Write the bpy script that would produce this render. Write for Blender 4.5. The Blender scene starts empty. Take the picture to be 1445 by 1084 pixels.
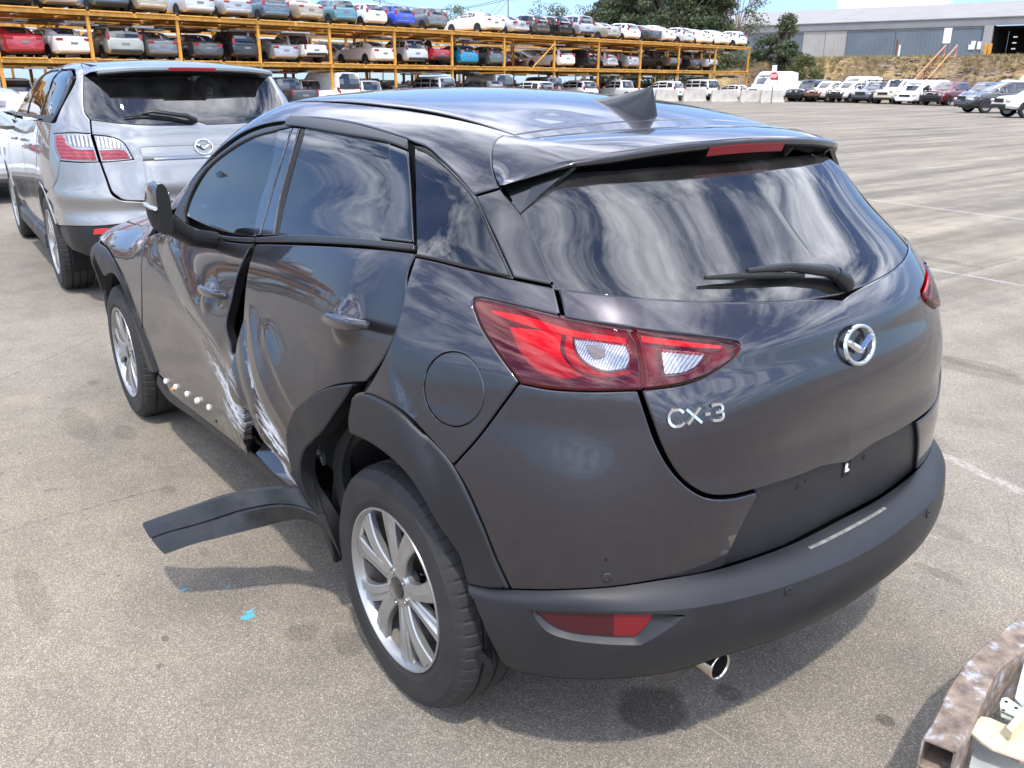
import bpy, bmesh, math, random
import numpy as np
from mathutils import Vector, Matrix
from mathutils.geometry import delaunay_2d_cdt

# ------------------------------------------------------------------ camera, sky, sun, exposure
SC = bpy.context.scene
COL = SC.collection
R = math.radians
CAM_POS = np.array([-1.6893, 1.7644, 1.5608])
CAM_YAW, CAM_PITCH, CAM_ROLL, CAM_F = -0.65775, 0.341454, 0.002816, 1197.893   # focal length in pixels of a 1445 px wide picture
def cam_axes():
    cy, sy, cp, sp = math.cos(CAM_YAW), math.sin(CAM_YAW), math.cos(CAM_PITCH), math.sin(CAM_PITCH)
    f = np.array([cy*cp, sy*cp, -sp]); r = np.array([sy, -cy, 0.]); u = np.cross(r, f)
    c, s = math.cos(CAM_ROLL), math.sin(CAM_ROLL)
    return f, c*r+s*u, -s*r+c*u
CF, CR, CU = cam_axes()
cam = bpy.data.objects.new('camera', bpy.data.cameras.new('camera')); COL.objects.link(cam)
cam.data.sensor_width = 36; cam.data.lens = 36*CAM_F/1445
cam.data.clip_start = .05; cam.data.clip_end = 3000
cam.matrix_world = Matrix([[CR[i], CU[i], -CF[i], CAM_POS[i]] for i in range(3)]+[[0, 0, 0, 1]])
SC.camera = cam
SC.view_settings.view_transform = 'Standard'; SC.view_settings.look = 'None'
SC.view_settings.gamma = 1; SC.view_settings.use_curve_mapping = False
SC.view_settings.exposure = 0.58
SUN_DIR = Vector((-.46, .28, 1.0)).normalized()           # towards the sun: high, behind the camera's left shoulder
sun_el = math.asin(SUN_DIR.z); sun_az = math.atan2(SUN_DIR.x, SUN_DIR.y)
sl = bpy.data.lights.new('sun', 'SUN'); sl.energy = 2.25; sl.angle = R(2.0); sl.color = (1, .95, .87)
so = bpy.data.objects.new('sun', sl); COL.objects.link(so)
so.rotation_euler = SUN_DIR.to_track_quat('Z', 'Y').to_euler(); so.location = (0, 0, 60)

W = bpy.data.worlds.new("World"); SC.world = W; W.use_nodes = True
nt = W.node_tree; nt.nodes.clear()
def wn(t, **k):
    n = nt.nodes.new(t)
    for a, b in k.items(): setattr(n, a, b)
    return n
sky = wn('ShaderNodeTexSky', sky_type='NISHITA', sun_disc=False, sun_elevation=sun_el, sun_rotation=sun_az)
sky.altitude = 200; sky.air_density = 1.0; sky.dust_density = .15; sky.ozone_density = 1.3
wtc = wn('ShaderNodeTexCoord'); sep = wn('ShaderNodeSeparateXYZ'); nt.links.new(wtc.outputs['Generated'], sep.inputs[0])
def wmath(op, a, b=None, clamp=False):
    n = wn('ShaderNodeMath', operation=op); n.use_clamp = clamp
    for i, v in enumerate((a, b)):
        if v is None: continue
        if isinstance(v, (int, float)): n.inputs[i].default_value = v
        else: nt.links.new(v, n.inputs[i])
    return n.outputs[0]
# clouds lie on a flat layer: direction divided by height above the horizon
zc = wmath('ADD', wmath('MAXIMUM', sep.outputs[2], 0), .09)
px = wmath('DIVIDE', sep.outputs[0], zc); py = wmath('DIVIDE', sep.outputs[1], zc)
comb = wn('ShaderNodeCombineXYZ'); nt.links.new(px, comb.inputs[0]); nt.links.new(py, comb.inputs[1])
mp = wn('ShaderNodeMapping'); nt.links.new(comb.outputs[0], mp.inputs[0]); mp.inputs['Rotation'].default_value = (0, 0, R(8)); mp.inputs['Scale'].default_value = (.75, 1.7, 1)
warp = wn('ShaderNodeTexNoise'); warp.inputs['Scale'].default_value = .8; warp.inputs['Detail'].default_value = 3; nt.links.new(mp.outputs[0], warp.inputs['Vector'])
wadd = wn('ShaderNodeVectorMath', operation='MULTIPLY_ADD'); nt.links.new(warp.outputs['Color'], wadd.inputs[0]); wadd.inputs[1].default_value = (.5, .4, 0); nt.links.new(mp.outputs[0], wadd.inputs[2])
cn = wn('ShaderNodeTexNoise'); cn.inputs['Scale'].default_value = 1.15; cn.inputs['Detail'].default_value = 9; cn.inputs['Roughness'].default_value = .64; nt.links.new(wadd.outputs[0], cn.inputs['Vector'])
cr = wn('ShaderNodeValToRGB'); cr.color_ramp.elements[0].position = .43; cr.color_ramp.elements[1].position = .68
nt.links.new(cn.outputs['Fac'], cr.inputs[0])
fade = wmath('MULTIPLY', wmath('SUBTRACT', wmath('SUBTRACT', sep.outputs[2], .11), wmath('MULTIPLY', wmath('SUBTRACT', sep.outputs[0], wmath('MULTIPLY', sep.outputs[1], .5)), .13)), 3.4, True)
cfac = wmath('MULTIPLY', wmath('MULTIPLY', cr.outputs[0], fade), .9)
# low cumulus over the warehouse roofs
cu = wn('ShaderNodeTexNoise'); cu.inputs['Scale'].default_value = 26.; cu.inputs['Detail'].default_value = 7; nt.links.new(wtc.outputs['Generated'], cu.inputs['Vector'])
skyt = wn('ShaderNodeMix', data_type='RGBA', blend_type='MULTIPLY'); skyt.inputs['Factor'].default_value = 1; nt.links.new(sky.outputs[0], skyt.inputs['A']); skyt.inputs['B'].default_value = (.74, .84, 1.10, 1)
hz = wmath('POWER', wmath('SUBTRACT', 1.0, wmath('MAXIMUM', sep.outputs[2], 0)), 7.0)
skyh = wn('ShaderNodeMix', data_type='RGBA'); nt.links.new(wmath('MULTIPLY', hz, .8), skyh.inputs['Factor']); nt.links.new(skyt.outputs['Result'], skyh.inputs['A']); skyh.inputs['B'].default_value = (1.9, 3.05, 4.4, 1)
mixc = wn('ShaderNodeMix', data_type='RGBA'); nt.links.new(cfac, mixc.inputs['Factor']); nt.links.new(skyh.outputs['Result'], mixc.inputs['A']); mixc.inputs['B'].default_value = (29, 29.4, 31, 1)
# one bank of cumulus low over the warehouse
CUM = Vector(tuple(CF*CAM_F+CR*(1262-722.5)-CU*(8-542))).normalized()
dvec = wn('ShaderNodeVectorMath', operation='SUBTRACT'); nt.links.new(wtc.outputs['Generated'], dvec.inputs[0]); dvec.inputs[1].default_value = CUM
dsc = wn('ShaderNodeVectorMath', operation='MULTIPLY'); nt.links.new(dvec.outputs[0], dsc.inputs[0]); dsc.inputs[1].default_value = (1, 1, 3.4)
dl = wn('ShaderNodeVectorMath', operation='LENGTH'); nt.links.new(dsc.outputs[0], dl.inputs[0])
cuf = wmath('SUBTRACT', wmath('ADD', wmath('MULTIPLY', cu.outputs['Fac'], .11), .0), dl.outputs['Value'])
cuf = wmath('MULTIPLY', wmath('ADD', cuf, .005), 55, True)
mix2 = wn('ShaderNodeMix', data_type='RGBA'); nt.links.new(cuf, mix2.inputs['Factor']); nt.links.new(mixc.outputs['Result'], mix2.inputs['A']); mix2.inputs['B'].default_value = (9.5, 9.5, 9.8, 1)
bg = wn('ShaderNodeBackground'); bg.inputs['Strength'].default_value = .15
wo = wn('ShaderNodeOutputWorld'); nt.links.new(mix2.outputs['Result'], bg.inputs[0]); nt.links.new(bg.outputs[0], wo.inputs[0])

# ------------------------------------------------------------------ object helpers
def tag(o, label=None, cat=None, group=None, kind=None):
    if label: o['label'] = label
    if cat: o['category'] = cat
    if group: o['group'] = group
    if kind: o['kind'] = kind
    return o
def empty(name, loc=(0, 0, 0), rz=0, parent=None):
    o = bpy.data.objects.new(name, None); COL.objects.link(o); o.location = loc; o.rotation_euler = (0, 0, rz)
    o.empty_display_size = .2; o.parent = parent
    return o
def mesh_obj(name, verts, faces, mat, parent=None, smooth=False, normals=None, mats=None, fmat=None):
    faces = [g for g in ([i for k, i in enumerate(map(int, f)) if i != int(f[k-1])] for f in faces) if len(g) > 2 and len(set(g)) == len(g)]
    me = bpy.data.meshes.new(name); me.from_pydata([tuple(map(float, v)) for v in verts], [], faces)
    if mats:
        for m in mats: me.materials.append(m)
        if fmat is not None: me.polygons.foreach_set('material_index', list(map(int, fmat)))
    elif mat is not None: me.materials.append(mat)
    if smooth: me.polygons.foreach_set('use_smooth', [True]*len(me.polygons))
    if fmat is None: me.validate()
    me.update()
    if normals is not None:
        normals = [n if n[0] == n[0] and abs(n[0])+abs(n[1])+abs(n[2]) > .1 else (0, 0, 1) for n in normals]
        me.normals_split_custom_set_from_vertices([tuple(map(float, n)) for n in normals])
    o = bpy.data.objects.new(name, me); COL.objects.link(o); o.parent = parent
    return o
def children(o): return [c for c in bpy.data.objects if c.parent is o]
KIDS = {}
def tree(o):
    ks = children(o); KIDS[o.name] = [(k, tree(k)) for k in ks]; return KIDS[o.name]
def copy_tree(o, ks, parent=None):
    c = o.copy(); COL.objects.link(c)
    if parent is not None: c.parent = parent
    for k, kk in ks: copy_tree(k, kk, c)
    return c

class MB:
    """collects simple solids into one mesh"""
    def __init__(s): s.v = []; s.f = []; s.m = []
    def add(s, vs, fs, m=0):
        b = len(s.v); s.v += [tuple(v) for v in vs]; s.f += [tuple(b+i for i in f) for f in fs]; s.m += [m]*len(fs); return s
    def box(s, c, d, rz=0, m=0, M=None, bev=0):
        if bev:
            x, y, z = d[0]/2, d[1]/2, d[2]/2; b = min(bev, x*.9, y*.9, z*.9); vs = []
            for sz in (-1, 1):
                for (sx, sy) in ((-1, -1), (1, -1), (1, 1), (-1, 1)):
                    vs.append((sx*(x-b), sy*(y-b), sz*z))
                for (sx, sy) in ((-1, -1), (1, -1), (1, 1), (-1, 1)):
                    vs.append((sx*x, sy*(y-b), sz*(z-b))); vs.append((sx*(x-b), sy*y, sz*(z-b)))
            bm = bmesh.new(); V = [bm.verts.new(v) for v in vs]; bmesh.ops.convex_hull(bm, input=V)
            bm.verts.index_update(); fs = [[v.index for v in f.verts] for f in bm.faces]; vs = [tuple(v.co) for v in bm.verts]; bm.free()
        else:
            vs = [(sx*d[0]/2, sy*d[1]/2, sz*d[2]/2) for sz in (-1, 1) for (sx, sy) in ((-1, -1), (1, -1), (1, 1), (-1, 1))]
            fs = [(3, 2, 1, 0), (4, 5, 6, 7), (0, 1, 5, 4), (1, 2, 6, 5), (2, 3, 7, 6), (3, 0, 4, 7)]
        A = (M if M is not None else Matrix.Rotation(rz, 4, 'Z'))
        return s.add([tuple((A @ Vector(v))+Vector(c)) for v in vs], fs, m)
    def tube(s, pts, r, n=8, m=0, cap=True):
        P = [Vector(p) for p in pts]; rs = r if hasattr(r, '__len__') else [r]*len(P); vs = []; up = Vector((0, 0, 1))
        prev = None
        for i, p in enumerate(P):
            t = (P[min(i+1, len(P)-1)]-P[max(i-1, 0)]).normalized()
            a = t.cross(up) if prev is None else (prev-t*prev.dot(t))
            if a.length < 1e-4: a = t.cross(Vector((1, 0, 0)))
            a.normalize(); prev = a; b = t.cross(a)
            for k in range(n):
                q = 2*math.pi*k/n; vs.append(tuple(p+a*(math.cos(q)*rs[i])+b*(math.sin(q)*rs[i])))
        fs = [(i*n+k, i*n+(k+1) % n, (i+1)*n+(k+1) % n, (i+1)*n+k) for i in range(len(P)-1) for k in range(n)]
        if cap: fs += [tuple(range(n))[::-1], tuple((len(P)-1)*n+k for k in range(n))]
        return s.add(vs, fs, m)
    def lathe(s, prof, c, axis='y', n=32, m=0, closed=False, a0=0, a1=2*math.pi):
        """prof: (offset along axis, radius)"""
        full = abs(a1-a0-2*math.pi) < 1e-6; k = n if full else n+1; vs = []
        for (o, r) in prof:
            for i in range(k):
                a = a0+(a1-a0)*i/n; u, w = r*math.cos(a), r*math.sin(a)
                vs.append({'y': (c[0]+u, c[1]+o, c[2]+w), 'x': (c[0]+o, c[1]+u, c[2]+w), 'z': (c[0]+u, c[1]+w, c[2]+o)}[axis])
        fs = []; L = len(prof)
        for j in range(L if closed else L-1):
            for i in range(n):
                i2 = (i+1) % k; j2 = (j+1) % L
                fs.append((j*k+i, j*k+i2, j2*k+i2, j2*k+i))
        return s.add(vs, fs, m)
    def prism(s, poly, z0, z1, m=0, M=None):
        n = len(poly); vs = [(x, y, z0) for x, y in poly]+[(x, y, z1) for x, y in poly]
        if M is not None: vs = [tuple(M @ Vector(v)) for v in vs]
        fs = [tuple(range(n))[::-1], tuple(range(n, 2*n))]+[(i, (i+1) % n, n+(i+1) % n, n+i) for i in range(n)]
        return s.add(vs, fs, m)
    def loft(s, rows, m=0, close=False):
        n = len(rows[0]); vs = [p for r in rows for p in r]; fs = []
        for j in range(len(rows)-1):
            for i in range(n if close else n-1):
                i2 = (i+1) % n; fs.append((j*n+i, j*n+i2, (j+1)*n+i2, (j+1)*n+i))
        return s.add(vs, fs, m)
    def build(s, name, mat=None, parent=None, smooth=False, mats=None, angle=None, recalc=True):
        me = bpy.data.meshes.new(name); me.from_pydata(s.v, [], s.f)
        for m in (mats or ([mat] if mat else [])): me.materials.append(m)
        if mats: me.polygons.foreach_set('material_index', s.m)
        if recalc:
            bm = bmesh.new(); bm.from_mesh(me); bmesh.ops.recalc_face_normals(bm, faces=bm.faces); bm.to_mesh(me); bm.free()
        if smooth or angle:
            me.polygons.foreach_set('use_smooth', [True]*len(me.polygons))
            if angle: me.set_sharp_from_angle(angle=R(angle))
        me.update()
        o = bpy.data.objects.new(name, me); COL.objects.link(o); o.parent = parent
        return o

# ------------------------------------------------------------------ materials
MATS = {}
def nmat(name):
    m = bpy.data.materials.new(name); m.use_nodes = True; MATS[name] = m
    t = m.node_tree; b = t.nodes['Principled BSDF']
    return m, t, b
def plain(name, col, rough=.5, metal=0, coat=0, spec=.5, coat_r=.03, bump=0, bscale=200, var=0, vscale=6, emit=None, rvar=0):
    m, t, b = nmat(name)
    b.inputs['Base Color'].default_value = (*col, 1); b.inputs['Roughness'].default_value = rough; b.inputs['Metallic'].default_value = metal
    b.inputs['Coat Weight'].default_value = coat; b.inputs['Coat Roughness'].default_value = coat_r; b.inputs['Specular IOR Level'].default_value = spec
    if var or bump or rvar: tc = t.nodes.new('ShaderNodeTexCoord')
    if var or rvar:
        n = t.nodes.new('ShaderNodeTexNoise'); n.inputs['Scale'].default_value = vscale; n.inputs['Detail'].default_value = 6; t.links.new(tc.outputs['Object'], n.inputs['Vector'])
    if var:
        r = t.nodes.new('ShaderNodeValToRGB'); r.color_ramp.elements[0].position = .3; r.color_ramp.elements[1].position = .7
        r.color_ramp.elements[0].color = (*[c*(1-var) for c in col], 1); r.color_ramp.elements[1].color = (*[min(1, c*(1+var)) for c in col], 1)
        t.links.new(n.outputs['Fac'], r.inputs[0]); t.links.new(r.outputs[0], b.inputs['Base Color'])
    if rvar:
        mr = t.nodes.new('ShaderNodeMapRange'); mr.inputs['From Min'].default_value = .3; mr.inputs['From Max'].default_value = .7
        mr.inputs['To Min'].default_value = max(0, rough-rvar); mr.inputs['To Max'].default_value = min(1, rough+rvar)
        t.links.new(n.outputs['Fac'], mr.inputs[0]); t.links.new(mr.outputs[0], b.inputs['Roughness'])
    if bump:
        n2 = t.nodes.new('ShaderNodeTexNoise'); n2.inputs['Scale'].default_value = bscale; n2.inputs['Detail'].default_value = 4; t.links.new(tc.outputs['Object'], n2.inputs['Vector'])
        bp = t.nodes.new('ShaderNodeBump'); bp.inputs['Strength'].default_value = bump; bp.inputs['Distance'].default_value = .002; t.links.new(n2.outputs['Fac'], bp.inputs['Height']); t.links.new(bp.outputs[0], b.inputs['Normal'])
    if emit: b.inputs['Emission Color'].default_value = (*emit[:3], 1); b.inputs['Emission Strength'].default_value = emit[3]
    return m
# ------------------------------------------------------------------ smooth car-body surfaces
def spline_coef(xs, Y):
    """natural cubic spline through columns of Y at xs; returns second derivatives"""
    xs = np.asarray(xs, float); Y = np.asarray(Y, float); n = len(xs)
    A = np.zeros((n, n)); B = np.zeros(Y.shape); A[0, 0] = A[-1, -1] = 1
    for i in range(1, n-1):
        h0, h1 = xs[i]-xs[i-1], xs[i+1]-xs[i]
        A[i, i-1], A[i, i], A[i, i+1] = h0, 2*(h0+h1), h1
        B[i] = 6*((Y[i+1]-Y[i])/h1-(Y[i]-Y[i-1])/h0)
    return np.linalg.solve(A, B)
class Spl:
    def __init__(s, xs, Y):
        s.x = np.asarray(xs, float); s.Y = np.asarray(Y, float); s.M = spline_coef(xs, s.Y)
    def __call__(s, u):
        u = np.atleast_1d(u); uc = np.clip(u, s.x[0], s.x[-1]); i = np.clip(np.searchsorted(s.x, uc, side='right')-1, 0, len(s.x)-2)
        h = s.x[i+1]-s.x[i]; a = (s.x[i+1]-uc)/h; b = 1-a
        if s.Y.ndim == 2: h, a, b = h[:, None], a[:, None], b[:, None]
        return a*s.Y[i]+b*s.Y[i+1]+((a**3-a)*s.M[i]+(b**3-b)*s.M[i+1])*h*h/6
class Tab:
    """value(u, z): rows of (z, value) knots that themselves vary smoothly with u"""
    def __init__(s, us, Z, V):          # Z, V: rows x stations
        s.z = Spl(us, np.array(Z, float).T); s.v = Spl(us, np.array(V, float).T)
    def __call__(s, u, z):
        zk = s.z(u); vk = s.v(u); K = zk.shape[1]; N = len(zk)
        i = np.clip((zk[:, 1:-1] <= z[:, None]).sum(1), 0, K-2); r = np.arange(N)
        d = (vk[:, 1:]-vk[:, :-1])/(zk[:, 1:]-zk[:, :-1]); h = zk[:, 1:]-zk[:, :-1]
        m = np.empty_like(vk); m[:, 1:-1] = (d[:, :-1]*h[:, 1:]+d[:, 1:]*h[:, :-1])/(h[:, 1:]+h[:, :-1]); m[:, 0] = d[:, 0]; m[:, -1] = d[:, -1]
        hh = h[r, i]; t = (z-zk[r, i])/hh; lo = t < 0; hi = t > 1; tc = np.clip(t, 0, 1)
        v = (2*tc**3-3*tc**2+1)*vk[r, i]+(tc**3-2*tc**2+tc)*hh*m[r, i]+(-2*tc**3+3*tc**2)*vk[r, i+1]+(tc**3-tc**2)*hh*m[r, i+1]
        return v+np.where(lo, t*hh*m[:, 0], 0)+np.where(hi, (t-1)*hh*m[:, -1], 0)
def rmax(a, b, r):
    A = np.maximum(a+r, 0); B = np.maximum(b+r, 0)
    return np.minimum(np.maximum(a, b), -r)*((a < -r) & (b < -r)) + (np.sqrt(A*A+B*B)-r)*~((a < -r) & (b < -r))
def march(F, O, D, t0=0., t1=9., step=.03):
    """first crossing F: + to - along rays O + tD; vectorised"""
    O = np.atleast_2d(O).astype(float); D = np.atleast_2d(D).astype(float); N = len(D)
    if len(O) == 1: O = np.repeat(O, N, 0)
    t0 = np.full(N, float(t0)) if np.isscalar(t0) else t0
    ts = np.full(N, np.nan); lo = t0.copy(); act = np.arange(N); k = 0; t = t0.copy()
    fprev = F(O+D*t[:, None])
    inside = fprev <= 0
    while len(act) and k*step < t1:
        k += 1; tn = t[act]+step; f = F(O[act]+D[act]*tn[:, None]); hit = f <= 0
        lo[act[hit]] = tn[hit]-step; ts[act[hit]] = tn[hit]; t[act] = tn; act = act[~hit]
    ok = ~np.isnan(ts); a = lo[ok]; b = ts[ok]; o = O[ok]; d = D[ok]
    for _ in range(26):
        c = (a+b)/2; f = F(o+d*c[:, None]); h = f <= 0; b = np.where(h, c, b); a = np.where(h, a, c)
    ts[ok] = (a+b)/2
    return O+D*ts[:, None]
def pray(px):
    px = np.atleast_2d(np.asarray(px, float))
    d = CF*CAM_F+CR*(px[:, :1]-722.5)-CU*(px[:, 1:2]-542); return d/np.linalg.norm(d, axis=1, keepdims=True)
def cast(F, px, t0=1.0):
    return march(F, CAM_POS, pray(px), t0, 14)
def to_px(P):
    d = np.atleast_2d(P)-CAM_POS; z = d@CF
    return np.stack([722.5+CAM_F*(d@CR)/z, 542-CAM_F*(d@CU)/z], 1)
def catrom(P, step):
    """centripetal Catmull-Rom through P (2D or 3D), resampled at about step"""
    P = np.asarray(P, float)
    if len(P) == 2:
        n = max(1, int(np.linalg.norm(P[1]-P[0])/step)); return P[0]+(P[1]-P[0])*np.linspace(0, 1, n+1)[:, None]
    Q = np.vstack([2*P[0]-P[1], P, 2*P[-1]-P[-2]]); out = []
    for i in range(1, len(Q)-2):
        p0, p1, p2, p3 = Q[i-1:i+3]; t = [0]
        for a, b in ((p0, p1), (p1, p2), (p2, p3)): t.append(t[-1]+max(np.linalg.norm(b-a), 1e-6)**.5)
        n = max(1, int(np.linalg.norm(p2-p1)/step)); u = np.linspace(t[1], t[2], n, endpoint=False)[:, None]
        A1 = (t[1]-u)/(t[1]-t[0])*p0+(u-t[0])/(t[1]-t[0])*p1; A2 = (t[2]-u)/(t[2]-t[1])*p1+(u-t[1])/(t[2]-t[1])*p2; A3 = (t[3]-u)/(t[3]-t[2])*p2+(u-t[2])/(t[3]-t[2])*p3
        B1 = (t[2]-u)/(t[2]-t[0])*A1+(u-t[0])/(t[2]-t[0])*A2; B2 = (t[3]-u)/(t[3]-t[1])*A2+(u-t[1])/(t[3]-t[1])*A3
        out.append((t[2]-u)/(t[2]-t[1])*B1+(u-t[1])/(t[2]-t[1])*B2)
    out.append(P[-1:]); return np.vstack(out)
def segs(S, step):
    """closed outline from a list of smooth pieces that meet at corners"""
    out = []
    for i, s in enumerate(S):
        q = catrom(s, step); nxt = np.asarray(S[(i+1) % len(S)][0], float)
        if np.linalg.norm(q[-1]-nxt) < 1e-6*max(1, step): q = q[:-1]
        elif np.linalg.norm(q[-1]-nxt) > step: q = np.vstack([q, catrom([q[-1], nxt], step)[1:-1]])
        out.append(q)
    return np.vstack(out)
def pip(P, poly):
    x, y = P[:, 0], P[:, 1]; c = np.zeros(len(P), bool); n = len(poly); j = n-1
    for i in range(n):
        xi, yi = poly[i]; xj, yj = poly[j]
        if yi != yj: c ^= ((yi > y) != (yj > y)) & (x < (xj-xi)*(y-yi)/(yj-yi)+xi)
        j = i
    return c
def pdist(P, poly):
    d = np.full(len(P), 1e9); n = len(poly)
    for i in range(n):
        a = poly[i]; b = poly[(i+1) % n]; ab = b-a; L = max(ab@ab, 1e-14); t = np.clip(((P-a)@ab)/L, 0, 1)
        d = np.minimum(d, np.linalg.norm(P-a-t[:, None]*ab, axis=1))
    return d
def resample(poly, h):
    Q = np.vstack([poly, poly[:1]]); L = np.r_[0, np.cumsum(np.linalg.norm(np.diff(Q, axis=0), axis=1))]
    # keep sharp corners: only merge points closer than h/3
    keep = [0]
    for i in range(1, len(poly)):
        if L[i]-L[keep[-1]] > h/3: keep.append(i)
    if L[-1]-L[keep[-1]] < h/3 and len(keep) > 3: keep.pop()
    return poly[keep]
def inset(poly, d):
    """move every vertex d to the inside of a CCW polygon"""
    p = np.roll(poly, 1, 0); n = np.roll(poly, -1, 0)
    e1 = poly-p; e2 = n-poly; e1 /= np.maximum(np.linalg.norm(e1, axis=1, keepdims=True), 1e-9); e2 /= np.maximum(np.linalg.norm(e2, axis=1, keepdims=True), 1e-9)
    n1 = np.stack([-e1[:, 1], e1[:, 0]], 1); n2 = np.stack([-e2[:, 1], e2[:, 0]], 1); m = n1+n2; m /= np.maximum(np.linalg.norm(m, axis=1, keepdims=True), 1e-6)
    k = 1/np.clip((m*n1).sum(1), .5, 1); return poly+m*(d*k)[:, None]
def area2(p): return .5*np.sum(p[:, 0]*np.roll(p[:, 1], -1)-np.roll(p[:, 0], -1)*p[:, 1])

class Frame:
    """flat chart of a surface: rays run along -n"""
    def __init__(s, n, o, up=(0, 0, 1)):
        s.n = np.array(n, float); s.n /= np.linalg.norm(s.n); s.o = np.array(o, float); up = np.array(up, float)
        s.a = np.cross(up, s.n); s.a /= np.linalg.norm(s.a); s.b = np.cross(s.n, s.a)
    def to2(s, P): d = P-s.o; return np.stack([d@s.a, d@s.b], 1)
    def rays(s, Q): return s.o+Q[:, :1]*s.a+Q[:, 1:2]*s.b+s.n*1.2, np.repeat(-s.n[None], len(Q), 0)
class Stadium:
    """chart that wraps round the tail: sides along x, then an angle round (x0, 0)"""
    def __init__(s, x0=.15, r=.8): s.x0 = x0; s.r = r; s.n = np.array([-1, 0, 0.])
    def to2(s, P):
        x, y, z = P.T; ang = np.arctan2(y, s.x0-x)         # 0 straight back, +pi/2 left
        return np.stack([-np.where(x < s.x0, ang*s.r, np.sign(y)*(math.pi/2*s.r+x-s.x0)), z], 1)
    def rays(s, Q):
        u = -Q[:, 0]; q = math.pi/2*s.r; side = np.abs(u) > q; ang = np.clip(u/s.r, -math.pi/2, math.pi/2)
        D = np.stack([-np.cos(ang), np.sin(ang), 0*ang], 1); O = np.stack([np.where(side, s.x0+np.abs(u)-q, s.x0), 0*u, Q[:, 1]], 1)
        return O+D*1.6, -D
def surf(F, frame, Q, disp=None):
    O, D = frame.rays(Q); P = march(F, O, D, 0, 2.2, .03)
    if disp is not None: P = P+D*disp(P)[:, None]
    return P
def panel(name, F, outline, mat, parent, frame, h=.02, gap=.002, roll=.004, thick=.018, disp=None, holes=(), closed_px=True, rim=None, back=False, mats=None, matfn=None, drop=.0035, extra2=None):
    """one body panel: outline (pixels, 3D points or chart coordinates) cut out of the surface F, with rolled edges"""
    ol = np.asarray(outline, float)
    P2 = ol if closed_px == 'chart' else frame.to2(cast(F, ol) if ol.shape[1] == 2 else ol)
    P2 = P2[~np.isnan(P2).any(1)]
    if area2(P2) < 0: P2 = P2[::-1]
    P2 = resample(P2, .012)
    if gap: P2 = inset(P2, gap)
    core = inset(P2, roll); nb = len(core)
    H2 = []
    for hl in holes:
        hl = np.asarray(hl, float); q = hl if closed_px == 'chart' else frame.to2(cast(F, hl) if hl.shape[1] == 2 else hl)
        if area2(q) > 0: q = q[::-1]
        H2.append(resample(q, .012))
    lo = core.min(0); hi = core.max(0)
    gx, gy = np.meshgrid(np.arange(lo[0]+h/2, hi[0], h), np.arange(lo[1]+h/2, hi[1], h)); G = np.stack([gx.ravel(), gy.ravel()], 1)
    if len(G):
        G = G[pip(G, core)]
        if len(G): G = G[pdist(G, core) > h*.45]
        for q in H2:
            if len(G): G = G[~pip(G, q)]; G = G[pdist(G, q) > h*.45]
    if extra2 is not None:
        E = extra2; E = E[pip(E, core)]; E = E[pdist(E, core) > h*.2]; G = np.vstack([G, E])
    verts = [Vector(v) for v in core]; edges = [(i, (i+1) % nb) for i in range(nb)]; hs = []
    for q in H2:
        b = len(verts); hs.append((b, len(q))); verts += [Vector(v) for v in q]; edges += [(b+i, b+(i+1) % len(q)) for i in range(len(q))]
    verts += [Vector(v) for v in G]
    ov, oe, of, ovi, _, _ = delaunay_2d_cdt(verts, edges, [], 0, 1e-7)
    V2 = np.array([tuple(v) for v in ov]); T = np.array([f for f in of if len(f) == 3]); C = V2[T].mean(1); keep = pip(C, core)
    for q in H2: keep &= ~pip(C, q)
    T = T[keep]
    # orient triangles CCW
    a = V2[T]; ar = (a[:, 1, 0]-a[:, 0, 0])*(a[:, 2, 1]-a[:, 0, 1])-(a[:, 2, 0]-a[:, 0, 0])*(a[:, 1, 1]-a[:, 0, 1]); T = T[np.abs(ar) > 1e-10]; ar = ar[np.abs(ar) > 1e-10]; T[ar < 0] = T[ar < 0][:, ::-1]
    P = surf(F, frame, V2, disp); e = .003
    N = np.cross(surf(F, frame, V2+[e, 0], disp)-P, surf(F, frame, V2+[0, e], disp)-P); N /= np.maximum(np.linalg.norm(N, axis=1, keepdims=True), 1e-12)
    bad = np.isnan(P).any(1) | np.isnan(N).any(1)
    if bad.any(): T = T[~bad[T].any(1)]; P[bad] = 0; N[bad] = (0, 0, 1)
    inv = {}
    for i, src in enumerate(ovi):
        for k in src: inv.setdefault(k, i)
    def edge_strip(ring, idx, V, Nn, F3):
        ids = [inv.get(k, 0) for k in idx]; n = len(ids)
        Pr = surf(F, frame, ring, disp); Nr = np.cross(surf(F, frame, ring+[e, 0], disp)-Pr, surf(F, frame, ring+[0, e], disp)-Pr); Nr /= np.maximum(np.linalg.norm(Nr, axis=1, keepdims=True), 1e-12)
        badr = np.isnan(Pr).any(1) | np.isnan(Nr).any(1); Pr[badr] = P[ids][badr]; Nr[badr] = N[ids][badr]
        out = Pr-P[ids]; out /= np.maximum(np.linalg.norm(out, axis=1, keepdims=True), 1e-9)
        b = len(V); r1 = Pr-Nr*drop; n1 = Nr*.7+out*.7; r2 = Pr-Nr*thick; V += list(r1)+list(r1)+list(r2); Nn += list(n1/np.linalg.norm(n1, axis=1, keepdims=True))+list(out)*2
        for i in range(n):
            j = (i+1) % n; F3.append((ids[i], b+i, b+j, ids[j])); F3.append((b+n+i, b+2*n+i, b+2*n+j, b+n+j))
    V = list(P); Nn = list(N); F3 = [tuple(t) for t in T]
    edge_strip(P2, range(nb), V, Nn, F3)
    for (b, n), q in zip(hs, H2): edge_strip(inset(q, roll) if False else q+0, range(b, b+n), V, Nn, F3)
    o = mesh_obj(name, V, F3, mat, parent, smooth=True, normals=Nn, mats=mats, fmat=(matfn(V, F3) if matfn else None))
    o['_n'] = 0; del o['_n']
    return o
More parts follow.
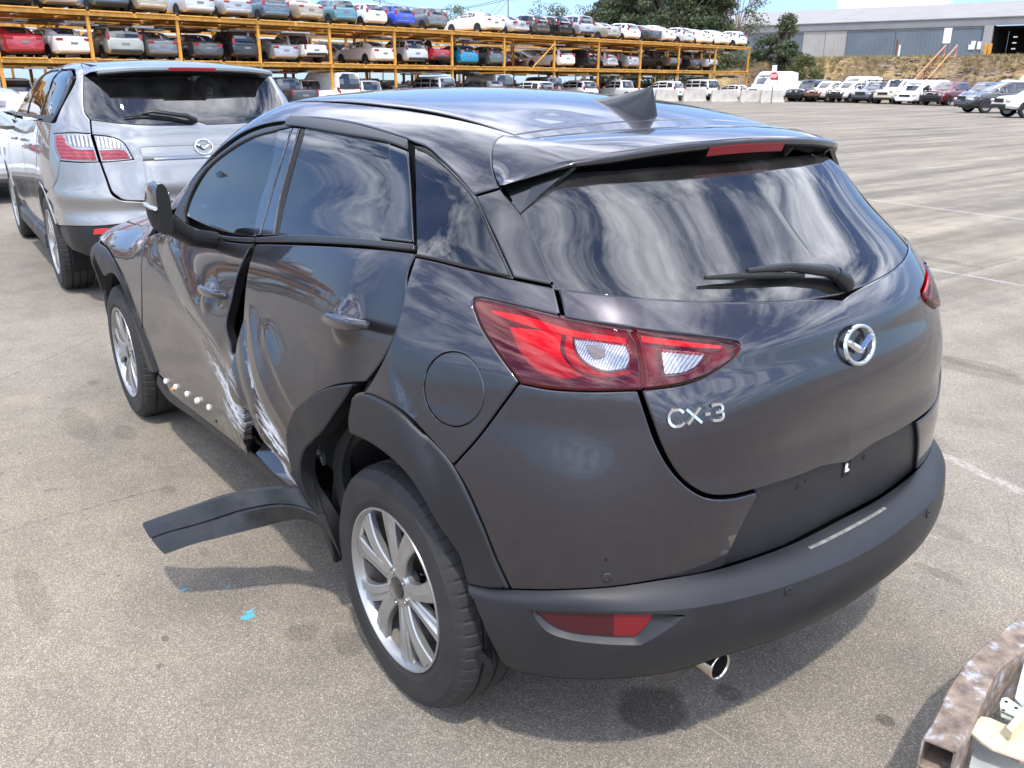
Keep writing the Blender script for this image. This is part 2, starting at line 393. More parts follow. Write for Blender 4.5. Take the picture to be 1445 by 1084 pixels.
def mirror_copy(o, name=None, parent=None):
    """the same panel on the other flank (mesh mirrored in y)"""
    me = o.data.copy(); n = len(me.vertices); co = np.empty(n*3); me.vertices.foreach_get('co', co); co = co.reshape(-1, 3)
    nr = np.empty(len(me.loops)*3); 
    cn_ = np.array([tuple(c.vector) for c in me.corner_normals]); li = np.array([l.vertex_index for l in me.loops]); vn = np.zeros((n, 3)); vn[li] = cn_
    co[:, 1] *= -1; vn[:, 1] *= -1
    faces = [tuple(p.vertices)[::-1] for p in me.polygons]
    return mesh_obj(name or o.name.split('.')[0], co, faces, me.materials[0] if me.materials else None, parent or o.parent, smooth=True, normals=vn)
def ribbon(name, P, N, w, t, mat, parent, up=0):
    """flat strip along 3D line P, width w on the surface, thickness t along N"""
    P = np.asarray(P); N = np.asarray(N); T = np.gradient(P, axis=0); T /= np.linalg.norm(T, axis=1, keepdims=True); S = np.cross(N, T); S /= np.linalg.norm(S, axis=1, keepdims=True)
    rows = [P+S*w/2-N*.01, P+S*w/2+N*t*.5, P+S*w*.3+N*t, P-S*w*.3+N*t, P-S*w/2+N*t*.5, P-S*w/2-N*.01]
    m = MB(); m.loft([[tuple(p) for p in r] for r in rows]); return m.build(name, mat, parent, angle=40)
def fgrad(F, P, e=.002):
    g = np.stack([F(P+d)-F(P-d) for d in np.eye(3)*e], 1); return g/np.linalg.norm(g, axis=1, keepdims=True)
# ------------------------------------------------------------------ the crashed grey crossover: body surface
HX = [-.9, -.6, -.35, -.1, .2, .6, 1.0, 1.5, 2.0, 2.5, 3.0, 3.5]
HWz = [[.18]*12, [.35]*12, [.6]*12, [.85, .86, .87, .88, .87, .85, .83, .82, .82, .82, .80, .76],
       [1.12, 1.14, 1.165, 1.19, 1.180, 1.130, 1.085, 1.06, 1.035, 1.01, .97, .90],
       [1.24, 1.26, 1.27, 1.28, 1.27, 1.235, 1.20, 1.18, 1.15, 1.12, 1.08, 1.0],
       [1.36, 1.37, 1.38, 1.405, 1.425, 1.44, 1.445, 1.44, 1.42, 1.40, 1.38, 1.36],
       [1.48, 1.49, 1.50, 1.51, 1.52, 1.53, 1.535, 1.53, 1.51, 1.5, 1.48, 1.46]]
HWy = [[.73, .79, .825, .83, .83, .83, .83, .83, .83, .82, .76, .60],
       [.77, .83, .855, .86, .85, .85, .85, .85, .85, .86, .80, .63],
       [.79, .84, .865, .872, .86, .852, .85, .85, .86, .875, .83, .66],
       [.74, .80, .845, .874, .876, .868, .866, .866, .868, .872, .83, .66],
       [.60, .67, .715, .755, .778, .790, .795, .795, .795, .78, .72, .56],
       [.50, .575, .63, .69, .720, .735, .742, .742, .74, .72, .66, .50],
       [.41, .475, .53, .585, .618, .632, .635, .628, .61, .58, .5, .4],
       [.34, .39, .44, .49, .53, .55, .555, .545, .52, .48, .4, .3]]
HW = Tab(HX, HWz, HWy)
HY = [0, .2, .4, .55, .65, .75, .86]
HRz = [[.22]*7, [.5]*7, [.75]*7, [.9]*7, [1.0]*7, [1.06]*7, [1.125]*7, [1.25]*7, [1.38]*7, [1.52]*7]
HRx = [[-.70, -.695, -.66, -.59, -.52, -.40, -.18], [-.715, -.71, -.69, -.65, -.60, -.51, -.33], [-.72, -.715, -.70, -.655, -.595, -.49, -.29],
       [-.708, -.703, -.68, -.63, -.555, -.43, -.20], [-.698, -.692, -.662, -.605, -.53, -.395, -.13], [-.672, -.666, -.635, -.575, -.495, -.35, -.05],
       [-.625, -.618, -.585, -.52, -.435, -.28, .02], [-.485, -.475, -.435, -.36, -.275, -.12, .16], [-.335, -.33, -.295, -.235, -.15, .02, .3], [-.18, -.17, -.14, -.08, 0, .16, .4]]
HR = Tab(HY, HRz, HRx)
HTx = [-.6, -.33, -.12, .0, .2, .5, .8, 1.0, 1.2, 1.45, 1.7, 2.0, 2.2, 2.4, 2.8, 3.1, 3.35, 3.6]
HTz = [1.34, 1.412, 1.452, 1.478, 1.512, 1.538, 1.546, 1.542, 1.525, 1.455, 1.34, 1.165, 1.065, 1.035, .99, .93, .82, .62]
HT = Spl(HTx, HTz)
def hroof(x, ay):
    return HT(x+.12*ay*ay*np.clip((x-.9)/.4, 0, 1))-.115*ay*ay-.25*np.maximum(ay-.42, 0)**2
def hero_F(P, off=0.):
    x, y, z = P[:, 0], np.abs(P[:, 1]), P[:, 2]
    fs = y-HW(x, z); fr = HR(np.minimum(y, .86), z)-x; ft = z-hroof(x, y)
    ff = x-(3.36-.9*np.clip(y-.2, 0, 1)**2.2)
    a = rmax(fs, fr, .13); a = rmax(a, ff, .15); a = rmax(a, ft*.95, .075)
    return np.maximum(a, .15-z)-off
HF = hero_F
def HOFF(d): return lambda P: hero_F(P, d)
def flake_paint(name, col, rough=.32, metal=.75, orange=.0):
    m, t, b = nmat(name)
    b.inputs['Base Color'].default_value = (*col, 1); b.inputs['Metallic'].default_value = metal; b.inputs['Roughness'].default_value = rough
    b.inputs['Coat Weight'].default_value = 1; b.inputs['Coat Roughness'].default_value = .015; b.inputs['Coat IOR'].default_value = 1.58
    tc = t.nodes.new('ShaderNodeTexCoord'); n = t.nodes.new('ShaderNodeTexNoise'); n.inputs['Scale'].default_value = 3; n.inputs['Detail'].default_value = 8
    t.links.new(tc.outputs['Object'], n.inputs['Vector'])
    mr = t.nodes.new('ShaderNodeMapRange'); mr.inputs['From Min'].default_value = .35; mr.inputs['From Max'].default_value = .8; mr.inputs['To Min'].default_value = .008; mr.inputs['To Max'].default_value = .05
    t.links.new(n.outputs['Fac'], mr.inputs[0]); t.links.new(mr.outputs[0], b.inputs['Coat Roughness'])
    # settled dust and dried water marks
    d1 = t.nodes.new('ShaderNodeTexNoise'); d1.inputs['Scale'].default_value = 34; d1.inputs['Detail'].default_value = 9; d1.inputs['Roughness'].default_value = .75; t.links.new(tc.outputs['Object'], d1.inputs['Vector'])
    dm = t.nodes.new('ShaderNodeMapRange'); dm.inputs['From Min'].default_value = .48; dm.inputs['From Max'].default_value = .85; dm.inputs['To Min'].default_value = .0; dm.inputs['To Max'].default_value = .055; t.links.new(d1.outputs['Fac'], dm.inputs[0])
    dx = t.nodes.new('ShaderNodeMix'); dx.data_type = 'RGBA'; t.links.new(dm.outputs[0], dx.inputs['Factor']); dx.inputs['A'].default_value = (*col, 1); dx.inputs['B'].default_value = (.24, .22, .20, 1); t.links.new(dx.outputs['Result'], b.inputs['Base Color'])
    # panels are never perfectly flat: a faint slow ripple in the clear coat
    w = t.nodes.new('ShaderNodeTexNoise'); w.inputs['Scale'].default_value = 2.2; w.inputs['Detail'].default_value = 2; t.links.new(tc.outputs['Object'], w.inputs['Vector'])
    bp = t.nodes.new('ShaderNodeBump'); bp.inputs['Strength'].default_value = .16; bp.inputs['Distance'].default_value = .01; t.links.new(w.outputs['Fac'], bp.inputs['Height'])
    t.links.new(bp.outputs[0], b.inputs['Coat Normal'])
    return m
def glass_mat(name, tint, trans=.5, rough=.0, dust=0, ior=1.85):
    """tinted car glass: see-through film plus mirror reflection"""
    m, t, b = nmat(name); t.nodes.remove(b); out = t.nodes['Material Output']
    tr = t.nodes.new('ShaderNodeBsdfTransparent'); tr.inputs[0].default_value = (*tint, 1)
    gl = t.nodes.new('ShaderNodeBsdfGlossy'); gl.inputs['Roughness'].default_value = rough; gl.inputs[0].default_value = (1, 1, 1, 1)
    fr = t.nodes.new('ShaderNodeFresnel'); fr.inputs[0].default_value = ior
    mx = t.nodes.new('ShaderNodeMixShader'); t.links.new(fr.outputs[0], mx.inputs[0]); t.links.new(tr.outputs[0], mx.inputs[1]); t.links.new(gl.outputs[0], mx.inputs[2])
    res = mx.outputs[0]
    if dust:
        df = t.nodes.new('ShaderNodeBsdfDiffuse'); df.inputs[0].default_value = (.35, .34, .32, 1)
        tc = t.nodes.new('ShaderNodeTexCoord'); n = t.nodes.new('ShaderNodeTexNoise'); n.inputs['Scale'].default_value = 9; n.inputs['Detail'].default_value = 8; t.links.new(tc.outputs['Object'], n.inputs['Vector'])
        mr = t.nodes.new('ShaderNodeMapRange'); mr.inputs['From Min'].default_value = .4; mr.inputs['From Max'].default_value = .8; mr.inputs['To Min'].default_value = dust*.3; mr.inputs['To Max'].default_value = dust; t.links.new(n.outputs['Fac'], mr.inputs[0])
        m2 = t.nodes.new('ShaderNodeMixShader'); t.links.new(mr.outputs[0], m2.inputs[0]); t.links.new(res, m2.inputs[1]); t.links.new(df.outputs[0], m2.inputs[2]); res = m2.outputs[0]
    t.links.new(res, out.inputs[0]); return m
def lens_mat(name, tint, ior=1.5):
    return glass_mat(name, tint, ior=ior)
def wave_on(m, c0, c1, d, sc, dist=0.):
    t = m.node_tree; b = t.nodes['Principled BSDF']; tc = t.nodes.new('ShaderNodeTexCoord'); w = t.nodes.new('ShaderNodeTexWave'); w.bands_direction = d; w.inputs['Scale'].default_value = sc; w.inputs['Distortion'].default_value = dist; w.inputs['Detail'].default_value = 2
    t.links.new(tc.outputs['Object'], w.inputs['Vector']); r = t.nodes.new('ShaderNodeValToRGB'); r.color_ramp.elements[0].color = (*c0, 1); r.color_ramp.elements[1].color = (*c1, 1); t.links.new(w.outputs['Fac'], r.inputs[0]); t.links.new(r.outputs[0], b.inputs['Base Color']); return m
PAINT = flake_paint('grey_paint', (.035, .032, .040), rough=.32, metal=.75)
SILVER = flake_paint('silver_paint', (.32, .315, .305), rough=.34, metal=.75)
CLAD = plain('black_plastic', (.0135, .014, .016), rough=.43, bump=.15, bscale=900, var=.28, vscale=5, spec=.45, rvar=.08)
GLOSSB = plain('gloss_black', (.006, .006, .007), rough=.12, coat=1)
SATIN = plain('satin_black', (.014, .014, .015), rough=.32)
RUBBER = plain('rubber', (.012, .012, .012), rough=.75)
DARK = plain('dark_inside', (.006, .006, .006), rough=.9)
GLASS = glass_mat('tinted_glass', (.16, .17, .17), dust=.05)
GLASSL = glass_mat('front_glass', (.42, .47, .45), dust=.03)
GLASSR = glass_mat('rear_glass', (.055, .06, .06), dust=.08)
CHROME = plain('chrome', (.78, .78, .79), rough=.08, metal=1)
ALLOY = plain('alloy_silver', (.37, .37, .365), rough=.34, metal=.75, coat=.6, var=.06, vscale=14, bump=.05, bscale=500)
TYRE = plain('tyre_rubber', (.022, .021, .020), rough=.72, bump=.35, bscale=260, var=.3, vscale=7)
REDL = lens_mat('red_lens', (.88, .09, .10)); CLEARL = lens_mat('clear_lens', (.96, .95, .95))
REDB = plain('red_bright', (.85, .03, .04), rough=.25, coat=1); REDD = plain('red_dark', (.08, .004, .006), rough=.25, coat=1)
REFL = plain('reflector_bowl', (.55, .54, .53), rough=.18, metal=.9, bump=.6, bscale=60)
wave_on(REFL, (.26, .26, .26), (.58, .57, .56), 'X', 75, 1.2)
SEATM = plain('seat_fabric', (.02, .02, .021), rough=.85); INTM = plain('interior_plastic', (.015, .015, .015), rough=.6)
WHITEP = plain('clip_white', (.75, .73, .68), rough=.45); ORANGEP = plain('clip_orange', (.65, .22, .03), rough=.4)
STEEL = plain('steel', (.35, .34, .32), rough=.3, metal=1, var=.2, vscale=30)
SCR = [(1.05, .60, 12, .34, .055, 1.0), (.92, .555, 14, .20, .085, 1.0), (1.0, .50, 8, .16, .05, .7), (1.08, .70, 20, .18, .035, .6), (.90, .64, 24, .16, .035, .8), (.66, .70, 43, .24, .018, .7), (.56, .58, 30, .15, .055, .9), (.52, .47, 35, .14, .05, .8), (.86, .70, 28, .12, .03, .6)]
def scratch_paint():
    m = flake_paint('scratched_paint', (.035, .032, .040), rough=.32, metal=.75); t = m.node_tree; b = t.nodes['Principled BSDF']
    tc = t.nodes.new('ShaderNodeTexCoord')
    def math_(op, a, c=None, cl=False):
        n = t.nodes.new('ShaderNodeMath'); n.operation = op; n.use_clamp = cl
        for i, v in enumerate((a, c)):
            if v is None: continue
            if isinstance(v, (int, float)): n.inputs[i].default_value = v
            else: t.links.new(v, n.inputs[i])
        return n.outputs[0]
    fac = None
    # (centre x, z), direction angle in the x-z plane, half-length, half-width, strength
    for cx, cz, an, hl, hw, st in SCR:
        mp = t.nodes.new('ShaderNodeMapping'); mp.vector_type = 'TEXTURE'; mp.inputs['Location'].default_value = (cx, 0, cz); mp.inputs['Rotation'].default_value = (0, -R(an), 0); t.links.new(tc.outputs['Object'], mp.inputs[0])
        sp = t.nodes.new('ShaderNodeSeparateXYZ'); t.links.new(mp.outputs[0], sp.inputs[0])
        g = math_('ADD', math_('POWER', math_('ABSOLUTE', math_('DIVIDE', sp.outputs[0], hl)), 2), math_('POWER', math_('ABSOLUTE', math_('DIVIDE', sp.outputs[2], hw)), 2))
        win = math_('SUBTRACT', 1.0, g, True)
        sc = t.nodes.new('ShaderNodeMapping'); sc.inputs['Scale'].default_value = (9, 1, 75); t.links.new(mp.outputs[0], sc.inputs[0])
        n = t.nodes.new('ShaderNodeTexNoise'); n.inputs['Scale'].default_value = 1; n.inputs['Detail'].default_value = 7; n.inputs['Roughness'].default_value = .7; n.inputs['Distortion'].default_value = 1.3; t.links.new(sc.outputs[0], n.inputs['Vector'])
        v = math_('MULTIPLY', math_('MULTIPLY', math_('SUBTRACT', math_('ADD', n.outputs['Fac'], math_('MULTIPLY', win, .17)), .60), 14, True), math_('MULTIPLY', math_('POWER', win, .5), st), True)
        fac = v if fac is None else math_('MAXIMUM', fac, v)
    for sock, val in (('Base Color', (.62, .63, .64, 1)),):
        mx = t.nodes.new('ShaderNodeMix'); mx.data_type = 'RGBA'; t.links.new(fac, mx.inputs['Factor']); t.links.new(b.inputs[sock].links[0].from_socket, mx.inputs['A']); mx.inputs['B'].default_value = val; t.links.new(mx.outputs['Result'], b.inputs[sock])
    t.links.new(math_('MULTIPLY', math_('SUBTRACT', 1.0, fac), .85), b.inputs['Metallic'])
    t.links.new(math_('SUBTRACT', 1.0, fac), b.inputs['Coat Weight'])
    t.links.new(math_('ADD', math_('MULTIPLY', fac, .3), .36), b.inputs['Roughness'])
    return m
SCRATCH = scratch_paint()
# ------------------------------------------------------------------ the crashed grey crossover
hero = empty('crashed_car')
tag(hero, 'dark grey crossover with crushed left doors and a torn sill strip, seen from behind', 'car')
def P3(pcs, F=HF, step=3, close=True):
    """closed 3D outline from pieces; 2-tuples are points of the photograph cast onto F"""
    out = []
    for s in pcs:
        if len(s[0]) == 2: out.append(cast(F, catrom(s, step)))
        else: out.append(catrom(s, .02))
    Q = []
    for i, q in enumerate(out):
        if not close and i == len(out)-1: Q.append(q[~np.isnan(q).any(1)]); break
        nx = out[(i+1) % len(out)][0]
        q = q[~np.isnan(q).any(1)]
        if np.linalg.norm(q[-1]-nx) < .004: q = q[:-1]
        elif np.linalg.norm(q[-1]-nx) > .03:
            k = int(np.linalg.norm(q[-1]-nx)/.02); q = np.vstack([q, q[-1]+(nx-q[-1])*np.linspace(0, 1, k+2)[1:-1, None]])
        Q.append(q)
    return np.vstack(Q)
FS = Frame((0, 1, .0), (0, .8, .7)); FG = Frame((0, .87, .5), (.5, .7, 1.25)); FRAIL = Frame((-.05, .75, .66), (.6, .5, 1.4)); FTOP = Frame((0, 0, 1), (.6, 0, 1.3), up=(-1, 0, 0))
FQ = Frame((-.45, .88, .15), (-.2, .7, .9)); FB = Frame((-.72, .68, .1), (-.5, .5, .7)); FR_ = Frame((-1, 0, .12), (-.6, 0, .9)); FRG = Frame((-.72, 0, .69), (-.45, 0, 1.2))
def sym(pts): # left half outline (rear view, running from the centre line round to the centre line) to a full outline
    m = pts[::-1].copy(); m[:, 1] *= -1
    return np.vstack([pts, m[1:-1] if abs(pts[0, 1]) < 1e-6 else m])
def gauss(u, s): return np.exp(-(u/s)**2)
def sig(u): return 1/(1+np.exp(-np.clip(u, -40, 40)))

# roof -----------------------------------------------------------------
def ditch(x): return np.interp(x, [-.2, -.03, .2, .5, .9, 1.3], [.465, .482, .502, .522, .53, .52])
xs = np.linspace(-.035, 1.28, 50); dl_ = np.stack([xs, ditch(xs), 1.45+0*xs], 1)
ro = np.vstack([catrom([(1.40, 0, 1.4), (1.385, .25, 1.4), (1.28, .52, 1.4)], .03)[:-1], dl_[::-1], catrom([(-.035, .482, 1.4), (-.045, .3, 1.4), (-.05, 0, 1.4)], .03)[1:]])
def roof_bump(P): return .004*gauss(np.hypot(P[:, 0]-.05, P[:, 1]-.30), .055)
roof = panel('roof', HF, sym(ro), PAINT, hero, FTOP, h=.035, disp=roof_bump)
st = np.vstack([catrom([(-.05, 0, 1.4), (-.045, .3, 1.4), (-.035, .482, 1.4)], .03)[:-1], catrom([(-.035, .482, 1.4), (-.075, .478, 1.4)], .02)[:-1], catrom([(-.075, .478, 1.4), (-.10, .3, 1.4), (-.125, 0, 1.4)], .03)])
panel('roof_rear_strip', HF, sym(st), PAINT, hero, FTOP, h=.025, gap=.0012, disp=roof_bump)
# side rail from the windscreen pillar to the tail
rail = P3([[(252, 292), (272, 250), (300, 217), (330, 193), (358, 179), (385, 172), (404, 170)], [(409, 165), (448, 166), (496, 173), (544, 186), (576, 196)], [(576, 197), (583, 200), (601, 207), (622, 226), (643, 247), (667, 275)],
           [(667, 275), (705, 264)], [(705, 263), (698, 245), (695, 226), (696, 210), (703, 197), (710, 192.5)],
           [(-.06, .478, 1.44), (-.03, .484, 1.45), (.2, .504, 1.47), (.5, .524, 1.49), (.9, .532, 1.5), (1.28, .522, 1.49)], [(1.28, .522, 1.49), (1.55, .56, 1.36), (1.85, .62, 1.2), (2.12, .68, 1.06)], [(2.12, .68, 1.06), (1.98, .76, 1.03), (1.85, .77, 1.05)]])
o = panel('side_rail', HF, rail, PAINT, hero, FRAIL, h=.03); mirror_copy(o)
# glass and black trim of the side -----------------------------------
fglass = P3([[(260, 300), (270, 273.6), (290, 241), (323, 213), (355, 194.5), (390, 184)], [(390, 184), (380, 241), (363.5, 294), (357, 330.5)], [(357, 330.5), (323, 326), (290.5, 316), (260, 302)]])
rglass = P3([[(428.7, 181.5), (484, 191), (546, 203)], [(546, 203), (548, 244), (548.6, 287), (544, 304), (533, 337)], [(533, 337), (460, 331), (389, 331)], [(389, 330), (400, 280), (412, 234), (428, 182)]])
qglass = P3([[(584.4, 209.6), (614, 223), (641.5, 247.6), (668.6, 277.5)], [(668.6, 277.5), (719, 389)], [(719, 389), (663, 375), (614, 364), (587, 359)], [(587, 359), (584.4, 209.6)]])
GI = HOFF(-.006)
for nm, ol, mt in (('front_door_glass', fglass, GLASSL), ('rear_door_glass', rglass, GLASS), ('quarter_glass', qglass, GLASS)):
    o = panel(nm, GI, ol, mt, hero, FG, h=.04, gap=-.004, roll=.003, thick=.004); mirror_copy(o)
ctrim = P3([[(547, 201), (576, 211.5)], [(576, 211.5), (580, 268), (584, 343)], [(584, 343), (533, 337)], [(533, 337), (544, 304), (548.6, 287), (548, 244), (547, 201)]])
o = panel('rear_door_trim', HF, ctrim, GLOSSB, hero, FG, h=.03); mirror_copy(o)
bt1 = P3([[(391, 184), (412, 179)], [(412, 179), (390, 250), (366, 332)], [(366, 332), (357, 331)], [(357, 330.5), (363.5, 294), (380, 241), (391, 184)]])
bt2 = P3([[(413, 179), (424, 180)], [(422, 182), (407, 234), (395, 280), (386, 332)], [(386, 332), (367, 332)], [(367, 332), (391, 250), (413, 179)]])
for b_ in (bt1, bt2): o = panel('pillar_trim', HF, b_, GLOSSB, hero, FG, h=.03, gap=.0012); mirror_copy(o)
seal = P3([[(424, 180), (429, 181.5)], [(429, 181.5), (413, 234), (401, 280), (390, 331)], [(389, 332), (386, 332)], [(386, 332), (395, 280), (407, 234), (424, 180)]])
o = panel('window_seal', HOFF(-.002), seal, RUBBER, hero, FG, h=.03, gap=0); mirror_copy(o)
ftrim = P3([[(246, 303), (258, 278), (282, 243), (315, 213), (347, 191), (375, 180), (403, 175)], [(403, 176.5), (411, 178.5)], [(411, 178.5), (391, 183)], [(390, 183.5), (355, 194), (323, 212.5), (290.5, 240), (270, 273), (260, 300)], [(260, 301), (262, 316)], [(262, 316), (247, 304)]])
o = panel('window_frame', HOFF(.003), ftrim, SATIN, hero, FG, h=.02, gap=.0005, roll=.003); mirror_copy(o)
ttrim = P3([[(403, 171), (409, 165.5), (448, 166.5), (496, 173.5), (544, 186.5), (576, 196.5)], [(576, 196.5), (577, 211)], [(576, 211), (544, 199.5), (484, 189), (419, 178), (403, 177)], [(403, 177), (403, 171)]])
o = panel('roof_moulding', HOFF(.007), ttrim, SATIN, hero, FG, h=.02, gap=.0005, roll=.004); mirror_copy(o)
fbelt = P3([[(247, 304), (262, 316), (294.5, 328.4), (331, 334.5), (359.5, 335.5)], [(359.5, 335.5), (359, 342.6)], [(359, 342.6), (331, 341), (294.5, 335), (266, 326), (249, 312)], [(249, 312), (247, 304)]])
rbelt = P3([[(361.6, 335.5), (412, 331.7), (460, 332.6), (508, 336), (586, 344.6)], [(586, 344.6), (584.6, 354)], [(584.6, 354), (508, 347), (436, 343.4), (360.5, 342.4)], [(360.5, 342.4), (361.6, 335.5)]])
for b_ in (fbelt, rbelt): o = panel('belt_moulding', HOFF(.006), b_, SATIN, hero, FG, h=.02, gap=.001, roll=.004); mirror_copy(o)
qtrim_o = [(584, 205), (602, 208.5), (622, 227), (643, 248), (667, 276), (692, 330), (722, 391)]
qt = P3([qtrim_o, [(722, 391), (663, 379), (614, 367), (585, 361)], [(585, 361), (588, 357.5)], [(588, 357.5), (614, 362.5), (663, 373.5), (716.5, 386.5)], [(716.5, 386.5), (690, 328), (664, 277), (641, 250), (620, 230), (600, 215), (587, 210)], [(587, 210), (584, 205)]])
o = panel('quarter_glass_trim', HOFF(.002), qt, RUBBER, hero, FG, h=.02, gap=.0004, roll=.002); mirror_copy(o)
cp = P3([[(669, 276), (706, 265)], [(707, 264.5), (739, 304.7), (761, 348), (782, 402)], [(782, 403), (723, 391.6)], [(723, 391), (696, 332), (669, 276)]])
o = panel('tail_pillar_trim', HF, cp, GLOSSB, hero, FQ, h=.025); mirror_copy(o)
# doors ----------------------------------------------------------------
DOORTX = {}
def crease(x, z, x0, z0, x1, z1, w, d, blunt=.06):
    """a pressed line from (x0,z0) to (x1,z1): depth d, half-width w"""
    dx, dz = x1-x0, z1-z0; L = math.hypot(dx, dz); t = ((x-x0)*dx+(z-z0)*dz)/L; s = ((x-x0)*dz-(z-z0)*dx)/L
    return d*np.exp(-(np.sqrt(s*s+4e-5)-.006)/w)*sig((t+0)/blunt*4)*sig((L-t)/blunt*4)
HCR, HCF = cast(HF, [(486, 455), (299, 417)])
def dish(x, z, c): return -.026*np.exp(-(np.hypot(x-c[0], z-c[2])/.047)**4)
def crumple(x, z, k):
    a = 0*x
    for i, (ux, uz, f, am) in enumerate([(.8, .6, 38, .0045), (-.5, .86, 55, .0035), (.95, -.3, 76, .0022), (.2, 1, 110, .0014), (.7, -.7, 24, .006)]): a += am*(1-2*np.abs(np.sin((ux*x+uz*z)*f+i*1.7+k+.8*np.sin((uz*x-ux*z)*f*.45+i))))
    return a
def sm(t): t = np.clip(t, 0, 1); return t*t*(3-2*t)
def dent0(x, z): return -.050*gauss(x-.82, .36)*sm((.93-z)/.34)*sig((z-.40)/.03)
def fdent(P):
    x, z = P[:, 0], P[:, 2]
    d = dent0(x, z)-.016*gauss(x-1.30, .30)*gauss(z-.80, .10)+.008*gauss(x-1.45, .25)*gauss(z-.68, .07)
    d += crease(x, z, 1.85, .94, .95, .62, .055, .010)-crease(x, z, 1.70, .99, 1.0, .74, .05, .009)-crease(x, z, 1.25, .70, .93, .60, .016, .005)
    return d+.45*crumple(x, z, 0)*sig((1.02-x)/.04)*sig((.63-z)/.03)+.6*dish(x, z, HCF)
def rdent(P):
    x, z = P[:, 0], P[:, 2]; zA = np.interp(x, [.05, .17, .3, .45, .62, .81, 1.0], [.80, .86, .915, .935, .93, .90, .86])
    d = dent0(x, z)-.032*sm((zA-z)/.26)*sig((x-.13)/.04)*sig((z-.42)/.03)
    d += crease(x, z, .84, .87, .50, .55, .014, .007)-crease(x, z, .80, .90, .44, .62, .030, .007)-crease(x, z, .66, .88, .36, .68, .035, .007)+crease(x, z, .58, .80, .30, .64, .02, .005)+crease(x, z, .92, .84, .70, .62, .02, .008)
    d += .014*gauss(x-.98, .035)*gauss(z-.84, .16)+.45*crumple(x, z, 2)*sig((x-.50)/.03)*sig((.60-z)/.03)+dish(x, z, HCR)
    return d+.028*sig((.14-x)/.03)*sig((z-.60)/.1)*sig((1.16-z)/.04)
fdoor = P3([[(241, 322), (249, 311.5), (266, 326.5), (294.5, 335.5), (331, 341.5), (359, 343.2)], [(359, 343.5), (353, 349), (335, 387), (327, 424), (325, 460), (335, 485), (345, 517), (357, 554), (365, 568)], [(365, 568), (366.6, 592), (360, 620), (355, 640)],
            [(355, 640), (313, 611), (277, 584), (240, 555)], [(240, 554), (231, 536), (223, 526), (216, 506), (201, 465)], [(201, 465), (200, 406), (200, 371), (205, 334)], [(205, 334), (241, 322)]])
rdoor = P3([[(361, 343.2), (404, 344), (465, 346), (526, 350), (583, 356.5)], [(583, 357), (566, 387), (560, 424), (546, 468), (526, 509), (503.5, 541.5)], [(503.5, 541.5), (493, 543)], [(493, 543), (472, 545), (454.5, 554), (440, 571.5), (434.5, 592), (434, 628), (438, 655), (444, 680)],
            [(444, 687), (434, 683), (418, 640), (404, 618), (391, 594)], [(391, 594), (384, 574), (364.5, 560), (354, 536)], [(354, 536), (351, 521), (345, 485), (344, 444), (346, 408), (351, 375), (361, 343.2)]])
fdo = panel('front_door', HF, fdoor, SCRATCH, hero, FS, h=.014, disp=fdent, thick=.03)
rdo = panel('rear_door', HF, rdoor, SCRATCH, hero, FS, h=.012, disp=rdent, thick=.03)
o_ = panel('far_side_door', HF, fdoor, PAINT, hero, FS, h=.04); mirror_copy(o_); bpy.data.objects.remove(o_)
o_ = panel('far_side_door', HF, rdoor, PAINT, hero, FS, h=.04); mirror_copy(o_); bpy.data.objects.remove(o_)
# front wing
wing = P3([[(204, 336), (199.5, 371), (199.5, 406), (200, 463)], [(200, 463), (186, 426), (170, 383), (153, 352), (143, 341)], [(3.18, .74, .80), (3.2, .62, .88), (3.0, .66, .93), (2.6, .70, .985), (2.2, .735, 1.02), (2.02, .76, 1.035)], [(2.02, .78, 1.03), (1.98, .82, 1.0), (1.97, .83, .975)]])
o = panel('front_wing', HF, wing, PAINT, hero, Frame((.2, .9, .4), (2.5, .8, .8)), h=.03); mirror_copy(o)
bonnet = np.vstack([catrom([(2.16, 0, 1.05), (2.12, .4, 1.05), (2.02, .70, 1.0)], .05)[:-1], catrom([(2.02, .72, 1.0), (2.2, .72, 1.0), (2.6, .69, 1.0), (3.0, .645, .95), (3.18, .60, .88)], .05)[:-1], catrom([(3.18, .6, .88), (3.27, .3, .86), (3.3, 0, .85)], .05)])
panel('bonnet', HF, sym(bonnet), PAINT, hero, FTOP, h=.05)
# nose and headlights (front end, out of sight from here but built)
nose = np.vstack([catrom([(3.31, 0, .84), (3.28, .3, .85), (3.19, .6, .86), (3.1, .76, .8)], .05)[:-1], catrom([(3.1, .78, .78), (3.05, .84, .5), (3.05, .84, .25)], .05)[:-1], catrom([(3.05, .8, .24), (3.3, .4, .24), (3.36, 0, .24)], .05)])
panel('front_bumper', HF, sym(nose), PAINT, hero, Frame((1, 0, .1), (3.2, 0, .5)), h=.05)
hl = np.array([(3.0, .80, .82), (3.14, .74, .845), (3.22, .60, .84), (3.26, .45, .80), (3.24, .45, .72), (3.14, .70, .72), (3.02, .8, .76)])
o = panel('headlight', HOFF(.006), hl, CLEARL, hero, Frame((.8, .6, .1), (3.1, .6, .8)), h=.04); mirror_copy(o)
ws = np.vstack([catrom([(1.42, 0, 1.4), (1.40, .25, 1.4), (1.30, .50, 1.4)], .05)[:-1], catrom([(1.31, .50, 1.4), (1.55, .545, 1.3), (1.85, .60, 1.2), (2.08, .65, 1.0)], .05)[:-1], catrom([(2.08, .65, 1.0), (2.14, .35, 1.0), (2.17, 0, 1.0)], .05)])
panel('windscreen', GI, sym(ws), GLASSL, hero, Frame((.45, 0, .9), (1.7, 0, 1.2), up=(-.9, 0, .45)), h=.05, gap=-.003, thick=.005)
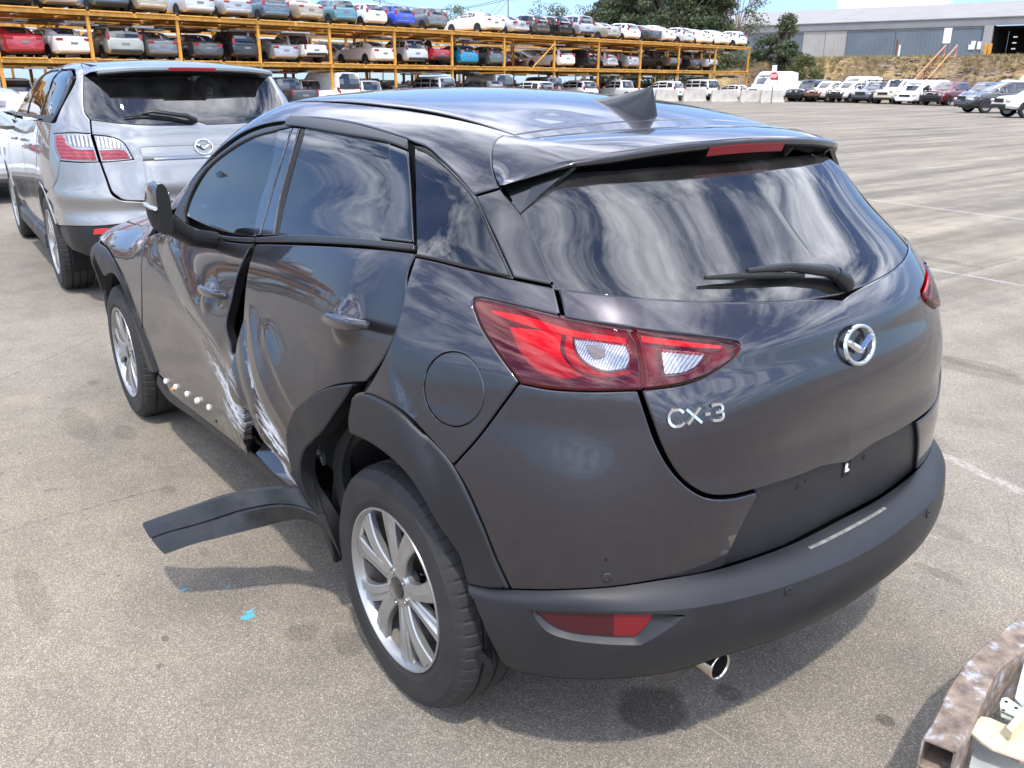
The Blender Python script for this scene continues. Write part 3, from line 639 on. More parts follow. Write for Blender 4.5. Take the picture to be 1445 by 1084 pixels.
# quarter panel with the round fuel flap
fuelpx = [(640.5, 492.7), (669, 508.7), (682, 537), (678, 577), (660.5, 597), (640.5, 607), (620, 598), (606, 577), (596.5, 537), (609, 508.7), (640.5, 492.7)]
fuel3 = cast(HF, catrom(fuelpx, 4)[:-1])
fc = fuel3.mean(0); q2 = FQ.to2(fuel3); cc = q2.mean(0); rr = np.linalg.norm(q2-cc, axis=1).mean()
ang = np.linspace(0, 2*math.pi, 56, endpoint=False); circ2 = cc+rr*np.stack([np.cos(ang), np.sin(ang)], 1); circ3 = surf(HF, FQ, circ2)
QW = [(585, 361.5), (614, 367.5), (663, 379.5), (722, 392.5), (782, 404.5)]
LTOP = [(792, 447), (749, 437), (707, 427), (678, 421)]; LFRONT = [(670, 421.5), (667, 425), (668, 434)]; LBACK = [(668, 434), (678, 459.6), (701, 496.5), (732, 539)]
quarter = P3([QW, [(782, 404.5), (787, 425), (792, 447)], LTOP, LFRONT, LBACK, [(732, 539), (707, 573), (673, 618.5), (643, 652)], [(643, 652), (637.6, 657)], [(637.6, 657), (603, 617), (569, 583), (534.6, 563), (517, 557), (503, 560), (497, 574)],
              [(495, 580), (509.6, 557.7), (526, 533), (550, 484.7), (564, 444), (572.5, 403), (584.7, 363)]])
o = panel('quarter_panel', HF, quarter, PAINT, hero, FQ, h=.02, holes=[circ3])
panel('quarter_panel', HF, quarter, PAINT, None, FQ, h=.03)
_q = bpy.data.objects['quarter_panel.001']; mirror_copy(_q, parent=hero); bpy.data.objects.remove(_q)
panel('fuel_flap', HF, circ3, PAINT, hero, FQ, h=.02, gap=.0022)
m_ = MB(); m_.box(tuple(fc+np.array([.03, -.06, 0])), (.15, .01, .15), M=Matrix.Rotation(math.atan2(FQ.n[1], FQ.n[0])+math.pi/2, 4, 'Z')); m_.build('flap_recess', DARK, hero)
# upper rear bumper (painted corner)
bup = P3([[(732, 541), (778, 549.5), (834.5, 552), (900, 550.5)], [(900.5, 551), (911, 583), (927, 627), (949, 665), (974, 690), (999.6, 703), (1031, 704), (1074, 694)], [(1074, 694), (1044, 753), (1021.6, 801)],
          [(1021.6, 801), (985, 811), (930, 820), (863, 830), (779, 834.5), (721, 833.5)], [(719, 830), (700, 790), (678, 735), (655, 685), (638, 658)], [(643, 652.5), (673, 619), (707, 574), (732, 540)]])
o = panel('upper_rear_bumper', HF, bup, PAINT, hero, FB, h=.02); mirror_copy(o)
# tailgate ------------------------------------------------------------
SHUT = [(905, 551), (915, 583), (931, 627), (953, 664), (977, 687), (1001, 699), (1031, 700), (1073, 690.5)]
tg_l = P3([[(-.632, 0, 1.095)]+[tuple(v) for v in cast(HF, [(1140, 421), (1080, 424.5), (994.5, 424), (886, 417.6), (785, 406)])], [(785, 406), (790, 426), (795, 448)], [(795, 448), (834.5, 455), (885.5, 462.5), (934, 469), (990.5, 475.5), (1041, 482)],
           [(1041, 482), (1046, 486), (1043, 495), (1033, 506), (1004.7, 526.5), (962, 542), (906, 549.5)], SHUT, [(1073, 690.5), (1125, 674), (1160, 660)]], close=False)
tg_l = np.vstack([tg_l[tg_l[:, 1] > 0][:], [(-.71, 0, .705)]]); tg_l[0, 1] = 0 if tg_l[0, 1] < .01 else tg_l[0, 1]
tg_l = np.vstack([[(-.632, 0, 1.092)], tg_l[(tg_l[:, 1] > .02)], [(-.71, 0, .707)]])
def tail_disp(P):
    y, z = np.abs(P[:, 1]), P[:, 2]
    return .006*gauss(z-1.0, .035)*sig((.5-y)/.05)-.010*gauss(z-.90, .06)*sig((.55-y)/.06)+.004*gauss(z-.80, .03)
panel('tailgate', HF, sym(tg_l), PAINT, hero, FR_, h=.018, disp=tail_disp)
rg_l = np.vstack([[(-.33, 0, 1.385)], catrom([(-.32, .2, 1.385), (-.285, .4, 1.38), (-.22, .535, 1.37)], .03), P3([[(722, 285), (736.5, 302), (755.5, 337), (774.6, 380.7), (784, 404)], [(784, 404.5), (886, 416), (994.5, 422.5), (1080, 423), (1140, 419.5)]], close=False)])
rg_l = np.vstack([rg_l[rg_l[:, 1] >= 0], [(-.627, 0, 1.098)]])
panel('rear_glass', GI, sym(rg_l), GLASSR, hero, FRG, h=.03, gap=-.004, roll=.003, thick=.004)
fl = cast(HOFF(-.0085), catrom([(845, 277), (852, 300), (864, 321), (880, 345), (897, 364), (920, 384), (950, 400)], 5)); fl = fl[~np.isnan(fl).any(1)]
ribbon('glass_band_edge', fl, fgrad(HF, fl), .0018, .0008, plain('frit_grey', (.07, .075, .075), rough=.5), hero)
# demister lines in the glass
for k in range(9):
    z = 1.14+k*.026; ys = np.linspace(-.46, .46, 40)+.0; Q = FRG.to2(np.stack([-.6+(z-1.12)*1.2+0*ys, ys, z+0*ys], 1)); Pq = surf(HOFF(-.0085), FRG, Q); Nq = fgrad(HF, Pq)
    ribbon('demister_line', Pq, Nq, .0006, .0003, plain('demister', (.035, .018, .014), rough=.5) if k == 0 else MATS['demister'], hero)
# plate recess
rec = P3([[(1160, 661), (1125, 675), (1075, 694)], [(1075, 694), (1044, 753), (1022, 801)], [(1022, 801), (1070, 786), (1113, 770)]], close=False)
rec = np.vstack([[(-.712, 0, .70)], rec[(rec[:, 1] > .05)]])
panel('plate_recess', HOFF(-.012), sym(rec), CLAD, hero, FR_, h=.03, gap=-.004, roll=.003, thick=.004)
def cut0(P):
    """part of a curve with y > 0, ended exactly on the centre line"""
    i = np.where(P[:, 1] <= 0)[0]
    if len(i): k = i[0]; a, b = P[k-1], P[k]; t = a[1]/(a[1]-b[1]); return np.vstack([P[:k], a+(b-a)*t])
    q = P[-1].copy(); q[1] = 0; return np.vstack([P, q])
def arcs(P, n):
    L = np.r_[0, np.cumsum(np.linalg.norm(np.diff(P, axis=0), axis=1))]; t = np.linspace(0, L[-1], n)
    return np.stack([np.interp(t, L, P[:, k]) for k in range(3)], 1)
def both(P): m = P[::-1].copy(); m[:, 1] *= -1; return np.vstack([P, m[1:]])
def loft_obj(name, rows, mat, parent, angle=50, closed=False):
    m = MB(); m.loft([[tuple(p) for p in r] for r in rows]); return m.build(name, mat, parent, angle=angle)
# spoiler ---------------------------------------------------------------
gB = Spl([0, .2, .4, .5, .58, .66], [-.345, -.338, -.305, -.27, -.215, -.15])
FT = lambda P: gB(np.abs(P[:, 1]))-P[:, 0]
B1 = cut0(cast(FT, catrom([(806, 229), (820, 226.5), (872, 217), (938, 207), (1004, 199.5), (1047, 195.8), (1060, 195)], 4)))
B2 = cast(FT, catrom([(709.5, 260.5), (747, 249), (788, 235), (806, 229)], 3))
A2 = cast(HF, catrom([(705, 262.5), (698, 245), (695, 226), (696, 210), (703, 197), (711, 192)], 2))
A1 = np.vstack([[A2[-1]], surf(HF, FTOP, FTOP.to2(catrom([(-.079, .46, 1.4), (-.104, .3, 1.4), (-.129, 0, 1.4)], .02)))])
nA, nB_ = 16, 44
Ac = np.vstack([arcs(A2, nA)[:-1], arcs(A1, nB_)]); Bc = np.vstack([arcs(B2, nA)[:-1], arcs(B1, nB_)])
rows = []
for t in (0, .2, .4, .6, .8, .93, 1):
    q = Ac*(1-t)+Bc*t; q[:, 2] += .010*math.sin(math.pi*t)*np.clip((.62-q[:, 1])/.15, 0, 1); rows.append(both(q))
w_ = np.clip(np.linalg.norm(Bc-Bc[0], axis=1)/.25, .12, 1)
L1 = Bc+np.stack([-.003+0*w_, 0*w_, -.006*w_], 1); L2 = Bc+np.stack([0*w_, 0*w_, -.016*w_], 1); L3 = Bc+np.stack([.012+0*w_, 0*w_, -.022*w_], 1)
U = Ac*.55+Bc*.45; U[:, 2] -= .035*w_; U2 = Ac*.75+Bc*.25+np.array([0, 0, -1])*(.085*w_)[:, None]
sp = loft_obj('spoiler', rows+[both(L1), both(L2)], PAINT, hero, 55)
loft_obj('spoiler_underside', [both(L2)+[0, 0, .001], both(L3), both(U), both(U2)], SATIN, hero, 40)
# side blades of the tailgate under the spoiler
a_ = cast(HF, [(709, 263)])[0]; b_ = cast(HF, [(734, 301)])[0]; c_ = cast(lambda P: FT(P)+.012, [(812, 237)])[0]; mid = (a_+c_)/2+np.array([0, .004, -.004])
for s in (1, -1):
    m = MB(); tri = [a_+[0, 0, .006], mid+[0, 0, .010], c_+[0, 0, .006], (b_+c_)/2+[0, .01, 0], b_]; n_ = np.cross(b_-a_, c_-a_); n_ /= np.linalg.norm(n_); n_ = n_*(1 if n_[1] > 0 else -1)
    v = [p for p in tri]+[p-n_*.012 for p in tri]; v = [(p[0], p[1]*s, p[2]) for p in v]; k = len(tri)
    m.add(v, [tuple(range(k)), tuple(range(2*k-1, k-1, -1))]+[(i, (i+1) % k, k+(i+1) % k, k+i) for i in range(k)]); m.build('spoiler_blade', GLOSSB, hero)
# high brake lamp under the spoiler lip
rw = []
for dz, dx in ((-.012, .004), (-.014, -.004), (-.034, .004), (-.036, .02)):
    ys = np.linspace(-.145, .145, 16); rw.append(np.stack([gB(np.abs(ys))+dx, ys, np.interp(np.abs(ys), B1[::-1, 1], B1[::-1, 2])+dz], 1))
loft_obj('high_brake_lamp', rw, plain('brake_red', (.22, .006, .012), rough=.35), hero, 40)
# shark-fin aerial --------------------------------------------------------
FX0, FX1 = .215, -.012; zt = lambda x: float(hroof(np.array([x]), np.array([0.]))[0])
rw = []
for t in np.linspace(0, 1, 14):
    x = FX0+(FX1-FX0)*t; hgt = .006+.074*t**1.25; wd = .009+.024*math.sin(math.pi*min(1, t*.62+.05)); xx = x-.0*t
    rw.append([(x-.006*t*0, s*wd*(1-k)**.75 if k < 1 else 0, zt(x)-.004+hgt*k**.9) for s in (1,) for k in np.linspace(0, 1, 7)]+[(x, -wd*(1-k)**.75 if k < 1 else 0, zt(x)-.004+hgt*k**.9) for k in np.linspace(1, 0, 7)[1:]])
rw.append([(p[0]+.028*(1-(p[2]-zt(FX1))/.072)*0-.004, p[1]*.6, p[2]-.002) for p in rw[-1]])
m = MB(); m.loft(rw); m.f.append(tuple(range(len(m.v)-13, len(m.v)))); m.m.append(0); m.build('shark_fin_aerial', plain('fin_grey', (.018, .019, .022), rough=.38, coat=.2), hero, angle=50)
# rear lamps --------------------------------------------------------------
LO = [[(668, 427), (672, 421.5), (678, 421.5), (707, 427.5), (749, 437.5), (792, 447.5), (834, 455.5), (886, 463)], [(886, 463), (898, 480), (904, 510), (906, 549)], [(906, 549), (834, 551), (778, 548), (735, 541)], [(735, 541), (701, 496), (678, 459), (668, 432)]]
LI = [[(890, 463), (934, 469.5), (990, 476), (1040, 482.5)], [(1040, 482.5), (1045, 487), (1042, 496), (1033, 506), (1004, 526), (962, 541), (909, 549)], [(909, 549), (907, 510), (901, 480), (890, 463)]]
FLI = Frame((-.93, .35, .1), (-.63, .45, 1.05)); FLO = Frame((-.72, .68, .1), (-.5, .62, 1.05))
bowl = [[(807.5, 475.6), (850, 480), (885.5, 485)], [(885.5, 485), (891, 502), (887, 522)], [(887, 522), (854, 526), (826, 513.5), (812, 496.5), (807.5, 476.6)]]
ibowl = [[(931, 492), (1002, 498)], [(1002, 498), (990.5, 516), (970.6, 527.7), (936.6, 532)], [(936.6, 532), (931, 492)]]
def lamp(side):
    root = []
    L1_, L2_ = P3(LO), P3(LI); hb, hi = P3(bowl), P3(ibowl)
    root.append(panel('rear_lamp', HOFF(.008), L1_, REDL, None, FLO, h=.02, gap=0, roll=.006, drop=.004, thick=.02, holes=[hb]))
    root.append(panel('rear_lamp', HOFF(.008), L2_, REDL, None, FLI, h=.02, gap=0, roll=.006, drop=.004, thick=.02, holes=[hi]))
    sub = [[], []]
    def add(i, name, F, ol, mt, fr, **k): sub[i].append(panel(name, F, P3(ol), mt, None, fr, h=.02, roll=.003, drop=.002, **k))
    add(0, 'lamp_housing', HOFF(-.014), LO, REDD, FLO, gap=-.003, thick=.004); add(1, 'lamp_housing', HOFF(-.014), LI, REDD, FLI, gap=-.003, thick=.004)
    add(0, 'light_bar', HOFF(-.002), [[(692.6, 437), (743.6, 447), (809, 466), (883, 477)], [(884, 486), (809, 475), (735, 457), (694, 443)]], REDB, FLO, gap=0, thick=.01)
    add(1, 'light_bar', HOFF(-.002), [[(905.4, 474), (962, 481.5), (1019, 488)], [(1019, 492.5), (962, 489), (907, 483)]], REDB, FLI, gap=0, thick=.01)
    add(0, 'indicator', HOFF(-.006), [[(718, 462), (772, 468), (792, 474)], [(792, 474), (790, 496), (804, 517), (826, 532)], [(826, 532), (792, 535), (758, 524), (735, 500), (718, 462)]], plain('indicator_red', (.9, .03, .02), rough=.35, bump=.9, bscale=55) if side == 0 and 'indicator_red' not in MATS else MATS['indicator_red'], FLO, gap=0, thick=.006)
    add(0, 'bowl_rim', HOFF(.001), [[(800, 470), (796, 492), (806, 514), (832, 530), (856, 532.5), (891, 528)], [(891, 528), (887, 522)], [(887, 522), (854, 526), (826, 513.5), (812, 496.5), (807.5, 475.6)], [(807.5, 475), (800, 470)]], plain('rim_red', (.55, .05, .05), rough=.3, coat=1) if 'rim_red' not in MATS else MATS['rim_red'], FLO, gap=0, thick=.008)
    add(0, 'reversing_light', HOFF(-.010), bowl, REFL, FLO, gap=.001, thick=.004); add(1, 'reversing_light', HOFF(-.010), ibowl, REFL, FLI, gap=.001, thick=.004)
    add(0, 'bulb_cover', HOFF(-.004), [[(826, 487), (850, 490), (854, 502), (842, 508), (832, 501), (826, 487)]], plain('bulb_cover', (.22, .19, .17), rough=.2, coat=1) if 'bulb_cover' not in MATS else MATS['bulb_cover'], FLO, gap=0, thick=.008)
    add(0, 'clear_lens', HOFF(.008), bowl, CLEARL, FLO, gap=0, thick=.004); add(1, 'clear_lens', HOFF(.008), ibowl, CLEARL, FLI, gap=0, thick=.004)
    for i, o in enumerate(root):
        if side == 0:
            o.parent = hero
            for c in sub[i]: c.parent = o
        else:
            r = mirror_copy(o, parent=hero)
            for c in sub[i]: mirror_copy(c, parent=r); bpy.data.objects.remove(c)
            bpy.data.objects.remove(o)
lamp(0); lamp(1)
# wheel-arch claddings ----------------------------------------------------
FA = Frame((-.2, 1, .1), (-.2, .85, .7))
arch = P3([[(500, 560), (517, 555), (534.6, 561), (569, 581), (603, 615), (638, 655), (678, 735), (700, 790), (719, 831)], [(719, 831.5), (688, 831), (661, 825)], [(661, 825), (648, 782), (636.6, 765), (607, 712), (577.6, 668), (552, 643), (523, 623), (497.5, 611.7)], [(497.5, 611), (495, 590), (500, 560)]])
o = panel('rear_arch_moulding', HOFF(.013), arch, CLAD, hero, FA, h=.02, gap=.0005, roll=.009, drop=.006, thick=.05); mirror_copy(o)
def adisp(P): return rdent(P)*.8-.012
dam = P3([[(493, 543), (472, 545), (454.5, 554), (440, 571.5), (434.5, 592), (434, 628), (440, 663), (446, 690), (463, 755), (478, 793)], [(478, 793), (471, 757), (454.5, 701), (449, 657), (454.5, 628), (471, 607), (481, 577), (493, 545)]])
panel('door_arch_moulding', HOFF(.014), dam, CLAD, hero, FS, h=.012, gap=0, roll=.006, drop=.004, thick=.05, disp=rdent)
lip = P3([[(481, 600), (470, 612), (458, 632), (453, 660), (459, 702), (474, 757), (484, 795)], [(484, 795), (492, 800), (484, 760), (470, 705), (465, 664), (470, 640), (480, 618), (496, 604)], [(496, 604), (481, 600)]])
panel('arch_liner_edge', HOFF(-.035), lip, DARK, hero, FS, h=.02, gap=0, roll=.003, thick=.03, disp=None)
dam2 = surf(HF, FS, FS.to2(np.array([(.36+.40*math.cos(a), .87, .33+.40*math.sin(a)) for a in np.linspace(.2, 1.4, 10)])))
# front arch
fa_o = [(140, 352), (146, 344), (153, 350), (170, 383), (186, 426), (201, 465), (216, 506), (223, 527)]
farch = P3([[(150, 347), (153, 351), (170, 384), (186, 427), (201, 466), (216, 507), (223, 527)], [(223, 527), (214, 525)], [(214, 524), (200, 480), (185, 430), (172, 398), (160, 385), (150, 390)], [(2.72, .86, .78), (2.9, .84, .66), (2.97, .83, .45), (2.98, .82, .30)], [(3.05, .82, .30), (3.04, .83, .5), (2.97, .84, .72), (2.80, .85, .83)]])
o = panel('front_arch_moulding', HOFF(.012), farch, CLAD, hero, Frame((.1, 1, .1), (2.6, .86, .6)), h=.025, gap=.0005, roll=.008, drop=.006, thick=.05); mirror_copy(o)
# bumper: black lower part ---------------------------------------------------
BYs = [0, .2, .4, .55, .65, .75, .83, .9]
BT = Tab(BYs, [[.22]*8, [.30]*8, [.38]*8, [.46]*8, [.52]*8],
         [[-.66, -.655, -.63, -.58, -.52, -.43, -.28, .0], [-.745, -.738, -.71, -.66, -.60, -.50, -.34, -.06], [-.790, -.783, -.755, -.703, -.64, -.537, -.38, -.1], [-.805, -.798, -.770, -.717, -.655, -.555, -.40, -.12], [-.800, -.793, -.765, -.71, -.65, -.55, -.395, -.12]])
def bump_F(P):
    x, y, z = P[:, 0], np.abs(P[:, 1]), P[:, 2]
    return rmax(y-np.interp(z, [.2, .3, .42, .55], [.83, .862, .880, .876]), BT(np.minimum(y, .9), z)-x, .05)
BW = bump_F
inner = cut0(cast(HOFF(.001), catrom([(661, 824.5), (688, 830.5), (721, 832.5), (779, 833.5), (863, 829), (930, 819.5), (985, 810), (1024, 801), (1113.5, 770), (1197, 728), (1215, 718)], 6)))
crse = cut0(cast(BW, catrom([(668, 846), (700, 852), (735, 856), (835, 861), (946, 861), (1030, 848), (1113, 825.5), (1197, 792), (1225, 777)], 6)))
botm = cut0(cast(BW, catrom([(707, 934), (723, 945), (779, 956), (835, 958.5), (890, 956), (952, 947.5), (1030, 923), (1113.5, 895), (1197, 853.5), (1225, 838)], 6)))
n = 70; I_, C_, B_ = arcs(inner, n), arcs(crse, n), arcs(botm, n)
rows = [both(I_+[0, 0, -.03]), both(I_)]
ledge = np.clip((.62-I_[:, 1])/.3, 0, 1)[:, None]
for t in (.15, .35, .55, .75, .9):
    q = I_*(1-t)+C_*t; out = np.stack([-np.clip(1.2-1.1*I_[:, 1]/.8, 0, 1), I_[:, 1]/.85, .6+0*I_[:, 1]], 1); q = q+out*(1-ledge)*.006*math.sin(math.pi*t)+np.array([0, 0, 1])*ledge*.010*math.sin(math.pi*t)**.7; rows.append(both(q))
rows.append(both(C_))
bu = loft_obj('bumper_step', rows, CLAD, hero, 60)
face = np.vstack([both(C_)+[0, 0, 0], both(B_)[::-1]]); BST = Stadium(.1, .8)
refl_hole = P3([[(748, 862), (800, 864.5), (860, 866), (925, 866.5), (968, 868)], [(968, 868), (940, 890), (904, 911)], [(904, 911), (850, 909), (800, 902), (770, 890), (748, 862)]], BW)
refl = P3([[(754, 864), (800, 867), (860, 868.5), (923, 869)], [(923, 869), (915, 885), (897, 903)], [(897, 903), (850, 901.5), (800, 894.5), (776, 884), (754, 864)]], BW)
rh_m = refl_hole[::-1].copy(); rh_m[:, 1] *= -1
# front edges run down beside the tyre
e0, e1 = C_[0], B_[0]
fl = np.vstack([both(C_), [(e0[0]*.5+e1[0]*.5, -(e0[1]+e1[1])/2, (e0[2]+e1[2])/2)], both(B_)[::-1], [(e0+e1)/2]])
panel('lower_rear_bumper', BW, fl, CLAD, hero, BST, h=.03, gap=0, roll=.002, drop=.001, thick=.005, holes=[refl_hole, rh_m])
loft_obj('bumper_underside', [both(B_), both(B_*[1, .97, 1]+[.03, 0, -.012]), both(B_*[1, .93, 1]+[.20, 0, -.01])], DARK, hero, 50)
def ring_pts(P, n, c):
    d = BST.to2(P)-c; a = np.arctan2(d[:, 1], d[:, 0]); o = np.argsort(a); t = np.linspace(-math.pi, math.pi, n, endpoint=False)
    return np.stack([np.interp(t, np.r_[a[o]-2*math.pi, a[o], a[o]+2*math.pi], np.tile(P[o, k], 3)) for k in range(3)], 1)
cR = BST.to2(refl).mean(0); ho, hi_ = ring_pts(refl_hole, 60, cR), ring_pts(refl, 60, cR); nin = fgrad(BW, hi_)
REFD = plain('reflector_dark', (.045, .004, .007), rough=.3); REFB = plain('reflector_red', (.15, .005, .010), rough=.3, bump=.4, bscale=80)
for s in (1, -1):
    k = np.array([1, s, 1]); rr_ = [ho*k, (ho*.5+hi_*.5-nin*.008)*k, (hi_-nin*.014)*k]; rr_ = [np.vstack([r, r[:1]]) for r in rr_]
    loft_obj('reflector_surround', rr_, CLAD, hero, 40)
    o = panel('rear_reflector', lambda P: bump_F(P)+.012, refl, REFD, None, BST, h=.02, gap=0, roll=.002, thick=.004)
    br = P3([[(866, 870), (922, 870.5)], [(922, 870.5), (914, 885), (896, 902)], [(896, 902), (866, 901)], [(866, 901), (866, 870)]], BW)
    p_ = panel('bright_segment', lambda P: bump_F(P)+.0105, br, REFB, None, BST, h=.02, gap=0, roll=.001, drop=.0005, thick=.003)
    if s == 1: o.parent = hero; p_.parent = o
    else: r = mirror_copy(o, parent=hero); mirror_copy(p_, parent=r); bpy.data.objects.remove(o); bpy.data.objects.remove(p_)
def disc_on(name, F, px, r, t, mat, parent=None, ring=None, n=24, p3=None):
    p = cast(F, [px])[0] if p3 is None else np.array(p3, float); N = fgrad(F, p[None])[0]
    m = MB(); m.lathe([(-.004, r), (t*.6, r), (t, r*.85), (t, r*.5 if ring else 0.0001)]+([(t*.4, r*.45), (t*.4, .0001)] if ring else []), (0, 0, 0), 'z', n)
    o = m.build(name, mat, parent or hero, angle=40); o.matrix_world = Matrix.Translation(Vector(p)) @ Vector(N).to_track_quat('Z', 'Y').to_matrix().to_4x4(); return o
disc_on('parking_sensor', HF, (856.5, 815), .012, .003, PAINT, ring=1); q = cast(HF, [(856.5, 815)])[0]; disc_on('parking_sensor', HF, None, .012, .003, PAINT, ring=1, p3=q*[1, -1, 1])
disc_on('parking_sensor', BW, (1112, 834), .012, .003, CLAD, ring=1); disc_on('parking_sensor', BW, (1309, 725), .012, .003, CLAD, ring=1)
disc_on('towing_cover', HF, (855, 790), .004, .001, DARK)
# recess details: screw holes and the square lamp opening
RI = HOFF(-.012)
for px_, r_ in (((1125, 687), .0075), ((1137, 678), .004), ((1219, 645), .0075), ((1206, 643), .004)): disc_on('screw_hole', RI, px_, r_, .0008, DARK)
p = cast(RI, [(1194, 661)])[0]; m = MB(); m.box((0, 0, 0), (.003, .030, .038)); m.build('lamp_opening', DARK, hero).location = tuple(p+[-.001, 0, 0])
m = MB(); m.box((0, 0, 0), (.004, .010, .016), bev=.002); m.box((.0, -.004, -.012), (.003, .016, .006)); m.build('bulb_holder', WHITEP, hero).location = tuple(p+[-.003, .005, .008])
w1 = cast(BW, [(1128, 766), (1160, 750), (1200, 728), (1246, 704)])
zz = np.array([(.0, 0, .0)])
LEDGE = plain('ledge_scuff', (.20, .19, .17), rough=.6, var=.4, vscale=60)
lp = [rows[3][i] for i in range(len(rows[3]))]; lp = np.array([p for p in lp if abs(p[1]-.0) < .165]); ribbon('ledge_scuff', lp+[0, 0, -.001], np.repeat([[0, 0, 1.]], len(lp), 0), .010, .002, LEDGE, hero)
# exhaust tip
ex = cast(lambda P: -.70-P[:, 0], [(1015, 940)])[0]
m = MB(); m.lathe([(.16, .030), (0, .034), (-.004, .0335), (-.004, .030), (.10, .028)], (0, 0, 0), 'x', 32); e_ = m.build('exhaust_tip', plain('tailpipe_steel', (.62, .58, .52), rough=.14, metal=1), hero, smooth=True); e_.location = tuple(ex)
m = MB(); m.lathe([(0, .0293), (.06, .0285), (.06, .0001)], (0, 0, 0), 'x', 24); o = m.build('pipe_bore', plain('bore_dark', (.03, .026, .022), rough=.6, metal=.4), e_); o.location = (.0, 0, 0)  # inner wall of the tailpipe, coloured a very dark brown
m = MB(); m.box((-.45, .38, .30), (.38, .26, .15), bev=.04); m.build('silencer', plain('silencer_steel', (.10, .09, .08), rough=.5, metal=.6), hero)
# badge -------------------------------------------------------------------
bc = cast(HF, [(1209.5, 487)])[0]; bn = fgrad(HF, bc[None])[0]; e4 = cast(HF, [(1187.5, 489), (1232, 486), (1209, 456.5), (1210, 518)])
bw_, bh_ = abs(e4[0][1]-e4[1][1])/2, abs(e4[2][2]-e4[3][2])/2
badge_o = empty('badge'); badge_o.parent = hero; badge_o.matrix_world = Matrix.Translation(Vector((bc[0], 0, bc[2]))+Vector(bn)*.0045) @ Vector((-1, 0, bn[2])).normalized().to_track_quat('Z', 'Y').to_matrix().to_4x4()
def emblem(parent, a, b, mat, name='emblem', t=.006):
    m = MB(); N_ = 48; prof = [(-.5, 0), (-.35, .8), (0, 1), (.35, .8), (.5, 0)]; w = a*.17
    rws = []
    for i in range(N_+1):
        q = 2*math.pi*i/N_; c, s = math.cos(q), math.sin(q); rws.append([((a-w/2+k*w)*c, (b-w/2+k*w)*s, zz*t) for k, zz in prof])
    m.loft(rws)
    def wing(sx):
        # half of the flying-wing V, from the ring down to the middle
        top = [(-.86, .34), (-.60, .335), (-.36, .22), (-.15, .02), (0, -.16)]; bot = [(-.72, .20), (-.52, .16), (-.30, .02), (-.12, -.22), (0, -.46)]
        top = [(-.84, .40), (-.56, .36), (-.34, .20), (-.14, .03), (0, -.06)]; bot = [(-.88, .22), (-.66, .06), (-.46, -.12), (-.22, -.32), (0, -.40)]
        r0 = [(sx*x*a, y*b, t*.4) for x, y in top]; r1 = [(sx*(x+u)/2*a, (y+v)/2*b, t*1.2) for (x, y), (u, v) in zip(top, bot)]; r2 = [(sx*x*a, y*b, t*.4) for x, y in bot]
        m.loft([r0, r1, r2])
    wing(1); wing(-1)
    return m.build(name, mat, parent, angle=50)
emblem(badge_o, bw_, bh_, CHROME)
# CX-3 lettering ------------------------------------------------------------
STROKES = {'C': [[(1, .82), (.8, 1), (.25, 1), (0, .75), (0, .25), (.25, 0), (.8, 0), (1, .18)]], 'X': [[(0, 1), (1, 0)], [(1, 1), (0, 0)]], '-': [[(.1, .5), (.9, .5)]],
           '3': [[(0, .95), (.15, 1), (.8, 1), (1, .85), (1, .65), (.8, .52), (.3, .52)], [(.8, .52), (1, .38), (1, .15), (.8, 0), (.15, 0), (0, .06)]]}
def letters(name, word, P0, P1, hgt, N, mat, parent, sw=.2, t=.004, proj=None):
    """raised strokes along the line P0 -> P1"""
    P0, P1, N = Vector(P0), Vector(P1), Vector(N); e = (P1-P0); L = e.length; e.normalize(); up = (N.cross(e)).normalized()
    up = up if up.z > 0 else -up; x = 0; tot = sum(w for _, w in word); k = L/tot
    for ch, w in word:
        m = MB(); cw = w*k*.8
        for s in STROKES[ch]:
            s = catrom(np.array(s), .12) if len(s) > 4 and ch not in 'T' else s
            q = [P0+e*(x*k+u*cw)+up*(v*hgt) for u, v in s]; sw_ = hgt*sw
            if proj: q = [Vector(v) for v in proj(np.array([tuple(v) for v in q]))]
            for lo_, hi2 in ((0, 0),):
                n2 = len(q); off = []
                for i in range(n2):
                    d = (q[min(i+1, n2-1)]-q[max(i-1, 0)]).normalized(); off.append(N.cross(d)*sw_/2)
                m.loft([[tuple(a+o) for a, o in zip(q, off)], [tuple(a+o*.8+N*t) for a, o in zip(q, off)], [tuple(a-o*.8+N*t) for a, o in zip(q, off)], [tuple(a-o) for a, o in zip(q, off)]])
                for i in (0, n2-1): a, o = q[i], off[i]; m.add([tuple(a+o), tuple(a+o*.8+N*t), tuple(a-o*.8+N*t), tuple(a-o)], [(0, 1, 2, 3)])
        m.build(name, mat, parent); x += w
p0, p1 = cast(HOFF(.001), [(942, 601), (1019, 589)]); nn = fgrad(HF, ((p0+p1)/2)[None])[0]
letters('model_letter', [('C', 1.05), ('X', 1.1), ('-', .55), ('3', .95)], p0, p1, .031, nn, CHROME, hero, sw=.23, t=.005, proj=lambda q: surf(HOFF(.0005), FR_, FR_.to2(q), tail_disp))
q0_, q1_ = cast(HOFF(.001), [(1308, 489), (1322, 471)])
if not np.isnan(q0_).any() and not np.isnan(q1_).any():
    N2 = fgrad(HF, q0_[None])[0]; ribbon('engine_badge', np.linspace(q0_, q1_, 6), np.repeat(N2[None], 6, 0), .012, .003, CHROME, hero)
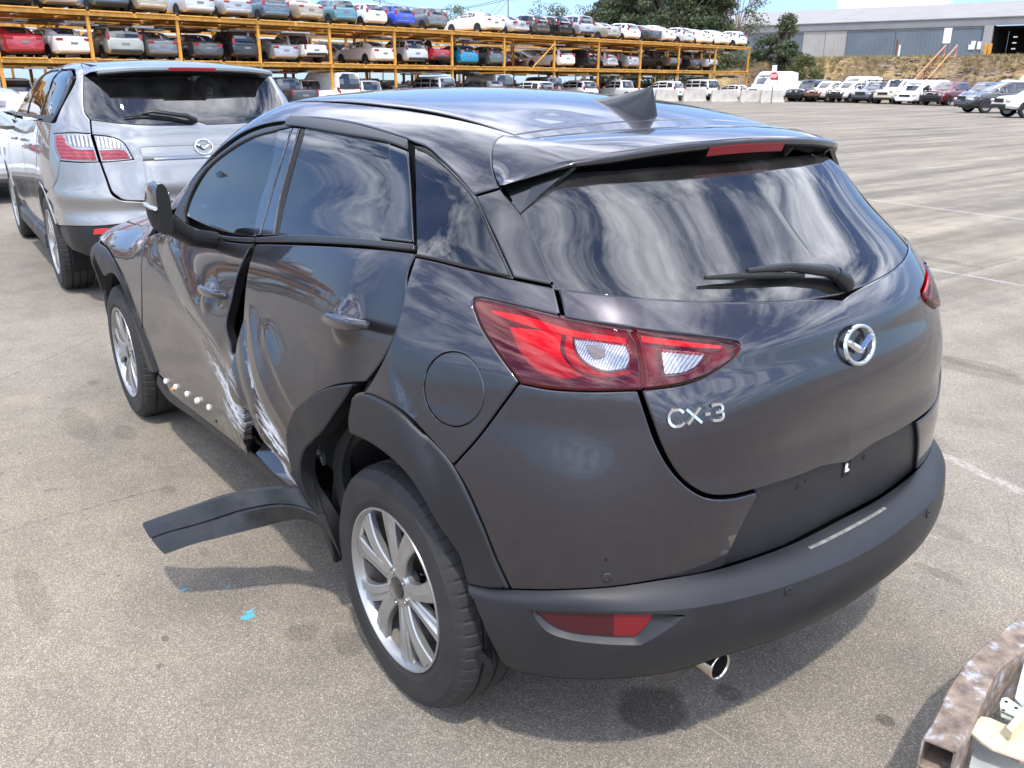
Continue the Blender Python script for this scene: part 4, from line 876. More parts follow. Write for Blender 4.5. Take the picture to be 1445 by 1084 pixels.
# wiper ------------------------------------------------------------------
gF = HOFF(.0)
def on_glass(px_, d): p = cast(gF, [px_])[0]; n_ = fgrad(gF, p[None])[0]; return p+n_*d
wp = [on_glass((1186, 398), .012), on_glass((1160, 390), .022), on_glass((1105, 386), .024), on_glass((1048, 390), .018)]
m = MB(); m.tube(wp, [.017, .015, .011, .006], 10); wa = m.build('wiper_arm', SATIN, hero, angle=50)
m = MB(); m.tube([on_glass((1194, 402), .0), on_glass((1184, 399), .014), on_glass((1170, 393), .022)], [.020, .019, .015], 12); m.build('arm_cover', SATIN, wa, angle=50)
bl = [on_glass(q, .014) for q in ((990, 398), (1030, 396), (1080, 394), (1128, 394))]; m = MB(); m.tube(bl, [.004, .007, .008, .005], 8); m.build('wiper_blade', RUBBER, wa, angle=50)
# door handles ---------------------------------------------------------------
def handle(px0, px1, cup, dd):
    a, b = cast(HF, [px0, px1]); N_ = np.array([0, 1, .05]); ba = dd((a+[.06, 0, 0])[None])[0]; bb = dd((b-[.06, 0, 0])[None])[0]; a = a+[0, ba, 0]; b = b+[0, bb, 0]
    m = MB(); ts = np.linspace(0, 1, 11); rws = []
    for t in ts:
        c = a+(b-a)*t; off = .030*math.sin(math.pi*min(1, max(0, t*1.0)))**.45+.002; hh = .018*(.55+.45*math.sin(math.pi*t)**.5); tk = .013
        rws.append([tuple(c+N_*(off+tk*math.cos(q))+np.array([0, 0, hh*math.sin(q)])) for q in np.linspace(0, 2*math.pi, 13)[:-1]])
    m.loft(rws, close=True); m.f += [tuple(range(12))[::-1], tuple(len(m.v)-12+i for i in range(12))]; m.m += [0, 0]
    hd = m.build('door_handle', PAINT, hero, angle=60)
handle((464, 445), (534, 456), (490, 450), rdent); handle((283, 406), (320, 417), (299, 414), fdent)
# door mirror -------------------------------------------------------------------
def at_y(px_, y): d = pray([px_])[0]; t = (y-CAM_POS[1])/d[1]; return CAM_POS+d*t
def mirror(s):
    # folded against the door: we see the back of the shell, its open end is towards us
    e0, e1 = at_y((224, 297), .99), at_y((201, 300), .96); zc_ = e0[2]; xr, xf = e0[0], max(e1[0], e0[0]+.13); m = MB(); rws = []
    for t, yo, yi, zh, zo in ((0, .992, .950, .080, 0), (.06, .996, .948, .084, 0), (.25, .995, .946, .084, -.002), (.5, .985, .942, .078, -.006), (.75, .968, .93, .062, -.012), (.92, .945, .915, .042, -.018), (1, .92, .904, .015, -.022)):
        x = xr+(xf-xr)*t; yc, yh = (yo+yi)/2, (yo-yi)/2
        rws.append([(x+.012*math.sin(q)*(1-t), s*(yc+yh*(abs(math.cos(q))**.7)*(1 if math.cos(q) > 0 else -1)), zc_+zo+zh*abs(math.sin(q))**.75*(1 if math.sin(q) > 0 else -.95)) for q in np.linspace(0, 2*math.pi, 33)[:-1]])
    m.loft(rws, close=True); m.f.append(tuple(range(32))[::-1]); m.m.append(1); m.f.append(tuple(range(len(m.v)-32, len(m.v)))); m.m.append(0)
    for k, f in enumerate(m.f[:-2]): m.m[k] = 0 if sum(m.v[i][2] for i in f)/len(f) > zc_+.004 else 1
    o = m.build('door_mirror', None, hero, mats=[PAINT, DARK], angle=50)
    m = MB(); m.box((xr+.07, s*.947, zc_), (.10, .006, .10), bev=.002); m.build('mirror_glass', plain('mirror_glass', (.8, .8, .8), rough=.02, metal=1) if s == 1 else MATS['mirror_glass'], o)
    m = MB(); m.tube([(xr+.05, s*.955, zc_-.05), (xr+.05, s*.88, zc_-.105), (xr+.06, s*.80, zc_-.125)], [.035, .030, .030], 10); m.build('mirror_arm', SATIN, o, angle=60)
    m = MB(); m.tube([(xr+.0, s*1.0, zc_+.006), (xr+.05, s*1.001, zc_+.005), (xr+(xf-xr)*.55, s*.985, zc_+.002)], .007, 8); m.build('mirror_indicator', plain('indicator_clear', (.55, .56, .58), rough=.15, coat=1) if s == 1 else MATS['indicator_clear'], o, angle=60)
mirror(1); mirror(-1)
# sill, clips and what the torn strip laid bare ------------------------------------
sill = P3([[(222, 529), (240.5, 554), (277, 583), (313, 610), (357, 641), (387, 669), (413, 689), (446, 702)], [(446, 702), (450, 716)], [(450, 716), (400, 694), (357, 655), (313, 622), (277, 594), (238, 566), (221, 542)]])
o = panel('sill', HOFF(.002), sill, CLAD, hero, Frame((0, .9, .3), (1.2, .85, .35)), h=.02, gap=0, roll=.006, drop=.006, thick=.05)
m = MB(); m.box((1.28, -.84, .32), (1.7, .03, .14), bev=.01); m.build('sill', CLAD, hero)
inn = P3([[(361, 640), (383, 613)], [(383, 613), (402, 622), (420, 644)], [(420, 644), (436, 689)], [(436, 689), (413, 688), (387, 668), (361, 640)]])
_i = [at_y(q, y) for q, y in zip([(361, 640), (372, 626), (384, 613), (403, 622), (420, 644), (430, 668), (437, 690), (413, 688), (387, 668)], (.865, .84, .815, .81, .815, .835, .86, .872, .872))]
m = MB(); m.add([tuple(p) for p in _i]+[tuple(p-np.array([0, .02, .01])) for p in _i], [tuple(range(9))]+[(i, (i+1) % 9, 9+(i+1) % 9, 9+i) for i in range(9)]); m.build('inner_sill', PAINT, hero)
0 and panel('inner_sill', HOFF(-.012), inn, PAINT, hero, Frame((0, .9, .4), (.6, .8, .4)), h=.012, gap=0, roll=.004, thick=.02, disp=lambda P: .008*gauss(P[:, 0]-.62, .05)+.38*(.44-P[:, 2]))
for px_ in ((235, 538), (249, 546), (265, 556), (281, 565), (297, 574.5), (316, 582)):
    p = cast(HF, [px_])[0]; p[1] += fdent(p[None])[0]+(.007 if px_[0] > 275 else 0)
    m = MB(); m.lathe([(-.010, .0125), (.004, .0125), (.005, .010), (.008, .009), (.009, .006), (.009, .0001)], (0, 0, 0), 'y', 14); o = m.build('moulding_clip', WHITEP, hero); o.location = tuple(p+[0, .002, 0])
for px_, mt_ in (((245, 549), ORANGEP), ((307, 594), DARK), ((349, 622), STEEL), ((391, 635), WHITEP), ((421, 663), WHITEP), ((375, 597), STEEL)):
    p = cast(HF, [px_])[0]; p[1] += (fdent if px_[0] < 360 else lambda q: [.004])(p[None])[0]
    m = MB(); m.lathe([(-.006, .010), (.002, .010), (.006, .006), (.010, .004), (.010, .0001)], (0, 0, 0), 'y', 8); o = m.build('broken_clip', mt_, hero); o.location = tuple(p+[0, .002, 0])
# the torn strip, still held at the rear arch -------------------------------------
def at_y(px_, y): d = pray([px_])[0]; t = (y-CAM_POS[1])/d[1]; return CAM_POS+d*t
ys_ = [.87, .885, .92, .97, 1.04, 1.12, 1.18, 1.235]
top = np.array([at_y(q, y) for q, y in zip([(440, 672), (425, 687), (400, 688), (360, 691), (320, 699), (270, 716), (235, 727), (200, 740)], ys_)])
low = np.array([at_y(q, y-.015) for q, y in zip([(484, 792), (455, 745), (425, 735), (385, 741), (345, 751), (300, 763), (265, 772), (233, 783)], ys_)])
top, low = catrom(top, .02), catrom(low, .02); n = 36; top, low = arcs(top, n), arcs(low, n); rw = []
for t, b in ((0, -.012), (.03, 0), (.2, .006), (.42, .010), (.46, .004), (.52, .010), (.8, .006), (.97, 0), (1, -.010)):
    q = top*(1-t)+low*t; nrm = np.array([-.75, .6, .1]); q = q+nrm*b
    q += np.array([0, 0, 1])*(.0012*np.sin(np.linspace(0, 13, n)+t*4))[:, None]; rw.append(q)
rw[3][-1] += (rw[4][-1]-rw[4][-2])*.1
m = MB(); m.loft([[tuple(p) for p in r] for r in rw]); m.loft([[tuple(p+np.array([.003, -.003, 0])) for p in r] for r in rw][::-1])
TORN = plain('torn_plastic', (.012, .0125, .013), rough=.42, bump=.4, bscale=90, var=.35, vscale=25, rvar=.12); TORNM = plain('torn_metal', (.30, .31, .33), rough=.35, metal=.7, var=.6, vscale=70, bump=.5, bscale=120)
m.build('torn_sill_moulding', TORN, hero, angle=35, recalc=False)
# ragged bare edges where the doors tore
for px_, w_, nm in (([(366, 566), (374, 572), (385, 578), (389, 592), (399, 606), (410, 620), (424, 640), (432, 662)], .016, 'torn_edge'), ([(369, 574), (366, 590), (372, 604), (365, 622), (360, 638)], .012, 'torn_edge'), ([(352, 560), (361, 572), (367, 586)], .010, 'torn_edge'), ([(383, 596), (396, 612), (402, 634), (410, 655)], .010, 'torn_edge')):
    P_ = cast(HF, catrom(px_, 2)); rj = np.random.default_rng(len(px_)); P_ = P_+rj.uniform(-.005, .005, P_.shape)+np.stack([0*P_[:, 0], rdent(P_)-.004, 0*P_[:, 0]], 1); ribbon(nm, P_, np.repeat([[.1, .95, .25]], len(P_), 0)+rj.uniform(-.3, .3, P_.shape), w_, .004, TORNM, hero)
# wheel wells, floor, inner shell ---------------------------------------------------
def well(x, s):
    m = MB(); m.lathe([(-.34, .0001), (-.34, .385), (-.02, .385), (.0, .40)], (x, .0, .34), 'y', 40); 
    m.v = [(a, s*(b+.82), max(c, .30)) for a, b, c in m.v]; return m.build('wheel_well', DARK, hero, smooth=False)
for x in (0, 2.57):
    for s in (1, -1): well(x, s)
m = MB(); m.box((1.28, 0, .27), (1.70, 1.50, .10)); m.box((-.35, 0, .40), (.40, .9, .12)); m.box((1.2, 0, .9-.25), (3.5, .9, .04)); m.box((2.85, 0, .5), (.5, 1.0, .4)); m.box((2.15, 0, .75), (.06, 1.3, .4))
m.box((-.57, 0, .74), (.04, .8, .4)); m.box((-.18, .66, .74), (.4, .04, .30)); m.box((-.18, -.66, .74), (.4, .04, .30))
m.build('floor_pan', DARK, hero)
shell = np.array([(2.0,.7,.95),(1.9,.7,.40),(.5,.7,.40),(.40,.7,.62),(.15,.7,.84),(.0,.7,1.12),(.9,.7,1.02)])
panel('door_inner_shell', HOFF(-.13), shell, DARK, hero, FS, h=.06, thick=.01)
for s in (-1,): pass
# body strip behind the doors' gap
dl2 = P3([[(584, 362), (572, 403), (560, 444), (546, 485), (520, 533), (497, 575)], [(497, 575), (480, 580)], [(480, 575), (505, 530), (535, 480), (550, 440), (560, 400), (572, 361)]])
panel('door_seal', HOFF(-.04), dl2, DARK, hero, FS, h=.03, thick=.02)
# wheels --------------------------------------------------------------------------------
def make_wheel():
    w = empty('wheel', (0, 0, 0)); w.parent = hero
    prof = [(-.100, .218), (-.107, .262), (-.100, .298), (-.088, .318), (-.070, .3255), (-.055, .327), (-.049, .327), (-.048, .319), (-.041, .319), (-.040, .328), (-.004, .329), (-.003, .321), (.003, .321), (.004, .329), (.040, .328), (.041, .319), (.048, .319), (.049, .327), (.055, .327), (.070, .3255), (.088, .318), (.096, .306), (.1015, .296), (.1035, .294), (.1065, .275), (.1068, .262), (.1050, .248), (.1055, .246), (.103, .234), (.1015, .232), (.100, .224), (.096, .218)]
    n = 360; m = MB(); m.lathe(prof, (0, 0, 0), 'y', n)
    vs = []
    for j, (o_, r) in enumerate(prof):
        for i in range(n):
            a = 2*math.pi*i/n; rr2 = r
            if r > .3 and abs(o_) > .049 and r < .3271 or (r > .322 and abs(o_) <= .049 and False):
                if (i+(2 if o_ < 0 else 0)) % 6 == 0: rr2 -= .0035
            if abs(o_-.02) < .03 and r > .32 and (i % 9) == 4: rr2 -= .0
            z = rr2*math.sin(a); vs.append((rr2*math.cos(a), o_+(0.004*max(0, -z-.27)/.05 if o_ > .09 else 0), max(z, -.3195)))
    m.v = vs; m.build('tyre', TYRE, w, angle=30)
    # rim barrel and lip
    m = MB(); m.lathe([(.096, .2195), (.1000, .2215), (.1035, .2205), (.1035, .2160), (.098, .2125), (.080, .2040), (.075, .2035)], (0, 0, 0), 'y', 72); rim_ = m.build('rim', ALLOY, w, angle=35)
    m = MB(); m.lathe([(.0755, .2037), (.03, .195), (-.06, .190), (-.095, .2150)], (0, 0, 0), 'y', 72); m.build('rim_barrel', plain('dusty_barrel', (.20, .18, .155), rough=.55, metal=.3, var=.3, vscale=25), rim_, angle=35)
    # ten blades in five pairs
    for k in range(5):
        for s in (-1, 1):
            m = MB(); rws = []; a0 = math.radians(90+72*k+9+s*15.0); bend = s*math.radians(2.0)
            for t in np.linspace(0, 1, 9):
                r = .052+(.2085-.052)*t; a = a0-s*math.radians(7)*(1-t)+bend*t*t; wd = .0215+.003*abs(t-.35)+.014*max(0, t-.5)**1.3*1.6; ys = .086+.006*math.sin(math.pi*t)+.006*t; dpt = .026-.008*t
                c, sn = math.cos(a), math.sin(a); tx, tz = -sn, c
                sec = [(-1, -dpt), (-1, -.005), (-.86, -.001), (-.1, -.003*s-.003), (.05, .0015), (.86, -.001), (1, -.005), (1, -dpt)]
                rws.append([(c*r+tx*u*wd, ys+v+(.006*(1-abs(u))*0), sn*r+tz*u*wd) for u, v in sec])
            m.loft(rws); m.build('spoke', ALLOY, w, angle=25)
    m = MB(); m.lathe([(.050, .064), (.078, .062), (.086, .054), (.088, .036), (.086, .0305), (.07, .03)], (0, 0, 0), 'y', 48)
    m.build('hub', ALLOY, w, angle=35)
    m = MB(); m.lathe([(.082, .031), (.0895, .030), (.0915, .026), (.092, .0001)], (0, 0, 0), 'y', 40); hc = m.build('hub_cap', GLOSSB, w, angle=35)
    e_ = empty('cap_badge'); e_.parent = hc; e_.matrix_local = Matrix.Translation((0, .0922, 0)) @ Matrix(((-1, 0, 0, 0), (0, 0, 1, 0), (0, 1, 0, 0), (0, 0, 0, 1)))
    o = emblem(e_, .021, .0185, CHROME, 'cap_emblem', .002); o.parent = hc; o.matrix_local = e_.matrix_local; bpy.data.objects.remove(e_)
    for k in range(5):
        a = math.radians(90+72*k+45); m = MB(); m.lathe([(.060, .0095), (.0885, .0095), (.0885, .006), (.078, .005), (.078, .0001)], (.044*math.cos(a)*1.0, 0, .044*math.sin(a)), 'y', 10); m.build('wheel_nut', STEEL, w)
    m = MB(); m.lathe([(.0, .0001), (.0, .135), (-.012, .135), (-.02, .08), (-.02, .0001)], (0, 0, 0), 'y', 40); m.build('brake_disc', plain('brake_disc', (.10, .085, .075), rough=.45, metal=.7) if 'brake_disc' not in MATS else MATS['brake_disc'], w, angle=35)
    m = MB(); m.lathe([(-.03, .0001), (-.03, .19), (-.05, .19)], (0, 0, 0), 'y', 40); m.build('dust_shield', DARK, w)
    m = MB(); m.tube([(.15*math.cos(R(-52)), .05, .15*math.sin(R(-52))), (.172*math.cos(R(-52)), .072, .172*math.sin(R(-52)))], .005, 8); m.build('valve', RUBBER, w)
    return w
wh = make_wheel(); kids = tree(wh)
WY = .748
wh.location = (0, WY, .3195)
w2 = copy_tree(wh, kids, hero); w2.location = (2.57, WY, .3195); w2.rotation_euler = (0, R(31), R(-1.5))
w3 = copy_tree(wh, kids, hero); w3.location = (0, -WY, .3195); w3.rotation_euler = (0, 0, math.pi)
w4 = copy_tree(wh, kids, hero); w4.location = (2.57, -WY, .3195); w4.rotation_euler = (0, 0, math.pi)
# interior --------------------------------------------------------------------------------
def seat(x, y, front=True):
    m = MB(); Mx = Matrix.Rotation(R(-14), 4, 'Y')
    m.box((x+.22, y, .55), (.50, .50, .16), bev=.06); m.box((x-.08, y, .86), (.14, .48, .62), M=Mx, bev=.06); m.box((x-.17, y, 1.24), (.09, .25, .17), M=Mx, bev=.04); m.box((x-.155, y-.06, 1.13), (.012, .012, .12)); m.box((x-.155, y+.06, 1.13), (.012, .012, .12))
    return m.build('seat', SEATM, hero, angle=30)
seat(1.22, .36); seat(1.22, -.36)
m = MB(); m.box((.62, 0, .58), (.46, 1.22, .16), bev=.05); m.box((.30, 0, .84), (.14, 1.2, .56), M=Matrix.Rotation(R(-16), 4, 'Y'), bev=.05)
for y in (.38, 0, -.38): m.box((.20, y, 1.17), (.08, .24, .12), bev=.03)
m.build('rear_seat', SEATM, hero, angle=30)
m = MB(); m.box((1.92, 0, .93), (.42, 1.36, .18), bev=.06); m.box((1.35, 0, .62), (.9, .2, .2), bev=.04); m.build('dashboard', INTM, hero, angle=30)
m = MB(); m.lathe([(0, .175), (.012, .188), (0, .2), (-.012, .188)], (0, 0, 0), 'x', 32, closed=True); m.box((0, 0, 0), (.03, .12, .10), bev=.02); m.box((0, 0, 0), (.012, .36, .03)); sw_ = m.build('steering_wheel', INTM, hero, angle=40); sw_.location = (1.62, -.36, .93); sw_.rotation_euler = (0, R(-22), 0)
m = MB(); m.box((-.15, 0, .98), (.55, 1.12, .02)); m.build('parcel_shelf', INTM, hero)
# ------------------------------------------------------------------ silver wagon parked ahead
SO = np.array([5.69, -.393, 0.]); ST = R(-3.5); SRM = np.array([[math.cos(ST), -math.sin(ST), 0], [math.sin(ST), math.cos(ST), 0], [0, 0, 1]])
def s_loc(P): return (P-SO)@SRM
def s_wld(P): return np.asarray(P)@SRM.T+SO
VX = [-1.2, -.9, -.6, -.2, .4, 1.0, 1.6, 2.2, 2.8, 3.3, 3.8]
VW = Tab(VX, [[.25]*11, [.55]*11, [.85]*11, [1.05]*11, [1.34, 1.34, 1.33, 1.32, 1.30, 1.28, 1.265, 1.25, 1.2, 1.14, 1.0], [1.50]*11, [1.63]*11, [1.73]*11],
         [[.78, .85, .88, .90, .90, .90, .90, .89, .90, .86, .70], [.82, .90, .935, .955, .95, .95, .95, .95, .965, .92, .76], [.84, .91, .95, .968, .965, .965, .965, .965, .965, .92, .76], [.83, .90, .94, .955, .955, .955, .955, .95, .94, .88, .72],
          [.75, .82, .86, .885, .89, .89, .89, .88, .84, .76, .6], [.66, .73, .775, .795, .795, .785, .765, .73, .66, .6, .5], [.58, .65, .70, .72, .715, .695, .665, .62, .55, .5, .4], [.46, .53, .57, .585, .585, .57, .55, .50, .45, .4, .3]])
VY = [0, .3, .5, .65, .8, .95]
VR = Tab(VY, [[.3]*6, [.55]*6, [.8]*6, [1.0]*6, [1.15]*6, [1.30]*6, [1.45]*6, [1.62]*6, [1.78]*6],
         [[-1.06, -1.05, -1.02, -.96, -.86, -.64], [-1.14, -1.13, -1.09, -1.03, -.92, -.70], [-1.10, -1.09, -1.06, -1.0, -.89, -.68], [-1.06, -1.05, -1.02, -.96, -.85, -.63], [-1.04, -1.03, -1.0, -.93, -.81, -.57],
          [-1.0, -.99, -.955, -.88, -.75, -.47], [-.91, -.90, -.865, -.79, -.64, -.33], [-.79, -.78, -.74, -.66, -.5, -.18], [-.66, -.65, -.61, -.53, -.38, -.05]])
VT = Spl([-1.1, -.75, -.4, 0, .6, 1.2, 1.55, 1.9, 2.3, 2.6, 3.2, 3.6, 3.9], [1.60, 1.672, 1.705, 1.72, 1.722, 1.69, 1.62, 1.455, 1.26, 1.17, 1.10, .98, .8])
def suv_L(P, off=0.):
    x, y, z = P[:, 0], np.abs(P[:, 1]), P[:, 2]
    a = rmax(y-VW(x, z), VR(np.minimum(y, .95), z)-x, .06); a = rmax(a, x-(3.72-.8*np.clip(y-.2, 0, 1)**2.2), .15)
    a = rmax(a, (z-(VT(x)-.10*y*y-.2*np.maximum(y-.5, 0)**2))*.95, .08); return np.maximum(a, .18-z)-off
def SW_(off=0.): return lambda P: suv_L(s_loc(P), off)
def SL_(off=0.): return lambda P: suv_L(P, off)
def PS(pcs, off=0., step=1.2, close=True):
    out = []
    for s in pcs: out.append(s_loc(cast(SW_(off), catrom(s, step))) if len(s[0]) == 2 else catrom(s, .03))
    Q = []
    for i, q in enumerate(out):
        if not close and i == len(out)-1: Q.append(q[~np.isnan(q).any(1)]); break
        nx = out[(i+1) % len(out)][0]; q = q[~np.isnan(q).any(1)]
        if len(q) == 0: continue
        if np.linalg.norm(q[-1]-nx) < .006: q = q[:-1]
        elif np.linalg.norm(q[-1]-nx) > .06: k = int(np.linalg.norm(q[-1]-nx)/.04); q = np.vstack([q, q[-1]+(nx-q[-1])*np.linspace(0, 1, k+2)[1:-1, None]])
        Q.append(q)
    return np.vstack(Q)
suv = empty('parked_wagon', tuple(SO), ST)
tag(suv, 'silver large wagon parked ahead of the crashed car, tailgate towards us', 'car')
GS = Frame((0, .9, .42), (.5, .8, 1.4)); GSS = Frame((0, 1, .05), (.5, .9, .8)); GR = Frame((-1, 0, .1), (-1, 0, 1)); GC = Frame((-.72, .68, .1), (-.9, .7, .8)); GRG = Frame((-.88, 0, .45), (-.9, 0, 1.45)); GQ = Frame((-.4, .9, .2), (-.4, .85, 1.1))
SVB = SILVER
def sp_(name, off, ol, mt, fr, mir=True, **k):
    o = panel(name, SL_(off), ol, mt, suv, fr, **k)
    if mir: mirror_copy(o)
    return o
# side glass: first traced panes, the front one completed forward
sp_('front_door_glass', -.004, PS([[(1.95, .86, 1.29), (2.02, .84, 1.32), (1.62, .78, 1.53), (1.40, .75, 1.60), (1.02, .74, 1.635), (.98, .87, 1.30)]]), GLASS, GS, h=.06, gap=.0, thick=.004)
sp_('rear_door_glass', -.004, PS([[(.93, .87, 1.30), (.94, .74, 1.635), (.05, .74, 1.635), (.02, .87, 1.31)]]), GLASS, GS, h=.06, gap=0, thick=.004)
sp_('quarter_glass', -.004, PS([[(-.04, .87, 1.315), (0, .74, 1.635), (-.45, .72, 1.62), (-.60, .74, 1.57), (-.56, .85, 1.33)]]), GLASS, GS, h=.05, gap=0, thick=.004)
sp_('window_surround', .002, PS([[(2.1, .86, 1.27), (1.66, .78, 1.545), (1.40, .75, 1.635), (.9, .73, 1.655), (0, .72, 1.655), (-.46, .715, 1.635), (-.62, .74, 1.575), (-.575, .86, 1.315), (0, .88, 1.29), (.95, .88, 1.275), (2.1, .88, 1.255)]]), SATIN, GS, h=.05, gap=0, thick=.02,
    holes=[PS([[(1.95, .86, 1.29), (1.62, .78, 1.53), (1.40, .75, 1.60), (1.02, .74, 1.635), (.98, .87, 1.30)]]), PS([[(.93, .87, 1.30), (.94, .74, 1.635), (.05, .74, 1.635), (.02, .87, 1.31)]]), PS([[(-.04, .87, 1.315), (0, .74, 1.635), (-.45, .72, 1.62), (-.60, .74, 1.57), (-.56, .85, 1.33)]])])
# painted flanks
def lst(*p): return [(a, .9, b) for a, b in p]
AR = [(.53*0+.47*math.cos(a), .9, .38+.44*math.sin(a)) for a in np.linspace(.1, math.pi-.5, 16)]
AFr = [(2.875+.47*math.cos(a), .9, .38+.44*math.sin(a)) for a in np.linspace(.2, math.pi-.1, 16)]
sp_('rear_door', 0, PS([lst((.98, 1.255), (.0, 1.28)), lst((.0, 1.28), (.05, .98), (.30, .86), (.50, .62), (.55, .40)), lst((.55, .40), (1.0, .38)), lst((1.0, .38), (.97, .9), (.98, 1.255))]), SVB, GSS, h=.04)
sp_('front_door', 0, PS([lst((2.02, 1.25), (.99, 1.255)), lst((.99, 1.255), (.98, .9), (1.01, .38)), lst((1.01, .38), (2.25, .38)), lst((2.25, .38), (2.27, .8), (2.18, 1.15), (2.02, 1.25))]), SVB, GSS, h=.04)
sp_('front_wing', 0, PS([lst((2.22, 1.16), (2.6, 1.13), (3.2, 1.05), (3.45, .96)), lst((3.45, .9), (3.36, .55)), [p for p in AFr], lst((2.42, .38), (2.27, .38)), lst((2.27, .4), (2.28, .8), (2.22, 1.15))]), SVB, GSS, h=.05)
qs = PS([[(-.62, .86, 1.30), (-.66, .73, 1.575), (-.48, .71, 1.645), (0, .72, 1.66), (.9, .73, 1.66), (1.40, .75, 1.64), (1.7, .74, 1.55), (2.1, .80, 1.30)], [(2.12, .72, 1.28), (1.75, .66, 1.52), (1.45, .60, 1.66), (.9, .56, 1.70), (0, .56, 1.70), (-.62, .54, 1.68)], [(100, 84.5), (113, 88), (117, 96), (118, 105)], [(118, 105), (117, 133), (119, 159), (126, 169)], [(126, 169), (128, 188.5)], [(128, 188.5), (103, 187), (75, 188.3)], [(75, 188.3), (77.5, 213), (83.5, 227)], [(83.5, 228), (79, 256), (68, 271)]]+[[p for p in AR[::-1]][6:]]+[lst((.46, .48), (.50, .62), (.30, .86), (.04, .98), (-.01, 1.28)), lst((-.01, 1.28), (-.6, 1.29))], step=1.5)
sp_('rear_quarter', 0, qs, SVB, GQ, h=.03, gap=.0015)
rf = np.vstack([catrom([(1.60, 0, 1.6), (1.56, .3, 1.6), (1.44, .59, 1.6)], .05)[:-1], catrom([(1.44, .59, 1.6), (.9, .555, 1.7), (0, .555, 1.7), (-.62, .535, 1.6)], .05)[:-1], catrom([(-.62, .535, 1.6), (-.66, .3, 1.6), (-.67, 0, 1.6)], .05)])
sp_('roof', 0, sym(rf), SVB, FTOP, mir=False, h=.06)
sp_('bonnet', 0, sym(np.vstack([catrom([(2.42, 0, 1.2), (2.36, .4, 1.2), (2.22, .75, 1.2)], .08)[:-1], catrom([(2.25, .76, 1.2), (2.8, .76, 1.1), (3.3, .70, 1.0), (3.45, .62, 1.)], .08)[:-1], catrom([(3.45, .62, 1.), (3.6, .3, 1.), (3.63, 0, 1.)], .08)])), SVB, FTOP, mir=False, h=.08)
sp_('windscreen', -.004, sym(np.vstack([catrom([(1.63, 0, 1.6), (1.60, .3, 1.6), (1.47, .57, 1.6)], .08)[:-1], catrom([(1.49, .60, 1.6), (1.8, .68, 1.6), (2.15, .74, 1.3)], .08)[:-1], catrom([(2.15, .74, 1.3), (2.33, .4, 1.2), (2.39, 0, 1.2)], .08)])), GLASS, Frame((.5, 0, .86), (2, 0, 1.4), up=(-.86, 0, .5)), mir=False, h=.08, gap=0, thick=.005)
sp_('front_bumper', 0, sym(np.vstack([catrom([(3.66, 0, .9), (3.6, .4, .9), (3.47, .8, .86)], .08)[:-1], catrom([(3.40, .88, .8), (3.38, .9, .3)], .08)[:-1], catrom([(3.38, .88, .3), (3.7, .4, .3), (3.75, 0, .3)], .08)])), SVB, Frame((1, 0, .1), (3.5, 0, .6)), mir=False, h=.08)
# tail
bu_ = PS([[(84, 227.5), (110, 229.5), (139.5, 229)], [(140.5, 229.5), (148, 250), (157, 272.5), (164, 279), (172, 283), (206, 285.5)]], close=False)
bl_ = PS([[(165, 317), (132, 319.5), (84, 318.5)], [(83, 318), (75, 303), (69.5, 290), (66, 276)], [(68, 271), (79, 256.5), (83.5, 228)]], close=False)
bu_c = np.vstack([bu_, [(bu_[-1][0]-.01, 0, bu_[-1][2])], [(bl_[0][0]-.02, 0, bl_[0][2])], bl_]); mm = bl_[::-1]*[1, -1, 1]; 
full = np.vstack([bu_[bu_[:, 1] > 0], (bu_*[1, -1, 1])[::-1], (bl_*[1, -1, 1])[::-1], bl_])
BSV = Stadium(-.1, .95)
panel('rear_bumper', SL_(0), full, SVB, suv, BSV, h=.035, disp=lambda P: .012*gauss(P[:, 2]-.70, .06)-.012*gauss(P[:, 2]-.80, .05))
lo_ = PS([[(84, 319.5), (132, 320.5), (165, 318)], ], close=False); lo2 = PS([[(132, 364), (100.8, 353)], [(100, 352), (91, 342), (83, 322)]], close=False)
full = np.vstack([lo_, (lo_*[1, -1, 1])[::-1], (lo2*[1, -1, 1])[::-1], lo2])
panel('lower_rear_bumper', SL_(-.006), full, CLAD, suv, BSV, h=.04, gap=0)
sp_('rear_reflector', .002, PS([[(133, 324), (145, 322.5), (158, 323)], [(157, 330), (131, 331.5)], [(131, 331.5), (133, 324)]]), plain('reflector_wagon', (.55, .02, .02), rough=.2, coat=1), GC, h=.03, gap=0, roll=.003, thick=.01)
tgs = np.vstack([[(-1.0, 0, 1.29)], PS([[(270, 176.5), (227, 177), (174, 175), (128, 169.5)], [(128, 170), (130, 190.5)], [(132, 190), (156, 193), (173, 200), (189, 225)], [(189, 226), (165, 228), (143, 229.5)], [(143, 229.5), (150, 249), (159, 271), (166, 277), (174, 281.5), (206, 283.5)]], close=False)])
tgs = np.vstack([tgs[tgs[:, 1] >= 0], [(-1.1, 0, .742)]])
panel('tailgate', SL_(0), sym(tgs), SVB, suv, GR, h=.03, gap=.0015, disp=lambda P: -.022*sig((.44-np.abs(P[:, 1]))/.02)*sig((P[:, 2]-.83)/.02)*sig((1.045-P[:, 2])/.015)+.006*gauss(P[:, 2]-1.2, .03))
rgs = np.vstack([[(-.76, 0, 1.655)], catrom([(-.755, .3, 1.65), (-.70, .60, 1.63)], .05), PS([[(119, 108), (118, 133), (120, 158), (127.5, 168)], [(128, 168.5), (174, 174), (227, 176), (270, 175.5)]], close=False)]); rgs = np.vstack([rgs[rgs[:, 1] >= 0], [(-1.0, 0, 1.295)]])
panel('rear_glass', SL_(-.004), sym(rgs), GLASSR, suv, GRG, h=.05, gap=-.002, roll=.003, thick=.004)
